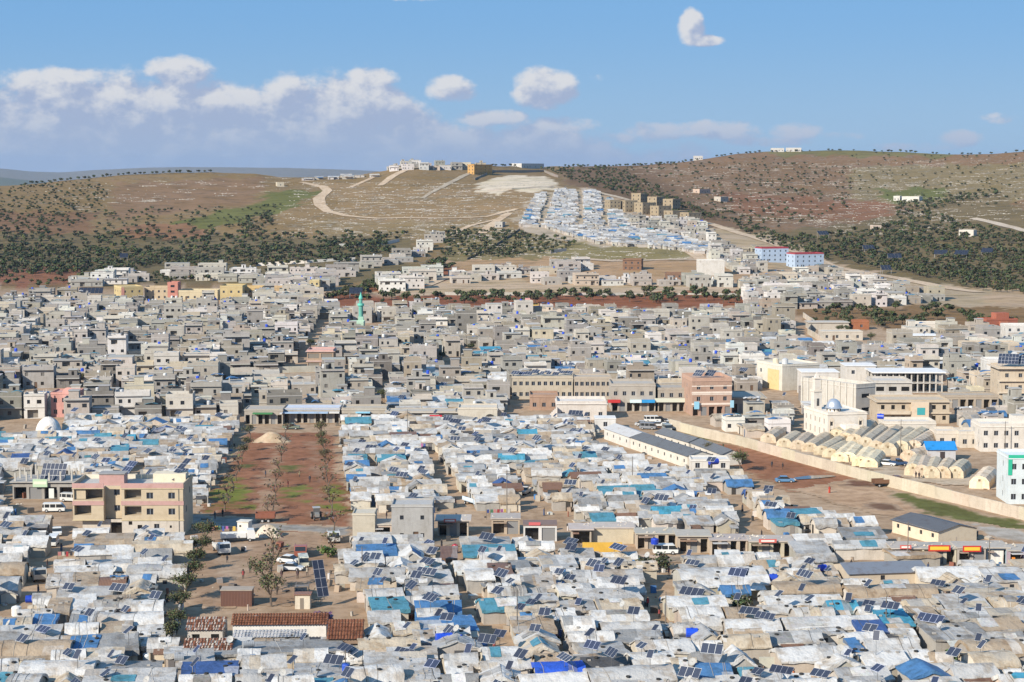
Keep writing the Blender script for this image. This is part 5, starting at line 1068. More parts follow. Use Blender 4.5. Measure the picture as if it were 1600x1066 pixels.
o = bld('shop', 443, 531, 661, 1, 9, (.42, .38, .33), 'dark open shopfronts at the head of the brown field, right part', sh=3.8, win=0, side=0, ground=9, parapet=.2, slabc=(.5, .54, .62)); add_box(o, 'awning', 0, -2.2, 2.9, o['w'] * .8, -.05, 3.2, (.32, .45, .62), 'metal'); add_box(o, 'awning', o['w'] * .82, -1.9, 2.9, o['w'], -.05, 3.2, (.6, .6, .58), 'metal')
o = bld('shop', 534, 604, 661, 1, 8, (.44, .40, .34), 'low shop row right of the brown field head', sh=3.6, win=0, side=0, ground=6, parapet=.5); add_box(o, 'awning', 4, -1.6, 2.9, 8, -.05, 3.2, (.25, .5, .65), 'cloth'); o = bld('shop', 606, 712, 664, 1, 7, (.46, .42, .36), 'long low shops with a red awning left of the depot', sh=3.4, win=0, side=0, ground=8, parapet=.2, overhang=.9); add_box(o, 'red_awning', o['w'] * .62, -1.7, 2.4, o['w'] * .80, -.95, 2.9, (.5, .03, .05), 'cloth')
bld('house', 1143, 1195, 645, 1, 16, (.42, .38, .32), 'wide flat-roofed workshop right of the brown-striped block', 'workshop', sh=4.2, win=0, side=0, ground=5, parapet=.2, overhang=.6)
# odd ones in the town
o = bld('house', 80, 121, 652, 2, 9, (.60, .32, .28), 'pink two-storey house with arched gable at left', 'house', sh=3.3, win=3, side=1, parapet=.4); m = MB(); m.tube((o['w'] * .68, -.02, 6.7), (o['w'] * .68, .2, 6.7), 1.9, 1.9, 18, (.60, .32, .28), 'plain'); m.build('arched_gable', o)
o = bld('house', 480, 521, 579, 2, 10, (.45, .33, .24), 'ochre and pink house with two open terraces', 'house', sh=3.3, win=2, side=1, tone='room', ww=4.0, wh=1.7, overhang=.5, parapet=.6, parc=(.52, .33, .30), slabc=(.5, .36, .32))
o = bld('house', 1541, 1590, 515, 1, 9, (.36, .13, .085), 'dark red brick house with an arched porch', 'house', sh=4.0, win=3, side=1, parapet=.5, parc=(.34, .12, .08)); add_box(o, 'roof_room', o['w'] * .35, 1, 4.23, o['w'] * .75, 6, 7.2, (.36, .13, .085), 'wall'); add_box(o, 'porch', o['w'] * .4, -1.6, -.3, o['w'] * .65, -.003, 3.6, (.36, .14, .09), 'wall')
o = bld('house', 806, 842, 490, 1, 8, (.60, .43, .16), 'yellow house with a pink stair tower below the red strip', 'house', sh=3.6, win=3, side=1); add_box(o, 'pink_tower', o['w'] * .4, 1.5, 3.83, o['w'] * .62, 5, 7.4, (.55, .28, .26), 'plain')
o = bld('shed', 1264, 1326, 515, 1, 10, (.50, .46, .40), 'long grey shed beside the brown field, farther one', 'shed', sh=3, win=0, side=0, parapet=0, overhang=.5); bld('shed', 1284, 1348, 532, 1, 9, (.56, .51, .44), 'long grey shed beside the brown field, nearer one', 'shed', sh=3.4, win=4, side=1, parapet=.2); bld('house', 1334, 1358, 515, 1, 7, (.36, .15, .08), 'small rust-red house right of the long grey sheds', 'house', sh=3.2, win=1, side=1)
bld('house', 1422, 1475, 520, 1, 9, (.64, .60, .54), 'white house at the near edge of the brown field', 'house', sh=3.6, win=4, side=2); bld('warehouse', 1400, 1466, 538, 1, 9, (.58, .52, .43), 'cream warehouse with a long white roof', sh=3.4, win=0, side=0, parapet=0, slabc=(.70, .71, .72), overhang=.4)
o = bld('house', 1571, 1625, 533, 2, 9, (.68, .66, .63), 'white house at right edge below the red brick house', 'house', sh=3, win=4, side=2); bld('house', 1506, 1592, 556, 1, 10, (.55, .48, .39), 'long cream house near the right edge', 'house', sh=4.2, win=5, side=2)
# green minaret and prayer house
o = bld('prayer_house', 545, 568, 521, 1, 9, (.42, .58, .46), 'pale green prayer house under the green minaret', 'mosque', sh=4.2, win=2, side=1, mat='plain')
A_ = G(564, 512); o = thing('minaret', A_); tag(o, 'slender green minaret rising above the grey houses', 'minaret'); gm = (.12, .34, .28)
m = MB(); m.box(-1.2, -1.2, 0, 1.2, 1.2, 5, (.3, .5, .4)); m.build('base', o); m = MB(); m.lathe([(1.0, 5), (1.0, 9.5)], 12, gm, 'plain'); m.build('shaft', o); m = MB(); m.lathe([(1.0, 9.5), (1.5, 10), (1.5, 10.9), (.8, 10.9)], 12, (.14, .5, .4), 'plain'); m.build('balcony', o); m = MB(); m.lathe([(.75, 10.9), (.75, 13)], 12, gm, 'plain'); m.lathe([(1.0, 13), (.7, 14), (.3, 15), (0, 16.2)], 12, (.12, .45, .36), 'plain'); m.build('lantern', o); claim(A_, 0, 2, 2)
# hilltop: orange house and quarry, tan block houses of the hill camp
o = bld('orange_house', 741, 769, 273, 3, 8, (.52, .31, .11), 'bright orange house on the hilltop', 'house', sh=3.2, win=4, side=2, base=3, parapet=.5, mat='plain', overhang=.5)
for i, (a, b, v) in enumerate([(953, 970, 331), (977, 996, 332), (1004, 1025, 336), (1029, 1049, 340), (1051, 1074, 347), (1076, 1096, 350), (1001, 1011, 319), (1026, 1039, 324), (1051, 1063, 329)]):
    bld('tan_block', a, b, v, 3, 11, (.36, .295, .205), 'tan three-storey block on the hill camp edge, %s from the left' % ordinal([0, 1, 3, 5, 7, 8, 2, 4, 6][i]), 'apartment house', sh=3.1, win=3, side=2, base=4, parapet=.5, framed=False)
o = bld('white_hall', 1093, 1132, 430, 2, 14, (.66, .64, .60), 'large white blank hall on the terraced slope', 'hall', sh=4.6, win=0, side=1, base=3); o = bld('brown_house', 973, 1002, 424, 2, 11, (.24, .145, .095), 'dark brown house on the terraced slope', 'house', sh=3.3, win=3, side=1, base=3, overhang=.5); bld('brown_house', 1040, 1066, 443, 2, 10, (.26, .16, .11), 'reddish brown house in the lower terrace row', 'house', sh=3.0, win=3, side=1, base=3)
for (a, b, v, lab) in ((1396, 1406, 313, 'left'), (1409, 1436, 314, 'right')): bld('farmhouse', a, b, v, 1, 10, (.66, .64, .60), 'white farmhouse on the right hillside, %s one of two' % lab, 'house', sh=4, win=2, side=1, base=3)
bld('farmhouse', 1498, 1521, 370, 1, 9, (.64, .60, .54), 'lone white farmhouse in the right valley grove', 'house', sh=4.5, win=2, side=1, base=3); bld('farmhouse', 1093, 1110, 303, 1, 8, (.55, .43, .35), 'small pinkish farmhouse on the right hillside', 'house', sh=3.5, win=2, side=1, base=2); bld('farmhouse', 1126, 1138, 316, 1, 8, (.50, .46, .40), 'tiny grey hut on the right hillside', 'house', sh=4, win=1, side=1, base=2); bld('farmhouse', 1364, 1377, 360, 1, 7, (.6, .5, .42), 'tiny cream hut above the right valley grove', 'house', sh=3, win=1, side=1, base=2)
for i, (a, b, v) in enumerate([(1205, 1225, 238.5), (1228, 1252, 238), (815, 850, 262.5), (1085, 1098, 249)]): bld('skyline_building', a, b, v, 1, 14, (.62, .60, .57), ['long white building on the right skyline, left half', 'long white building on the right skyline, right half', 'white walls on the middle skyline behind the quarry', 'small white hut on the rising right skyline'][i], sh=4, win=4, side=1, base=3)
bld('house', 433, 444, 291, 1, 8, (.6, .54, .42), 'lone cream hut on the left saddle road', 'house', sh=3.5, win=1, side=1, base=2); bld('house', 773, 785, 356, 1, 8, (.45, .43, .4), 'lone grey hut beside the steep dirt road', 'house', sh=4, win=2, side=1, base=2)
# sheet solar fields in the groves
def grove_panel(u0, u1, v, label):
    A_, w, rz = frame_of(u0, u1, v); o = thing('solar_field', A_ + Vector((0, 0, .5)), rz); tag(o, label, 'solar panel', 'solar tables in the groves'); n = max(3, int(w / 2.2))
    for i in range(n):
        m = MB(); x0, x1 = w * i / n + .05, w * (i + 1) / n - .05; m.face([(x0, 0, 2.2), (x1, 0, 2.2), (x1, 4, 5.2), (x0, 4, 5.2)], (.014, .017, .03), 'panel'); m.face([(x0, 0, 2.12), (x1, 0, 2.12), (x1, 4, 5.12), (x0, 4, 5.12)], (.4, .4, .4), 'paint'); m.build('panel', o)
    m = MB()
    for x in (.5, w - .5): m.tube((x, .3, -1), (x, .3, 2.3), .12, .12, 5, (.3, .3, .3), 'paint'); m.tube((x, 3.7, -1), (x, 3.7, 4.9), .12, .12, 5, (.3, .3, .3), 'paint')
    m.build('stand', o)
for i, t in enumerate([(1280, 1296, 371), (1350, 1368, 395), (1388, 1410, 408), (1459, 1480, 403), (1490, 1511, 404), (1532, 1550, 400), (1378, 1394, 428)]): grove_panel(*t, 'dark solar table among the right valley olives, %s from the left' % ordinal([0, 1, 3, 4, 5, 6, 2][i]))
grove_panel(545, 566, 466, 'dark solar table at the edge of the red soil strip'); grove_panel(122, 160, 466, 'wide dark solar roof behind the left grey houses'); grove_panel(187, 200, 408, 'small dark solar table in the left olive grove')

# ------------------------------------------------------------------ brown field, yard, football ground
NB = 0
def blotch(name, pts, z, col, edge=None, soft=1.6):
    """ground patch whose colour thins out unevenly towards its edge"""
    global NB
    NB += 1; zz = .02 + NB * .005; edge = edge or DIRT; W = np.array([tuple(G(u, v))[:2] for u, v in pts]); lo, hi_ = W.min(0) - 1.5, W.max(0) + 1.5
    st = max(.8, math.sqrt((hi_[0] - lo[0]) * (hi_[1] - lo[1])) / 70); nx, ny = int((hi_[0] - lo[0]) / st) + 2, int((hi_[1] - lo[1]) / st) + 2
    gx, gy = np.meshgrid(lo[0] + np.arange(nx) * st, lo[1] + np.arange(ny) * st); X, Y = gx.ravel(), gy.ravel(); ins = np_in([tuple(w) for w in W], X, Y); dist = np.full(len(X), 1e9)
    for i in range(len(W)):
        a_, b_ = W[i], W[(i + 1) % len(W)]; d_ = b_ - a_; t_ = np.clip(((X - a_[0]) * d_[0] + (Y - a_[1]) * d_[1]) / max(1e-6, (d_ ** 2).sum()), 0, 1); dist = np.minimum(dist, np.hypot(X - a_[0] - t_ * d_[0], Y - a_[1] - t_ * d_[1]))
    dist = np.where(ins, dist, -dist); nz = np.array([noise.noise((x * .16, y * .16, NB)) + .6 * noise.noise((x * .5, y * .5, NB + 3)) for x, y in zip(X, Y)])
    f = np.clip((dist / soft + nz * 1.5 + .2), 0, 1); f = f * f * (3 - 2 * f); c = np.array(edge)[None] * (1 - f[:, None]) + np.array(col)[None] * f[:, None]; fs = []
    for j in range(ny - 1):
        for i in range(nx - 1):
            k = j * nx + i; q = (k, k + 1, k + nx + 1, k + nx)
            if max(f[x] for x in q) > .02: fs.append(q)
    me = bpy.data.meshes.new(name); me.from_pydata([(x, y, zz) for x, y in zip(X, Y)], [], fs); me.materials.append(MATS['ground']); ca = me.color_attributes.new('Col', 'FLOAT_COLOR', 'POINT'); ca.data.foreach_set('color', np.hstack([c, np.ones((len(c), 1))]).astype(np.float32).ravel()); me.update()
    return kind(link(name, me), 'structure')
FC = (.265, .128, .075)
blotch('field', FIELD, .03, (.275, .13, .075)); blotch('field_track', [(428, 690), (446, 690), (430, 770), (440, 825), (385, 825), (405, 760)], .06, (.33, .215, .14), FC, 2.5); blotch('field_track', [(480, 690), (500, 690), (510, 780), (520, 826), (480, 826), (492, 760)], .06, (.29, .175, .115), FC, 2.5)
blotch('grass', [(350, 745), (362, 745), (392, 768), (385, 795), (330, 800), (335, 775)], .09, (.15, .165, .035), FC, 3.0); blotch('grass', [(440, 764), (482, 757), (478, 785), (436, 788)], .09, (.155, .165, .04), FC, 3.0); blotch('grass', [(446, 728), (470, 726), (466, 740), (444, 742)], .09, (.12, .125, .04), FC, 3.0); blotch('grass', [(500, 762), (532, 758), (544, 800), (530, 810), (512, 790)], .09, (.15, .165, .035), FC, 3.0); blotch('grass', [(386, 722), (396, 722), (388, 732), (380, 732)], .09, (.11, .115, .04), FC, 3.0)
blotch('road', [(296, 806), (330, 806), (430, 818), (546, 826), (546, 838), (430, 828), (330, 826), (296, 822)], .12, (.27, .255, .235)); blotch('yard', [(300, 826), (546, 838), (548, 870), (500, 900), (490, 945), (290, 948), (290, 880)], .03, (.33, .225, .15)); blotch('yard_track', [(340, 835), (400, 840), (385, 880), (372, 925), (340, 930), (335, 880)], .06, (.38, .28, .20), (.33, .225, .15), 2.5)
blotch('football_ground', [(1008, 662), (1046, 668), (1120, 690), (1225, 716), (1330, 748), (1300, 764), (1235, 768), (1180, 744), (1110, 704)], .03, (.29, .138, .078), (.36, .225, .14)); blotch('dirt_track', [(1240, 765), (1330, 752), (1420, 775), (1520, 805), (1620, 838), (1620, 866), (1540, 846), (1430, 815), (1300, 785)], .03, (.44, .30, .195)); blotch('grass', [(1385, 766), (1420, 772), (1500, 794), (1620, 822), (1620, 838), (1540, 822), (1450, 803), (1410, 784)], .07, (.12, .125, .04)); blotch('grass', [(1040, 668), (1075, 678), (1130, 692), (1120, 694), (1060, 680)], .07, (.14, .13, .05)); blotch('street', [(545, 840), (700, 844), (890, 848), (1000, 867), (1240, 873), (1620, 886), (1620, 898), (1240, 884), (1000, 878), (880, 860), (700, 854), (545, 848)], .05, (.30, .25, .195)); blotch('rubble_ground', [(1500, 815), (1620, 836), (1620, 852), (1540, 838)], .08, (.42, .39, .35)); blotch('mud_patch', [(1355, 785), (1400, 790), (1405, 797), (1360, 795)], .08, (.17, .10, .065), (.36, .26, .18), 2.5); blotch('mud_patch', [(1315, 752), (1370, 752), (1372, 760), (1320, 760)], .08, (.17, .09, .06), (.36, .26, .18), 2.5)
blotch('dirt_lot', [(1008, 533), (1075, 528), (1090, 540), (1010, 546)], .05, (.42, .32, .23)); blotch('dirt_lot', [(200, 589), (498, 583), (498, 596), (200, 599)], .05, (.40, .32, .24)); blotch('dirt_lot', [(398, 624), (490, 618), (498, 640), (398, 640)], .05, (.42, .33, .25)); blotch('dirt_lot', [(0, 614), (100, 608), (240, 613), (235, 621), (0, 632)], .05, (.40, .31, .23)); blotch('dirt_lot', [(1300, 700), (1420, 735), (1560, 745), (1560, 765), (1420, 752), (1300, 716)], .04, (.45, .37, .28)); blotch('dirt_lot', [(1180, 700), (1260, 690), (1300, 712), (1320, 738), (1240, 716)], .04, (.42, .34, .26))
m = MB(); W = [G(u, v) for u, v in [(1240, 748), (1262, 745), (1300, 744), (1306, 746), (1280, 749), (1245, 751)]]; m.face([(p.x, p.y, .25) for p in W], (.07, .075, .08), 'puddle'); kind(m.build('puddle'), 'structure')
# ---- fill the quarters
fill([(-40, 476), (180, 484), (500, 484), (560, 491), (1170, 496), (1255, 508), (1245, 530), (800, 540), (600, 600), (600, 655), (380, 652), (-60, 668)], (5, 10), (5, 8), (.15, 1.5), (.12, 1.1), make_house, step=2.2, skip=.04)
fill([(600, 600), (800, 540), (1245, 530), (1290, 545), (1620, 556), (1620, 590), (1560, 600), (1200, 585), (1200, 612), (800, 618), (800, 655), (600, 655)], (4.5, 8.5), (4, 7), (.2, 1.4), (.15, 1.2), make_small, step=2.0)
fill([(1195, 530), (1290, 548), (1460, 524), (1620, 530), (1620, 560), (1290, 560)], (7, 11), (6, 9), (.5, 3), (.4, 2), make_small, step=2.2)
fill([(-40, 466), (190, 470), (180, 486), (-40, 480)], (9, 16), (8, 11), (1, 6), (.5, 3), make_house, step=2.5)
fill([(390, 462), (500, 458), (512, 480), (390, 484)], (9, 15), (8, 11), (1, 4), (.5, 3), make_house, step=2.5)
fill([(1150, 444), (1290, 428), (1440, 462), (1490, 470), (1400, 479), (1240, 484), (1160, 482)], (6, 11), (6, 9), (.3, 2), (.3, 2), make_hill_house, hill=True, step=2.4)
fill([(1110, 388), (1190, 402), (1200, 425), (1160, 432), (1100, 404)], (6, 10), (6, 8), (.4, 2), (.4, 2.5), make_white_house, hill=True, step=3)
fill([(822, 436), (1150, 443), (1150, 450), (822, 445)], (9, 15), (9, 12), (.5, 5), (2, 6), make_white_house, hill=True, step=4)
fill([(700, 430), (760, 428), (930, 414), (930, 424), (760, 440), (700, 448)], (10, 16), (9, 12), (3, 14), (3, 10), make_white_house, hill=True, step=4)
fill([(584, 440), (665, 430), (690, 418), (700, 428), (660, 456), (584, 456)], (12, 18), (10, 13), (1, 6), (2, 6), make_white_house, hill=True, step=4)
fill([(560, 412), (640, 396), (690, 358), (700, 372), (672, 400), (640, 412), (560, 424)], (9, 16), (8, 11), (1, 8), (2, 8), make_white_house, hill=True, step=4)
fill([(98, 440), (232, 428), (240, 442), (110, 452)], (12, 20), (9, 12), (3, 12), (2, 8), make_white_house, hill=True, step=4)
fill([(250, 420), (345, 424), (470, 430), (560, 420), (570, 436), (420, 446), (250, 436)], (12, 22), (8, 12), (2, 10), (2, 8), make_white_house, hill=True, step=4)
fill([(408, 440), (560, 432), (520, 456), (408, 458)], (10, 16), (8, 11), (1, 6), (1, 5), make_white_house, hill=True, step=3)
fill([(604, 263), (660, 259), (765, 260), (765, 266), (604, 269)], (9, 14), (8, 12), (1, 8), (3, 12), make_white_house, hill=True, step=6)
fill([(466, 280), (600, 272), (602, 277), (466, 284)], (9, 14), (5, 8), (2, 10), (10, 20), make_hill_shelter, hill=True, step=6)
for poly in ([(808, 356), (843, 356), (857, 304), (836, 304)], [(848, 354), (906, 354), (903, 299), (866, 299)], [(911, 356), (947, 356), (938, 301), (909, 299)], [(950, 358), (988, 358), (968, 320), (943, 309)]):
    fill(poly, (4.5, 7), (4.2, 6), (.2, .5), (.2, .6), make_hill_shelter, hill=True, step=1.8)
fill([(840, 354), (985, 358), (1040, 364), (1105, 382), (1185, 408), (1150, 411), (1060, 392), (930, 382), (876, 366)], (4.5, 8), (4.2, 6), (.2, .7), (.2, .8), make_hill_shelter, hill=True, step=1.8)
fill([(966, 334), (1010, 344), (1104, 354), (1130, 384), (1040, 366), (980, 356)], (6, 10), (6, 9), (.4, 2.5), (.4, 2), make_hill_house, hill=True, step=3)
fill([(1195, 590), (1290, 560), (1200, 560)], (8, 12), (7, 9), (1, 3), (1, 3), make_house)
for z_ in ([(1150, 656), (1240, 622), (1246, 690), (1185, 690), (1095, 664)], [(1480, 612), (1562, 600), (1562, 628), (1480, 632)], [(1490, 652), (1620, 648), (1620, 690), (1535, 690), (1500, 680)], [(1245, 622), (1290, 622), (1290, 655), (1250, 650)], [(1196, 585), (1225, 580), (1222, 612), (1196, 618)]):
    fill(z_, (4, 8), (3.5, 6), (.5, 2.5), (.4, 1.8), make_small, step=2.0)
HOUSES.sort(key=lambda h: h['y'])
HREG = [((-99, 130, 560, 700), 'left of the pink house'), ((130, 260, 600, 700), 'right of the pink house'), ((-99, 180, 440, 560), 'below the left olive grove'), ((180, 400, 440, 520), 'just below the yellow schools'), ((180, 330, 520, 600), 'between the schools and the dirt lot'),
        ((330, 480, 520, 700), 'left of the sloping street'), ((400, 545, 440, 520), 'left of the green minaret'), ((545, 640, 440, 530), 'around the green minaret'), ((480, 640, 530, 700), 'below the green minaret'), ((640, 800, 440, 530), 'right of the green minaret'),
        ((640, 800, 530, 700), 'in the crowded middle quarter'), ((800, 1000, 440, 530), 'below the red soil strip'), ((800, 1000, 530, 700), 'behind the shop row'), ((1000, 1200, 440, 530), 'below the red strip end'), ((1000, 1200, 530, 700), 'behind the brown-striped block'), ((1200, 1700, 440, 500), 'below the blue blocks'),
        ((1200, 1700, 500, 700), 'behind the white mosque')]
def hplace(u, v):
    for (a, b, c, d), ph in HREG:
        if a <= u < b and c <= v < d: return ph
    return 'on the terraced slope'
def make_houses():
    far_h = MB(); n_h = 0
    for h in HOUSES:
        u, v = proj(h['x'], h['y'], h['z'] + 2)
        if not -40 < u < 1640: continue
        lo = n_h >= 300; rnd = random.Random(h['seed'])
        parts, panes, top, feats = house_parts(h['w'], h['d'], h['n'], jit(HC[h['col']], .22), h['seed'], lo, h['base'])
        if not lo:
            o = thing('block_house', (h['x'], h['y'], h['z']), h['rz']); n_h += 1
            slab = None
            for nm, m in parts:
                c = m.build(nm, slab if slab and nm in ('parapet', 'stair_room', 'roof_column', 'water_tank', 'roof_box', 'tarp_cover') else o)
                if nm == 'roof_slab': slab = c
            put_panes(panes, o)
            look = '%s %s block house' % (HW[h['col']], ('one-storey', 'two-storey', 'three-storey')[h['n'] - 1])
            if 'stair room' in feats: look += ' with stair room'
            elif 'roof columns' in feats: look += ' with roof columns'
            elif 'porch' in feats: look += ' with dark porch'
            TODO.append((o, look, hplace(u, v), u, v)); o['category'] = 'house'; o['group'] = 'concrete-block houses of the town'
        else:
            M = Matrix.Translation((h['x'], h['y'], h['z'])) @ Matrix.Rotation(h['rz'], 4, 'Z')
            for nm, m in parts: far_h.add(m, M)
            merge_panes(panes, far_h, M)
    kind(far_h.build('far_block_houses'), 'stuff', 'farther concrete houses packed across the town and slopes', 'houses')
    print('HOUSES', len(HOUSES), n_h)

make_houses()
# ------------------------------------------------------------------ the shop street and other one-off buildings
SHC = (.56, .48, .37)
for (a, b, v, k, c, lab) in [(925, 990, 850, 0, SHC, 'cream windowless shop wall behind the street'), (994, 1058, 858, 4, (.50, .43, .34), 'patched stone shop row behind the white van'), (1060, 1108, 864, 3, (.48, .41, .33), 'shop with a black open bay behind the street'), (1110, 1168, 868, 4, (.52, .45, .36), 'cream shop row with glazed doors on the street'),
                             (1171, 1240, 871, 4, (.55, .48, .39), 'shop row with a red sign over its eaves'), (1396, 1440, 881, 2, (.50, .44, .36), 'shop with stone roof edge left of the red sign'), (1441, 1494, 882, 3, (.54, .48, .40), 'shop under a red and yellow signboard'), (1496, 1540, 883, 2, (.42, .39, .35), 'grey shop right of the red and yellow signboard'), (1541, 1574, 882, 1, (.38, .52, .60), 'light blue shop with a white shutter'), (1576, 1625, 885, 2, (.42, .34, .42), 'mauve shop with orange goods at the right edge'),
                             (586, 612, 845, 1, (.52, .44, .36), 'small shop squeezed beside the grey corner house'), (684, 732, 838, 3, (.50, .42, .33), 'stone shop with red sign beside the alley mouth'), (768, 812, 835, 2, (.44, .37, .29), 'ruined shop with a wide black bay'), (893, 924, 852, 1, (.46, .40, .32), 'low shop under a rusty canopy')]:
    o = bld('shop', a, b, v, 1, 5.5, jit(c, .05), lab, 'shop', sh=random.uniform(2.7, 3.1), win=0, side=0, ground=k or None, parapet=.0, overhang=random.choice((.2, .5)), slabc=jit((.42, .38, .33), .1), framed=False)
    w = o['w']
    for q in range(int(w * 1.2)):     # loose stones on the roof edge
        x, y = random.uniform(0, w), random.uniform(-.1, 5); m = MB(); stone(m, Vector((x, y, 3.25)), random.uniform(.12, .3), jit((.44, .40, .34), .2)); m.build('roof_stone', o)
    if 'red and yellow' in lab: add_box(o, 'signboard', w * .15, -.65, 2.5, w * .8, -.55, 3.6, (.45, .04, .03), 'paint'); add_box(o, 'sign_print', w * .2, -.67, 2.75, w * .75, -.651, 3.35, (.7, .45, .05), 'paint')
    if 'red sign' in lab: add_box(o, 'signboard', w * .2, -.65, 2.8, w * .6, -.55, 3.5, (.5, .12, .1), 'paint'); add_box(o, 'sign_print', w * .25, -.67, 3.0, w * .55, -.651, 3.3, (.7, .65, .6), 'paint')
    if 'light blue' in lab: add_box(o, 'shutter', w * .2, -.04, 0, w * .8, -.003, 2.5, (.62, .62, .58), 'metal')
    if 'mauve' in lab:
        for i in range(10): add_box(o, 'goods_crate', .4 + (i % 3) * .6, -.9, (i // 3) * .45, .9 + (i % 3) * .6, -.45, (i // 3) * .45 + .4, jit((.62, .22, .03), .2), 'paint')
    if k: add_box(o, 'canopy', w * .05, -1.3, 2.35, w * random.uniform(.3, .6), -.02, 2.45, jit(random.choice([(.3, .2, .14), (.45, .44, .42), (.35, .27, .2)]), .1), 'metal')
o = bld('roofless_shop', 818, 870, 846, 1, 5, (.68, .67, .65), 'white-pillared roofless shop front on the street', 'shop', sh=3.0, win=0, side=0, ground=2, parapet=.0, slabc=(.20, .14, .12), overhang=.1); add_box(o, 'red_sign', 1, -.2, 3.1, 3.2, -.12, 3.7, (.5, .12, .12), 'paint')
o = bld('block_house', 612, 676, 848, 2, 7, (.42, .41, .395), 'grey two-storey corner house above the blue gabled tents', 'house', sh=3.4, win=2, side=1, parapet=.3, framed=False, ww=.7, wh=.8); o = bld('block_house', 551, 586, 846, 1, 6, (.54, .49, .40), 'tall beige block store right of the brown field', 'store', sh=5.0, win=0, side=0, parapet=.2)
A_, w, rz = frame_of(910, 972, 876); o = thing('yellow_wall', A_, rz); tag(o, 'bright yellow painted wall with arched niches', 'wall'); add_box(o, 'wall', 0, 0, -.3, w, .25, 3.3, (.60, .36, .06), 'plain')
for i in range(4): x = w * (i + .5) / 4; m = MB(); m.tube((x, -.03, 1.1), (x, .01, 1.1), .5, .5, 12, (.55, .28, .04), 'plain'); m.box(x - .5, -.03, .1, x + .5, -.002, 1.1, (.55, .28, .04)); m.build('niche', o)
wall_line('yard_wall', [(1306, 872), (1350, 868), (1395, 874)], 2.6, (.50, .43, .34), 'rough stone yard wall left of the street shops', step=4); long_shed(1394, 832, 1466, 852, 9, 2.6, (.58, .50, .38), (.10, .10, .105), 'cream shed with dark sloping roof below the dirt track', 4)
A_, B_ = G(1326, 919), G(1450, 915); long_shed(1326, 919, 1450, 915, 8.5, 2.5, (.44, .38, .30), (.17, .185, .215), 'long shed with slate-grey metal roof right of centre', 1)
wall_line('yard_wall', [(905, 876), (1030, 884)], 1.8, (.36, .31, .26), 'dark stone wall right of the yellow wall', step=4); wall_line('alley_wall', [(248, 1040), (268, 1010), (278, 975), (286, 950)], 2.2, (.50, .47, .42), 'crooked pale wall beside the trees left of the tiled roofs', step=4)
wall_line('block_wall', [(1186, 1047), (1262, 1047)], 1.9, (.46, .44, .40), 'grey block wall behind the people at the bottom edge', step=2.2)
# tiled and rusty roofs
def ribbed_roof(o, x0, x1, y0, z0, y1, z1, cols, pitch=.42, name='roof', mat='tile'):
    n = max(4, int((x1 - x0) / pitch)); m = MB(); rows = 5
    for i in range(n):
        for k, (fa, fb, h0, h1) in enumerate(((0, .35, 0, .09), (.35, .65, .09, .09), (.65, 1, .09, 0))):
            xa, xb = x0 + (i + fa) * (x1 - x0) / n, x0 + (i + fb) * (x1 - x0) / n
            for r in range(rows):
                ta, tb = r / rows, (r + 1) / rows; c = jit(random.choices(cols[0], cols[1])[0], .18); st = .05 * (1 - 0)
                m.face([(xa, y0 + (y1 - y0) * ta, z0 + (z1 - z0) * ta + h0 + st), (xb, y0 + (y1 - y0) * ta, z0 + (z1 - z0) * ta + h1 + st), (xb, y0 + (y1 - y0) * tb, z0 + (z1 - z0) * tb + h1), (xa, y0 + (y1 - y0) * tb, z0 + (z1 - z0) * tb + h0)], c, mat)
    return m.build(name, o)
TILE = ([(.17, .07, .038), (.14, .055, .03), (.21, .09, .05)], (6, 3, 2)); OLD = ([(.20, .085, .05), (.42, .37, .32), (.15, .065, .04)], (5, 4, 2)); ZINC = ([(.38, .38, .39), (.33, .33, .34)], (1, 1))
def tiled_house(u0, u1, ve, ze, depth, rise, cols, wallc, label, pitch=.42):
    a, b = G(u0, ve, ze), G(u1, ve, ze); rz = R(2); w = (b - a).length; o = thing('tiled_house', (a.x, a.y, 0), rz); tag(o, label, 'house'); m = MB(); pn = []; o['framed'] = False
    facade(m, pn, (.3, .4), (1, 0), (0, 1), w - .6, -.3, ze, [(w * .12, w * .12 + 1.1, 1.0, 1.9, .15, 'open'), (w * .6, w * .6 + 1.2, 1.0, 1.9, .15, 'open')], wallc, 'plain')
    for x in (.3, w - .3): m.face([(x, .4, -.3), (x, depth * 2 - .4, -.3), (x, depth * 2 - .4, ze), (x, depth, ze + rise - .1), (x, .4, ze)], wallc, 'plain')
    m.face([(.3, depth * 2 - .4, -.3), (w - .3, depth * 2 - .4, -.3), (w - .3, depth * 2 - .4, ze), (.3, depth * 2 - .4, ze)], wallc, 'plain'); m.build('wall', o); put_panes(pn, o)
    ribbed_roof(o, 0, w, 0, ze, depth, ze + rise, cols, pitch); ribbed_roof(o, 0, w, depth * 2, ze, depth, ze + rise, cols, pitch)
    return o
tiled_house(360, 512, 978, 3.0, 3.0, 1.1, TILE, (.62, .61, .58), 'long white house with brown tiled roof in the front yard'); tiled_house(510, 567, 1000, 2.6, 5.4, 1.7, TILE, (.22, .16, .12), 'brown tiled roof block at the right end of the long house')
tiled_house(289, 350, 986, 2.5, 3.6, 1.2, OLD, (.45, .42, .38), 'weathered orange and white tiled roof left of the long house'); tiled_house(284, 362, 1018, 2.3, 3.4, 1.0, OLD, (.5, .45, .38), 'low rusty tiled roof below the weathered one')
a, b = G(362, 997, 2.3), G(477, 997, 2.3); o = thing('veranda', (a.x, a.y, 0), R(2)); tag(o, 'grey corrugated veranda roof before the long tiled house', 'veranda'); w = (b - a).length; ribbed_roof(o, 0, w, 0, 2.3, 3.0, 2.7, ZINC, .5, 'roof', 'metal')
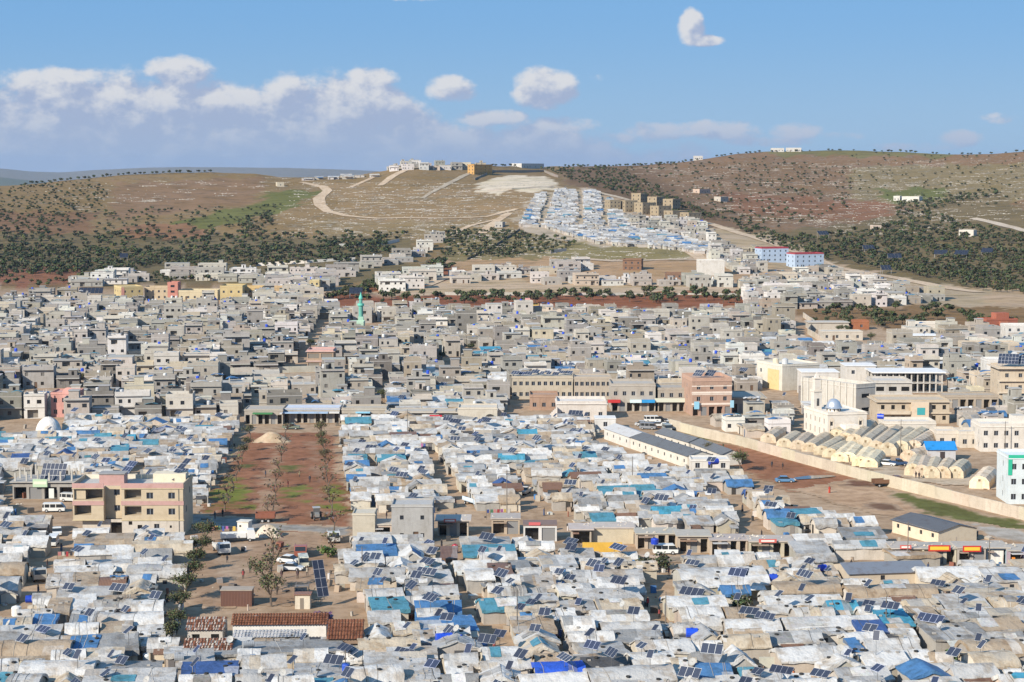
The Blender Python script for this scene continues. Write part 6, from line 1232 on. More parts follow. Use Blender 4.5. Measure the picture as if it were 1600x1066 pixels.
for i in range(6): m = MB(); x = .2 + i * (w - .4) / 5; m.tube((x, .15, -.2), (x, .15, 2.3), .06, .06, 5, (.2, .2, .2), 'paint'); m.build('post', o)
o = thing('rust_container', G(345, 948)); tag(o, 'dark rusty container behind the weathered tiled roof', 'container'); add_box(o, 'body', 0, 0, 0, 5, 2.6, 2.6, (.12, .06, .045), 'metal'); add_box(o, 'roof', -.1, -.1, 2.6, 5.1, 2.8, 2.75, (.34, .29, .24), 'plain'); o = thing('yard_hut', G(461, 952)); tag(o, 'small cream hut with rusty roof in the yard', 'hut'); add_box(o, 'wall', 0, 0, -.2, 2.4, 2, 2.3, (.58, .52, .42), 'wall'); add_box(o, 'roof', -.2, -.2, 2.3, 2.6, 2.2, 2.42, (.25, .12, .07), 'metal'); add_box(o, 'door', .8, -.03, 0, 1.4, -.002, 1.8, (.2, .17, .14), 'paint')
o = thing('guard_hut', G(371, 833), R(-12)); tag(o, 'little white box hut beside the field road', 'hut'); add_box(o, 'wall', 0, 0, 0, 2.2, 2.2, 2.2, (.66, .63, .56), 'plain'); add_box(o, 'roof', -.15, -.15, 2.2, 2.35, 2.35, 2.32, (.6, .58, .52), 'plain'); add_box(o, 'window', .4, -.02, 1.2, .8, -.002, 1.6, (.04, .04, .04), 'glass')
A_ = G(76, 684); o = thing('dome_tent', A_); tag(o, 'big white dome tent at the left edge of the camp', 'tent'); m = MB(); rr = 3.4
m.grid(lambda s, t: ((lambda th, ph: (rr * math.cos(th) * math.cos(ph), rr * math.sin(th) * math.cos(ph), 1.0 + 4.6 * math.sin(ph) + .2 * noise.noise((th * 2, ph * 3, 3))))(s * 2 * math.pi, t * 1.5708)), 20, 8, lambda s, t: (.70, .66, .61), 'tarp'); m.build('cover', o, smooth=True); m = MB(); m.lathe([(rr + .03, -.3), (rr + .03, 1.05)], 20, (.60, .58, .55), 'tarp'); m.build('skirt_wall', o); add_box(o, 'window', 1.0, -rr - .0, 1.0, 1.5, -rr + .35, 1.9, (.05, .05, .05), 'glass')
o = thing('covered_heap', G(420, 838)); tag(o, 'cream tarpaulin-covered heap beside the field road', 'heap'); m = MB(); m.grid(lambda s, t: (-2.6 + 5.2 * s, -1.8 + 3.6 * t, max(-.05, 2.3 * math.sin(s * 3.14) ** .6 * math.sin(t * 3.14) ** .6 + .35 * noise.noise((s * 4, t * 4, 1)))), 14, 10, lambda s, t: jit((.55, .48, .38), .05), 'tarp'); m.build('cover', o, smooth=True)
o = thing('sand_heap', G(425, 690)); tag(o, 'pale sand heap at the head of the brown field', 'heap'); m = MB(); m.grid(lambda s, t: (-5 + 10 * s, -3 + 6 * t, max(-.1, 2.6 * math.sin(s * 3.14) ** 1.3 * math.sin(t * 3.14) ** 1.3 + .3 * noise.noise((s * 6, t * 6, 4)))), 18, 12, lambda s, t: jit((.44, .34, .24), .05), 'ground'); m.build('mound', o, smooth=True)

# ------------------------------------------------------------------ vehicles
wheel_mb = MB(); wheel_mb.tube((-.12, 0, 0), (.12, 0, 0), .36, .36, 12, (.022, .022, .022), 'plain'); WHEEL = wheel_mb.mesh('wheel'); rim_mb = MB(); rim_mb.tube((-.14, 0, 0), (.14, 0, 0), .19, .19, 8, (.4, .4, .4), 'paint'); RIM = rim_mb.mesh('rim')
def extr(o, name, prof, w, col, mat='paint', x0=None):
    m = MB(); a, b = (-w / 2, w / 2) if x0 is None else x0
    m.face([(a, y, z) for y, z in prof], col, mat); m.face([(b, y, z) for y, z in reversed(prof)], col, mat)
    for p, q in zip(prof, prof[1:] + prof[:1]): m.face([(a, p[0], p[1]), (a, q[0], q[1]), (b, q[0], q[1]), (b, p[0], p[1])], col, mat)
    return m.build(name, o)
def vehicle(u, v, rz, typ, col, label, name=None):
    o = thing(name or {'car': 'parked_car', 'van': 'parked_van', 'pickup': 'pickup_truck', 'truck': 'truck'}[typ], G(u, v), R(rz)); tag(o, label, {'car': 'car', 'van': 'van', 'pickup': 'pickup', 'truck': 'truck'}[typ]); W, D_ = 1.72, (.022, .026, .03); wy = 1.35
    if typ == 'car':
        extr(o, 'body', [(-2.1, .35), (-2.15, .75), (-1.25, .92), (1.35, .95), (2.1, .85), (2.1, .35)], W, col); extr(o, 'cabin', [(-1.25, .90), (-.55, 1.42), (.95, 1.44), (1.6, .92)], W - .14, D_, 'glass'); extr(o, 'roof', [(-.58, 1.425), (.98, 1.445), (.9, 1.5), (-.5, 1.48)], W - .1, col)
    elif typ == 'van':
        extr(o, 'body', [(-2.3, .35), (-2.35, 1.0), (2.2, 1.05), (2.2, .35)], W, col); extr(o, 'cabin', [(-2.3, 1.0), (-1.75, 1.72), (2.1, 1.74), (2.2, 1.04)], W - .1, D_, 'glass'); extr(o, 'roof', [(-1.78, 1.725), (2.13, 1.745), (2.08, 1.9), (-1.5, 1.9)], W - .02, col)
        for y in (-.6, .6, 1.7): extr(o, 'pillar', [(y, 1.0), (y + .14, 1.0), (y + .14, 1.75), (y, 1.75)], W - .06, col)
    elif typ == 'pickup':
        extr(o, 'body', [(-2.3, .45), (-2.35, .95), (-1.3, 1.05), (.35, 1.05), (.35, .75), (2.3, .75), (2.3, .45)], W, col); extr(o, 'cabin', [(-1.3, 1.03), (-.7, 1.6), (.3, 1.62), (.35, 1.04)], W - .12, D_, 'glass'); extr(o, 'roof', [(-.73, 1.61), (.33, 1.63), (.3, 1.7), (-.62, 1.7)], W - .06, col)
        for sx in (-1, 1): extr(o, 'bed_side', [(.4, .76), (2.3, .76), (2.3, 1.15), (.4, 1.15)], 0, col, 'paint', sorted((sx * W / 2, sx * (W / 2 - .07))))
        extr(o, 'tailgate', [(2.23, .76), (2.3, .76), (2.3, 1.15), (2.23, 1.15)], W - .2, col)
    else:
        W = 2.2; wy = 2.2; extr(o, 'cab', [(-3.2, .6), (-3.3, 1.4), (-3.0, 2.3), (-1.7, 2.35), (-1.7, .6)], W, col); extr(o, 'windscreen', [(-3.31, 1.45), (-3.04, 2.2), (-3.0, 2.2), (-3.27, 1.45)], W - .3, D_, 'glass'); extr(o, 'chassis', [(-1.7, .5), (-1.7, .8), (3.2, .8), (3.2, .5)], 1.1, (.06, .06, .06)); extr(o, 'cargo_floor', [(-1.5, .82), (3.3, .82), (3.3, 1.0), (-1.5, 1.0)], W, tuple(x * .8 for x in col))
        for sx in (-1, 1): extr(o, 'cargo_side', [(-1.5, 1.0), (3.3, 1.0), (3.3, 1.7), (-1.5, 1.7)], 0, col, 'paint', sorted((sx * W / 2, sx * (W / 2 - .08))))
    for sx in (-1, 1):
        for sy in (-1, 1): c = link('wheel', WHEEL, o, (sx * (W / 2 - .12), sy * wy, .36)); link('rim', RIM, c)
        if typ != 'truck': m = MB(); m.box(sx * .62 - .16, -2.38, .62, sx * .62 + .16, -2.1, .8, (.6, .6, .55), 'glass'); m.build('headlight', o)
WV, SV, DK, BL = (.66, .66, .64), (.42, .43, .44), (.03, .032, .04), (.03, .07, .16)
for t in [(1004, 666, 80, 'car', SV, 'silver car at the left of the parking row'), (1019, 660, 95, 'van', WV, 'white van parked before the shop awnings'), (1012, 671, 75, 'van', (.2, .21, .23), 'grey van at the corner of the football ground'), (1029, 667, 100, 'car', WV, 'white car in the middle of the parking row'), (1043, 667, 85, 'pickup', WV, 'white pickup in the parking row'), (1031, 659, 90, 'car', DK, 'dark car behind the parking row'), (1052, 671, 20, 'car', WV, 'white car nose-on at the wall end'), (1042, 673, 10, 'van', (.25, .28, .28), 'dark green van before the boundary wall'),
          (1386, 728, 60, 'car', WV, 'white car among the beige tents'), (1403, 728, 100, 'pickup', BL, 'dark blue pickup among the beige tents'), (1357, 714, 85, 'car', DK, 'dark car behind the small pale tents'), (1543, 650, 85, 'van', DK, 'black van on the road right of the workshops'), (1572, 640, 80, 'car', (.12, .13, .14), 'dark car before the beige three-storey house'), (1585, 644, 95, 'car', SV, 'silver car before the beige three-storey house'),
          (84, 800, 95, 'van', WV, 'white minibus behind the grey tent left of the flats'), (111, 784, 75, 'van', (.5, .5, .48), 'pale jeep beside the grey shop'), (89, 836, 15, 'car', WV, 'white car in the lane left of the yellow flats'), (83, 852, 5, 'van', WV, 'white van facing us in the left lane'), (452, 880, 70, 'car', WV, 'white car with roof lights in the yard'), (455, 892, 80, 'car', (.5, .52, .54), 'pale damaged car in the yard'), (474, 884, 10, 'van', (.52, .50, .40), 'cream van facing us in the yard'),
          (372, 846, 100, 'truck', WV, 'white flatbed truck in the yard'), (346, 864, 20, 'truck', (.55, .56, .55), 'pale truck under the yard trees'), (521, 846, 8, 'truck', (.5, .5, .47), 'light grey lorry on the field road'), (741, 790, 30, 'truck', (.5, .58, .66), 'white and blue truck at the alley corner'), (1039, 866, 92, 'van', WV, 'white van before the patched shops'), (1226, 754, 90, 'car', (.10, .22, .38), 'blue car at the corner of the football ground'), (1386, 760, 100, 'truck', (.16, .085, .05), 'rusty dump truck by the boundary wall'),
          (470, 868, 5, 'truck', (.30, .10, .07), 'red stake truck in the yard'), (472, 932, 4, 'truck', (.20, .15, .10), 'brown timber truck at the near end of the yard'), (805, 762, -20, 'van', (.45, .44, .42), 'pale van in the second alley'), (820, 772, -18, 'pickup', (.5, .46, .42), 'worn pickup in the second alley'), (455, 671, 88, 'pickup', (.14, .17, .13), 'dark green pickup before the shopfronts'), (60, 905, 20, 'truck', (.40, .38, .34), 'loaded grey truck in the left lane')]: vehicle(*t)
o = thing('farm_trailer', G(415, 816), R(4)); tag(o, 'rusty red farm trailer at the near end of the field', 'trailer'); add_box(o, 'bed', -1.9, -1, .8, 1.9, 1, 1.0, (.16, .08, .05), 'metal')
for b in ((-1.9, -1.08, 1.0, 1.9, -1.0, 2.0), (-1.9, 1.0, 1.0, 1.9, 1.08, 2.0), (-1.98, -1, 1.0, -1.9, 1, 2.0), (1.9, -1, 1.0, 1.98, 1, 2.0)): add_box(o, 'side_board', *b, jit((.24, .09, .055), .1), 'metal')
for x in (-.6, .6):
    for y in (-.9, .9): c = link('wheel', WHEEL, o, (x, y, .4), R(90), (1.2, 1.2, 1.2)); link('rim', RIM, c)
o = thing('tractor', G(495, 812), R(12)); tag(o, 'grey tractor standing on the brown field', 'tractor'); extr(o, 'hood', [(-1.7, .8), (-1.7, 1.4), (.1, 1.5), (.1, .8)], .8, (.22, .22, .21)); extr(o, 'cab', [(.1, .8), (.1, 2.3), (1.3, 2.3), (1.4, .8)], 1.3, (.10, .10, .10), 'glass'); extr(o, 'cab_roof', [(0, 2.3), (0, 2.45), (1.5, 2.45), (1.5, 2.3)], 1.5, (.35, .35, .34))
for sx in (-1, 1): c = link('wheel', WHEEL, o, (sx * .85, .9, .75), 0, (1.6, 2.1, 2.1)); link('rim', RIM, c); c = link('wheel', WHEEL, o, (sx * .6, -1.3, .45), 0, (1, 1.25, 1.25)); link('rim', RIM, c)

# ------------------------------------------------------------------ trees among the houses
def branch_tree(seed, h, leaves, lcol=(.085, .088, .045), spread=1.0, size=.34):
    rnd = random.Random(seed); b = MB(); c = (.13, .105, .085); tips = []
    def grow(p, d, L_, r, lev):
        q = p + d * L_; b.tube(tuple(p), tuple(q), r, r * .62, 5 if lev < 2 else 3, c, 'bark', False)
        if lev >= 4: tips.append(q); return
        for k in range(3 if lev < 3 else 2):
            a = rnd.random() * 6.28; nd = (d * .9 + Vector((math.cos(a), math.sin(a), rnd.uniform(-.05, .55))) * rnd.uniform(.45, .95) * spread).normalized()
            grow(q, nd, L_ * rnd.uniform(.58, .82), r * .58, lev + 1)
        if lev >= 2: tips.append(q)
    grow(Vector((0, 0, -.2)), Vector((rnd.uniform(-.12, .12), rnd.uniform(-.12, .12), 1)).normalized(), h * .28, h * .03, 0)
    lf = MB()
    for k in range(leaves):
        p = rnd.choice(tips) + Vector((rnd.gauss(0, .38), rnd.gauss(0, .38), rnd.gauss(0, .3))); a = Vector((rnd.gauss(0, 1), rnd.gauss(0, 1), rnd.gauss(0, .7))).normalized() * size * rnd.uniform(.6, 1.2); d = Vector((rnd.gauss(0, 1), rnd.gauss(0, 1), rnd.gauss(0, 1))); e = a.cross(d).normalized() * size * rnd.uniform(.4, .8)
        lf.face([tuple(p - a), tuple(p + e), tuple(p + a), tuple(p - e)], tuple(x * rnd.uniform(.7, 1.35) for x in lcol), 'leaf')
    return b, lf
BARE = [[m.mesh(n) for m, n in zip(branch_tree(s, 6.2, 40, (.14, .11, .075)), ('trunk', 'crown'))] for s in (1, 2, 3)]; LEAFY = [[m.mesh(n) for m, n in zip(branch_tree(s, 6.4, 420, (.11, .105, .062), spread=1.05, size=.2), ('trunk', 'crown'))] for s in (11, 12, 13)]; BIG = [[m.mesh(n) for m, n in zip(branch_tree(s, 7.0, 1300, (.095, .10, .055), 1.1, .2), ('trunk', 'crown'))] for s in (21, 22)]
def tree(u, v, proto, s, label, group, name='tree'):
    o = thing(name, G(u, v), random.random() * 6.28); o.scale = (s, s, s); link('trunk', proto[0], o); link('crown', proto[1], o); tag(o, label, 'tree', group)
for nm, pts, nl in (('left', [(391, 688), (384, 705), (378, 722), (374, 738), (369, 752), (364, 768), (357, 786), (351, 799)], 3), ('middle', [(446, 684), (442, 703), (439, 722), (436, 742), (432, 762), (430, 780), (427, 798), (425, 814)], 0), ('right', [(503, 684), (505, 698), (507, 712), (508, 726), (510, 740), (512, 754), (513, 768), (515, 786), (518, 804), (522, 830)], 4)):
    for i, (u, v) in enumerate(pts): tree(u, v, random.choice(LEAFY if i < nl else BARE), random.uniform(.75, 1.0), '%s tree of the %s row on the brown field, %s from the far end' % ('leafy' if i < nl else 'bare', nm, ordinal(i)), 'tree rows of the brown field')
for i, (u, v) in enumerate([(322, 852), (314, 872), (305, 893), (298, 915), (292, 938), (284, 962), (276, 990), (270, 1012)]): tree(u, v, random.choice(BIG), random.uniform(.68, .88), 'dark leafy tree along the left side of the yard, %s from the far end' % ordinal(i), 'trees of the yard')
for i, (u, v) in enumerate([(426, 868), (422, 893), (418, 925), (424, 948)]): tree(u, v, random.choice(BARE if i < 2 else LEAFY), 1.2, 'sparse grey tree down the middle of the yard, %s from the far end' % ordinal(i), 'trees of the yard')
tree(520, 868, BARE[0], 1.0, 'bare forked tree at the right side of the yard', 'trees of the yard'); tree(1157, 737, BIG[0], .9, 'dark leafy tree beside the football ground', 'single trees'); tree(1106, 716, LEAFY[1], .8, 'green tree behind the classroom sheds', 'single trees'); tree(418, 1000, BARE[2], .7, 'bare tree before the veranda roof', 'single trees')
def bush(u, v, r, col, label, n=260, z=0.0, name='bush'):
    p = G(u, v); o = thing(name, (p.x, p.y, z)); m = crown_mb(n, int(u * 7 + v), rx=r, rz=r * .75, zc=r * .6, size=.30, col=col, lobes=6); m.build('foliage', o); s = MB(); s.tube((0, 0, -.2), (0, 0, r * .6), .08, .05, 5, (.12, .1, .08), 'bark'); s.build('stem', o); tag(o, label, 'bush')
bush(72, 1034, 1.5, (.13, .17, .05), 'bright green bush on the tan tent at lower left'); bush(1157, 955, 2.4, (.075, .08, .045), 'round dark olive bush right of the right alley', 420); bush(1012, 896, 2.6, (.075, .08, .045), 'dark bush beside the dark stone wall', 380); bush(1032, 890, 2.2, (.07, .075, .045), 'smaller dark bush right beside the dark stone wall', 300); bush(1484, 1034, 1.3, (.07, .13, .035), 'deep green bush near the cream round tents'); bush(872, 764, 1.9, (.07, .08, .04), 'dark bush in the tent rows right of centre'); bush(905, 776, 1.6, (.08, .09, .05), 'grey-green bush in the tent rows right of centre'); bush(910, 975, 1.2, (.09, .1, .05), 'small bush between tents left of the right alley'); bush(1238, 800, 1.1, (.06, .07, .04), 'small dark shrub on the dirt track'); bush(512, 872, 2.0, (.08, .12, .035), 'bright green shrub behind the yard cars')
bush(500, 992, 2.3, (.19, .10, .20), 'purple flowering bougainvillea on the veranda', 520, 1.0, 'flowering_bush'); bush(322, 998, 1.4, (.19, .10, .21), 'purple flowering bush on the rusty tiled roof', 260, 1.5, 'flowering_bush')

# ------------------------------------------------------------------ people
LASTP = [None]
def person(u, v, rz, cloth, legs, label, robe=True, head=(.03, .025, .02), h=1.68, stride=.12):
    o = thing('person', G(u, v), R(rz)); tag(o, label, 'person'); LASTP[0] = o; k = h / 1.7
    vs = [(0, 0, .95), (0, 0, 1.2), (0, 0, 1.42), (0, -.01, 1.53), (0, -.02, 1.63), (-.18, 0, 1.40), (-.24, .02, 1.14), (-.22, -.10, .92), (.18, 0, 1.40), (.24, .02, 1.14), (.22, -.08, .92), (-.09, 0, .88), (-.10, -stride, .48), (-.10, -stride * .6, .07), (-.10, -stride * .6 - .16, .04), (.09, 0, .88), (.10, stride * .6, .48), (.10, stride, .07), (.10, stride - .16, .04)]
    ed = [(0, 1), (1, 2), (2, 3), (3, 4), (2, 5), (5, 6), (6, 7), (2, 8), (8, 9), (9, 10), (0, 11), (11, 12), (12, 13), (13, 14), (0, 15), (15, 16), (16, 17), (17, 18)]
    ra = [.14, .14, .13, .055, .10, .06, .045, .035, .06, .045, .035, .09, .06, .04, .035, .09, .06, .04, .035]
    me = bpy.data.meshes.new('body'); me.from_pydata([tuple(c * k for c in p) for p in vs], ed, []); b = link('body', me, o); b.color = (*legs, 1); me.materials.append(MATS['body_cloth'])
    b.modifiers.new('skin', 'SKIN'); sv = me.skin_vertices[0].data
    for i, r in enumerate(ra): sv[i].radius = (r * k, r * k)
    sv[0].use_root = True; s = b.modifiers.new('sub', 'SUBSURF'); s.levels = 1; s.render_levels = 1
    m = MB(); m.lathe([(.20, 1.44 if False else 1.43), (.21, 1.25), (.19, 1.0), (.22, .8), (.26 if robe else .2, .15 if robe else .72)], 10, cloth, 'cloth'); c = m.build('robe' if robe else 'shirt', o); c.scale = (k, k * .8, k)
    m = MB(); m.lathe([(.05, 1.5), (.115, 1.58), (.12, 1.68), (.08, 1.755), (0, 1.775)], 10, head, 'cloth'); c = m.build('headscarf' if robe else 'hair', o); c.location = (0, .03, 0); c.scale = (k, k, k)
    m = MB(); m.lathe([(0, -.1), (.06, -.08), (.075, 0), (.06, .08), (0, .1)], 8, (.38, .24, .17), 'skin', (0, -.06, 1.63)); c = m.build('face', o); c.scale = (k, k, k)
bm_ = bpy.data.materials.new('body_cloth'); bm_.use_nodes = True; oi = bm_.node_tree.nodes.new('ShaderNodeObjectInfo'); bm_.node_tree.links.new(oi.outputs[1], bm_.node_tree.nodes['Principled BSDF'].inputs['Base Color']); bm_.node_tree.nodes['Principled BSDF'].inputs['Roughness'].default_value = .9; MATS['body_cloth'] = bm_
K1 = (.025, .022, .025)
for t in [(1193, 1060, -30, (.09, .06, .06), K1, 'person in brown leading the group at the bottom edge', True), (1200, 1064, -40, (.05, .03, .07), K1, 'person in dark violet second in the bottom group', True), (1215, 1062, -60, (.03, .025, .04), K1, 'person in black in the middle of the bottom group', True), (1223, 1062, -50, (.04, .03, .06), K1, 'person in dark purple in the middle of the bottom group', True), (1234, 1064, -70, (.16, .12, .09), K1, 'child in tan at the end of the bottom group', False), (1240, 1064, -70, (.40, .13, .05), K1, 'child in orange at the end of the bottom group', False),
          (1012, 949, 20, (.42, .04, .04), K1, 'person in red in the right alley', False), (1296, 771, 10, (.42, .06, .04), (.2, .03, .03), 'person in red on the dirt track', True), (348, 808, 40, (.05, .05, .05), K1, 'person in black at the left of the field road', False), (336, 812, 30, (.12, .12, .12), K1, 'person in grey walking just left of the one in black', False), (484, 754, 0, (.05, .05, .06), (.03, .03, .04), 'person standing on the brown field', False), (468, 746, 60, (.40, .34, .2), K1, 'person in yellow on the brown field', False), (391, 896, 0, (.04, .04, .05), K1, 'lone person in the yard', False), (433, 930, 20, (.05, .05, .05), K1, 'person beside the yard tree', False),
          (1206, 731, 0, (.05, .05, .06), K1, 'player in dark clothes on the football ground', False), (1223, 734, 40, (.06, .05, .05), K1, 'second player on the football ground', False), (1067, 688, 0, (.04, .04, .05), K1, 'far player on the football ground', False), (1431, 748, 10, (.08, .06, .05), K1, 'person at the left of the upright tents', False), (1436, 749, -10, (.07, .05, .05), K1, 'person by the upright tents', False), (1545, 888, 20, (.03, .03, .04), K1, 'person in black walking past the light blue shop', True)]: person(*t)

# ------------------------------------------------------------------ poles
for i, (u, v, h, lab) in enumerate([(637, 694, 9, 'tall pole at the far end of the first alley'), (792, 802, 9, 'double pole at the alley corner'), (1407, 712, 9, 'pole above the long beige tents'), (566, 908, 6, 'yard lamp pole with a small panel'), (988, 762, 7, 'thin pole in the tent rows'), (1545, 905, 7, 'pole with blue dish near the right edge'), (1570, 708, 8, 'grey pole before the large white house'), (1040, 985, 6, 'thin pole at the right alley'), (808, 1005, 8, 'pole right of the middle alley'), (1384, 992, 6, 'thin pole among the white tents at right'), (1418, 884, 8, 'street pole before the shops'), (540, 1060, 4, 'mast at the bottom edge')]):
    o = thing('utility_pole', G(u, v)); tag(o, lab, 'pole'); m = MB(); m.tube((0, 0, -.3), (0, 0, h), .11, .07, 6, (.17, .15, .13), 'bark'); m.build('post', o); m = MB(); m.tube((-.7, 0, h - .4), (.7, 0, h - .4), .04, .04, 4, (.15, .13, .12), 'bark'); m.build('crossbar', o)

for i, (u, v) in enumerate([(408, 566), (486, 545), (600, 521), (612, 512), (588, 648), (597, 628), (690, 566), (735, 552), (1326, 528), (1312, 522), (1360, 536), (1430, 530), (30, 560), (126, 600), (226, 545), (935, 560)]):
    p = G(u, v); p1_, q1_ = to_pq(p.x, p.y); tree(u, v, BIG[i % 2], .75, 'dark green tree among the grey town houses, %s from the left' % ordinal([2, 3, 6, 7, 4, 5, 8, 9, 12, 11, 13, 14, 0, 1, 99, 10][i]), 'trees in the town') if i != 14 else None

# garments on lines, and more people about
GC = [(.35, .05, .06), (.05, .08, .25), (.5, .48, .45), (.04, .04, .05), (.3, .1, .25), (.5, .35, .08), (.08, .2, .12), (.45, .2, .2)]
for i, (u, v) in enumerate([(1110, 1064), (1128, 1064), (1080, 975), (1540, 1064), (1500, 1064), (640, 705), (760, 812), (1520, 1002), (90, 880), (330, 838), (865, 1004), (1290, 1000)]):
    p = G(u, v); o = thing('clothes_line', p, R(random.uniform(-15, 15))); n = random.randint(5, 8); L_ = n * .7; m = MB()
    for x in (0, L_): m.tube((x, 0, -.2), (x, 0, 2.1), .04, .04, 5, (.16, .13, .1), 'bark')
    m.tube((0, 0, 2.05), (L_, 0, 2.05), .012, .012, 4, (.3, .3, .3), 'paint'); m.build('line', o)
    for k in range(n): w_, h_ = random.uniform(.4, .6), random.uniform(.6, 1.1); add_box(o, 'garment', .1 + k * .7, -.02, 2.04 - h_, .1 + k * .7 + w_, .02, 2.04, jit(random.choice(GC), .2), 'cloth')
    tag(o, 'clothes line with coloured garments, %s counting from the left edge' % ordinal(sorted([90, 330, 640, 760, 865, 1080, 1110, 1128, 1290, 1500, 1520, 1540]).index(u)), 'clothes line', 'clothes lines of the camp')
# ------------------------------------------------------------------ the shelters themselves
def band(v):
    return 'along the bottom edge' if v > 1036 else 'near the bottom edge' if v > 1000 else 'level with tiled roofs' if v > 955 else 'above tiled-roof level' if v > 915 else 'below the shop street' if v > 868 else 'behind the shop street' if v > 800 else 'in middle tent rows' if v > 730 else 'in farthest tent rows'
def side(u):
    for lim, ph in ((60, 'far left'), (160, 'by left lane'), (290, 'left of tiles'), (420, 'below old tiles'), (560, 'near tiles'), (660, 'left of mid alley'), (760, 'by mid alley'), (880, 'right of mid alley'),
                    (1030, 'left of right alley'), (1140, 'right of right alley'), (1260, 'right of centre'), (1380, 'centre right'), (1490, 'towards right edge')):
        if u < lim: return ph
    return 'at right edge'
def side_far(u):
    for lim, ph in ((120, 'far left'), (300, 'behind yellow flats'), (420, 'left of brown field'), (600, 'right of brown field'), (720, 'left of centre'), (840, 'at centre'), (960, 'right of centre'), (1100, 'below school sheds'), (1250, 'left of football ground')):
        if u < lim: return ph
    return 'below football ground'
def place(u, v): return (side(u) if v > 868 else side_far(u)) + ' ' + band(v)
# TODO: (object, look, place, u) -> labels that count within look and place
def want(o, look, x, y, z, cat, group):
    u, v = proj(x, y, z); TODO.append((o, look, place(u, v), u, v)); o['category'] = cat; o['group'] = group
KW = dict(gable='ridged', barrel='round-topped', gable_y='gable-fronted', shed='sloping', flat='flat-topped')
SHELTERS.sort(key=lambda s: s['y'])
far_mb = MB(); n_ind = 0; SOLAR_SPOTS = []
for s in SHELTERS:
    u, v = proj(s['x'], s['y'], 3.0)
    seen = -40 < u < 1640 and v < 1085
    if not seen: continue
    lo = n_ind >= 300
    parts, prof = shelter_parts(s['kind'], s['w'], s['d'], s['col'], s['wallc'], s['seed'], s['patch'], s['he'], s['hr'], lo)
    s['prof'] = prof; s['u'], s['v'] = u, v
    if not lo:
        o = thing('shelter', (s['x'], s['y'], s.get('z', 0)), s['rz']); n_ind += 1
        for nm, m in parts:
            c = m.build(nm, roof if nm in ('tarp_patch', 'roof_weight', 'rope') else o, smooth=(nm in ('roof', 'tarp_patch')))
            if nm == 'roof': roof = c
        look = '%s %s %s' % (CW[s['col']], KW[s['kind']], 'sheet-metal shelter' if s['col'] == 'rust' else 'tarp shelter') + (', %s patch' % CW[s['patch']] if s['patch'] else '')
        want(o, look, s['x'], s['y'], 2.5, 'shelter', 'tarp shelters of the camp')
    else:
        M = Matrix.Translation((s['x'], s['y'], s.get('z', 0))) @ Matrix.Rotation(s['rz'], 4, 'Z')
        for nm, m in parts: far_mb.add(m, M)
    s['ind'] = not lo
kind(far_mb.build('far_shelters'), 'stuff', 'farther tarp shelters packed in rows across the camp', 'shelters')
print('SHELTERS', len(SHELTERS), n_ind)

# ------------------------------------------------------------------ solar panels
pm = MB(); pm.box(-.5, -.82, -.02, .5, .82, .02, (.028, .036, .062), 'panel'); pm.box(-.52, -.85, -.03, -.5, .85, .03, (.55, .56, .58), 'paint'); pm.box(.5, -.85, -.03, .52, .85, .03, (.55, .56, .58), 'paint')
pm.box(-.5, -.85, -.03, .5, -.82, .03, (.55, .56, .58), 'paint'); pm.box(-.5, .82, -.03, .5, .85, .03, (.55, .56, .58), 'paint')
PANEL = pm.mesh('panel'); far_pan = MB(); n_sol = 0
def solar(x, y, z, n, post, rows=1, tilt=None, rz=None, ind=True, look=None):
    global n_sol
    tilt = R(random.uniform(28, 48)) if tilt is None else tilt; rz = -SUN_AZ + R(random.uniform(-22, 26)) if rz is None else rz
    o = thing('solar_array', (x, y, z), rz) if ind else None; SC = random.uniform(.72, .98); TN = random.choice([(1, 1, 1), (.6, .6, .65), (1.25, 1.25, 1.2), (1.0, 1.05, 1.25), (1.35, 1.3, 1.2), (.8, .8, .8)])
    if ind: o.scale = (SC, SC, SC)
    M0 = Matrix.Translation((x, y, z)) @ Matrix.Rotation(rz, 4, 'Z') @ Matrix.Scale(SC, 4); hh = post + rows * .85 * math.sin(tilt)
    for k in range(n):
        for r in range(rows):
            yy = (r - (rows - 1) / 2) * 1.72; loc = Vector(((k - (n - 1) / 2) * 1.07, yy * math.cos(tilt), hh + yy * math.sin(tilt)))
            if ind:
                c = link('panel', PANEL, o, loc, color=TN); c.rotation_euler = (tilt, 0, 0)
            else: far_pan.add(pm, M0 @ Matrix.Translation(loc) @ Matrix.Rotation(tilt, 4, 'X'))
    fm = MB(); w = n * .53
    for sx in ([-.6 * w, .6 * w] if post < 1.2 else [0]): fm.tube((sx, 0, -.5), (sx, .05, hh - .05), .04, .04, 5, (.12, .12, .12), 'paint')
    if ind: fm.build('post', o)
    else: far_pan.add(fm, M0)
    rm = MB()
    for yy in (-.5, .5):
        rm.tube((-w, yy * math.cos(tilt), hh + yy * math.sin(tilt) - .06), (w, yy * math.cos(tilt), hh + yy * math.sin(tilt) - .06), .03, .03, 4, (.3, .3, .3), 'paint')
    if ind: rm.build('rail', o); n_sol += 1
    else: far_pan.add(rm, M0)
    if ind: want(o, look or ('%s solar array on pole' if post > 1.6 else '%s low solar array') % ({1: 'single-panel', 2: 'two-panel', 3: 'three-panel', 4: 'four-panel'}.get(n * rows, '%d-panel' % (n * rows))), x, y, z + post, 'solar panel', 'solar panels of the camp')
    return o
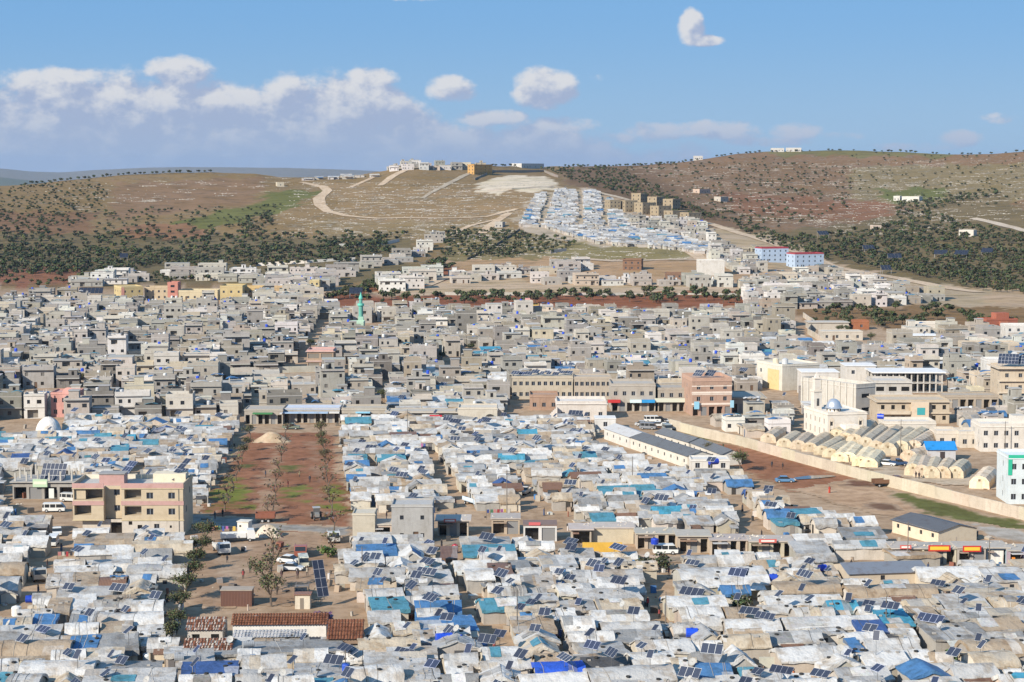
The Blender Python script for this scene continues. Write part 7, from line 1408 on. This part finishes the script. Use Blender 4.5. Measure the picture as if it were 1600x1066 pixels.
for s in SHELTERS:
    if 'prof' not in s: continue
    pr = 0 if s['w'] < 4.2 else .42 if s['v'] > 860 else .24 if s['v'] > 640 else .10
    for rep in range(2):
        if random.random() > pr * (1 if rep == 0 else .35): continue
        fx, fy = random.uniform(.15, .85), random.uniform(.15, .85); lx, ly = (fx - .5) * s['w'], (fy - .5) * s['d']
        x = s['x'] + lx * math.cos(s['rz']) - ly * math.sin(s['rz']); y = s['y'] + lx * math.sin(s['rz']) + ly * math.cos(s['rz'])
        solar(x, y, s.get('z', 0) + s['prof'](fx, fy), random.choices((1, 2, 3, 4), (34, 42, 18, 6))[0], random.choice((.25, .3, .8, 1.6, 2.0)), ind=n_sol < 285)
if far_pan.f: kind(far_pan.build('far_solar_panels'), 'stuff', 'small solar panels scattered over the farther roofs', 'solar panels')


# ------------------------------------------------------------------ tanks, dishes and yard clutter
def tank(u, v, z, col, word, lying=False, r=.6, L_=1.3):
    p = G(u, v, z); o = thing('water_tank', p, R(random.uniform(-25, 25))); m = MB()
    if lying: 
        for k in range(6): m.tube((-L_ / 2 + L_ * k / 6, 0, r), (-L_ / 2 + L_ * (k + .8) / 6, 0, r), r, r, 14, col, 'tank'); m.tube((-L_ / 2 + L_ * (k + .8) / 6, 0, r), (-L_ / 2 + L_ * (k + 1) / 6, 0, r), r * .94, r * .94, 14, col, 'tank')
    else: m.lathe([(0, 0), (r, 0), (r, L_ * .3), (r * 1.04, L_ * .33), (r, L_ * .36), (r, L_ * .7), (r * 1.04, L_ * .73), (r * .9, L_ * .9), (r * .3, L_), (0, L_)], 14, col, 'tank')
    m.build('body', o); m = MB(); m.lathe([(0, 0), (.2, 0), (.2, .08), (0, .1)], 8, tuple(x * .6 for x in col), 'tank', (0, 0, (2 * r if lying else L_) - .02)); m.build('lid', o)
    u2, v2 = proj(*(p + Vector((0, 0, .5)))); want(o, '%s %s water tank' % (word, 'lying' if lying else 'upright'), p.x, p.y, z + .5, 'water tank', 'water tanks of the camp')
TB, TWh, TG = (.02, .06, .42), (.62, .61, .58), (.30, .31, .32)
for t in [(47, 942, .8, TB, 'blue', True), (119, 996, 1.5, TB, 'blue', False, .4), (25, 940, .2, (.06, .07, .08), 'dark', False), (26, 962, .1, TWh, 'white', False, .8, 1.6), (206, 1020, .2, (.10, .11, .12), 'dark', False, .8, 1.4), (232, 1034, .2, (.42, .46, .48), 'pale grey square-set', False, .8, 1.3), (280, 1034, 2.4, TG, 'grey metal', True), (121, 966, 2.2, TG, 'grey metal', True), (388, 1012, 2.7, TG, 'grey metal', True, .5, 1.6),
          (1081, 996, 1.9, (.015, .07, .55), 'ribbed blue', True, .7, 1.7), (1208, 908, 2.2, TB, 'blue', True), (1285, 893, 2.0, (.02, .06, .5), 'blue', True, .6, 1.3), (1023, 850, 2.2, (.02, .05, .4), 'dark blue', False, .7, 1.1), (1115, 726, 2.9, (.03, .06, .38), 'blue', True, .7, 2.2), (1143, 876, .2, (.03, .12, .32), 'blue', False, .9, 1.7), (1108, 880, .2, (.05, .2, .42), 'light blue', False, .4, 1.2), (694, 1004, 2.0, (.02, .07, .5), 'bright blue', True, .7, 2.4), (712, 1006, 2.0, (.02, .07, .5), 'bright blue', True, .7, 2.0), (810, 1036, .3, (.02, .03, .35), 'dark blue', False, .6, 1.3),
          (893, 703, .3, TWh, 'large white ribbed', False, 1.6, 3.2), (711, 862, .3, (.35, .03, .04), 'red', False, .6, 1.4), (693, 832, .1, (.06, .14, .34), 'blue and white', False, .5, 1.6), (801, 905, .3, (.5, .51, .52), 'silver', False, .5, 1.2), (1376, 655, 6.5, (.02, .06, .5), 'blue', True, .7, 1.6), (540, 1048, 2.4, (.03, .08, .4), 'blue', False, .5, 1.0), (1436, 1034, 1.2, (.02, .09, .28), 'dark blue', False, .6, 1.2)]: tank(*t)
dm_ = MB(); dm_.lathe([(0, 0), (.25, .03), (.42, .09), (.55, .17)], 14, (.36, .36, .35), 'plain'); dm_.tube((0, 0, 0), (0, 0, .45), .02, .02, 4, (.2, .2, .2), 'paint'); DISH = dm_.mesh('dish'); sm_ = MB(); sm_.tube((0, 0, -.3), (0, 0, .95), .035, .035, 5, (.2, .2, .2), 'paint'); STAND = sm_.mesh('stand')
cand = [s for s in SHELTERS if s.get('ind') and s['v'] > 850]; random.shuffle(cand)
for s in cand[:20]:
    fx, fy = random.uniform(.1, .9), random.uniform(.1, .9); lx, ly = (fx - .5) * s['w'], (fy - .5) * s['d']; x = s['x'] + lx * math.cos(s['rz']) - ly * math.sin(s['rz']); y = s['y'] + lx * math.sin(s['rz']) + ly * math.cos(s['rz']); z = s['prof'](fx, fy)
    o = thing('satellite_dish', (x, y, z), -SUN_AZ + R(random.uniform(-30, 30))); link('stand', STAND, o); c = link('dish', DISH, o, (0, -.05, 1.0)); c.rotation_euler = (R(55), 0, 0); want(o, 'white satellite dish', x, y, z + 1, 'satellite dish', 'satellite dishes of the camp')
junk = MB(); JC = [(.30, .24, .18), (.20, .17, .14), (.45, .42, .38), (.10, .09, .08), (.05, .14, .32), (.5, .49, .46), (.22, .09, .06), (.36, .31, .25), (.05, .05, .05), (.34, .30, .26)]
zones = [img_poly(z) for z in ([(-60, 845), (1680, 845), (1700, 1150), (-100, 1150)], [(-40, 662), (380, 662), (372, 715), (318, 835), (280, 850), (-60, 850)], [(524, 664), (960, 664), (1150, 740), (1250, 792), (1420, 818), (1580, 848), (1640, 872), (1000, 866), (890, 842), (546, 836)])]; nj = 0
while nj < 5200:
    z = random.choices(zones, (5, 2, 4))[0]; x = random.uniform(min(a[0] for a in z), max(a[0] for a in z)); y = random.uniform(min(a[1] for a in z), max(a[1] for a in z)); p, q = to_pq(x, y); nj += 1
    if not in_poly(x, y, z) or not occ_free(p - .3, p + .3, q - .3, q + .3): continue
    if not is_clear(x, y) and random.random() < .8: continue
    c = jit(random.choice(JC), .2); r = random.uniform(.15, .7); h = random.uniform(.2, 1.3)
    if random.random() < .6:
        M = Matrix.Translation((x, y, 0)) @ Matrix.Rotation(random.random() * 3, 4, 'Z') @ Matrix.Rotation(random.gauss(0, .12), 4, 'X'); b = MB(); b.box(-r, -r * .7, -.2, r, r * .7, h, c, 'plain'); junk.add(b, M)
    elif random.random() < .5: junk.tube((x, y, -.1), (x, y, h), r * .6, r * .6, 7, c, 'plain')
    else:
        for k in range(3): stone(junk, Vector((x + random.gauss(0, .4), y + random.gauss(0, .4), 0)), r * .6, c)
kind(junk.build('yard_clutter'), 'stuff', 'rubble, boxes and household clutter lying between the shelters', 'clutter')
EXTRA = [(96, 862), (74, 888), (60, 930), (700, 880), (745, 950), (772, 1010), (690, 855), (1045, 900), (1030, 965), (1040, 880), (1100, 882), (1180, 884), (1330, 888), (1450, 893), (1500, 895), (590, 770), (604, 812), (690, 760), (712, 790), (780, 740), (812, 776), (850, 806), (1160, 800), (1190, 840), (380, 905), (355, 880), (440, 905), (465, 905), (480, 900), (492, 898), (450, 762), (415, 745), (1130, 702), (1100, 694)]
for (u, v) in EXTRA:
    c = random.choice([(.05, .045, .05), (.09, .06, .06), (.06, .08, .14), (.25, .06, .06), (.3, .27, .22), (.04, .04, .045), (.1, .12, .07)]); cw = 'red' if c[0] == .25 else 'pale' if c[0] == .3 else 'dark'
    person(u, v, random.uniform(0, 360), c, K1, 'x', random.random() < .5, h=random.uniform(1.45, 1.75)); o = [q for q in C.objects if q.name.startswith('person')][-1] if False else LASTP[0]; p = G(u, v); want(o, 'person in %s clothes' % cw, p.x, p.y, 0, 'person', 'people walking about the camp')
# arrays one can name
def named_solar(x, y, z, n, rows, post, label, tilt=38, rz=None):
    o = solar(x, y, z, n, post, rows, R(tilt), -SUN_AZ if rz is None else R(rz)); t = TODO.pop(); o['label'] = label
o, w, rz = FLATS
def on(o, lx, ly, lz):
    c, s = math.cos(o.rotation_euler.z), math.sin(o.rotation_euler.z); return o.location.x + c * lx - s * ly, o.location.y + s * lx + c * ly, o.location.z + lz
x, y, z = on(o, 9, 8, 9.5); named_solar(x, y, z, 3, 3, 1.2, 'large solar array on the roof of the yellow flats, left one', 42); x, y, z = on(o, 19.2, 8, 9.5); named_solar(x, y, z, 2, 4, .6, 'tall solar array on the roof of the yellow flats, right one', 38)
p = G(90, 778); named_solar(p.x - 1, p.y + 1.0, 2.6, 6, 3, 1.2, 'big tilted solar array on the grey shop with bare columns', 55, -8); p = G(501, 946); named_solar(p.x, p.y, 0, 2, 4, 2.0, 'tall eight-panel solar array standing beside the tiled house', 62, 25)
p = G(1368, 1060); named_solar(p.x, p.y, 0, 1, 1, 6.2, 'single panel on a tall pole at the bottom edge', 60, -20); p = G(1195, 1000); named_solar(p.x, p.y, 2.4, 4, 1, 1.2, 'steep four-panel array at lower right of centre', 40, -40); p = G(1170, 992); named_solar(p.x, p.y, 2.6, 3, 1, .8, 'three-panel array beside the steep four-panel one', 30, -30)
for fx in (.3, .7): x, y, z = on(RIGHT_TALL, RIGHT_TALL['w'] * fx, 5, RIGHT_TALL['top'] + .4); named_solar(x, y, z, 6, 3, .8, 'wide solar roof on the beige three-storey house, %s half' % ('left' if fx < .5 else 'right'), 35, -20)
for i in range(9): x, y, z = on(LONGROW, LONGROW['w'] * (i + .5) / 9, random.uniform(2, 8), LONGROW['top'] + .3); named_solar(x, y, z, random.choice((2, 3)), 1, .5, 'solar array on the long beige row, %s from the left' % ordinal(i))
for i, f in enumerate((.3, .6)): x, y, z = on(STRIPED, STRIPED['w'] * f, 7, STRIPED['top'] + .3); named_solar(x, y, z, 4, 2, .8, 'solar array on the brown-striped block roof, %s one' % ('left', 'right')[i])

# ------------------------------------------------------------------ labels that count
from collections import defaultdict
grp = defaultdict(list)
for t in TODO: grp[(t[1], t[2])].append(t)
for (look, pl), L_ in grp.items():
    L_.sort(key=lambda t: t[3])
    for i, t in enumerate(L_):
        lab = '%s %s' % (look, pl)
        if len(L_) > 1: lab += ', ' + ('leftmost' if i == 0 else 'rightmost' if i == len(L_) - 1 else '%s from left' % ordinal(i))
        t[0]['label'] = lab
too_long = [t[0]['label'] for t in TODO if len(t[0]['label'].split()) > 16]; print('LONG', len(too_long), too_long[:5])
HAZE = 2.9e-5
# ------------------------------------------------------------------ the air
mb = MB(); mb.box(-9000, -300, -75, 9000, 17500, 190, (1, 1, 1), 'plain')
hz = mb.build('haze'); hz.data.materials.clear()
hm = bpy.data.materials.new('haze'); hm.use_nodes = True; hn = hm.node_tree; hn.nodes.clear()
ho = hn.nodes.new('ShaderNodeOutputMaterial'); hv = hn.nodes.new('ShaderNodeVolumePrincipled'); hv.inputs['Color'].default_value = (0.48, 0.70, 1.0, 1)
hv.inputs['Density'].default_value = HAZE; hv.inputs['Anisotropy'].default_value = 0.2; hn.links.new(hv.outputs[0], ho.inputs['Volume'])
hz.data.materials.append(hm); kind(hz, 'stuff', 'thin pale blue haze over the plain and hills', 'haze')
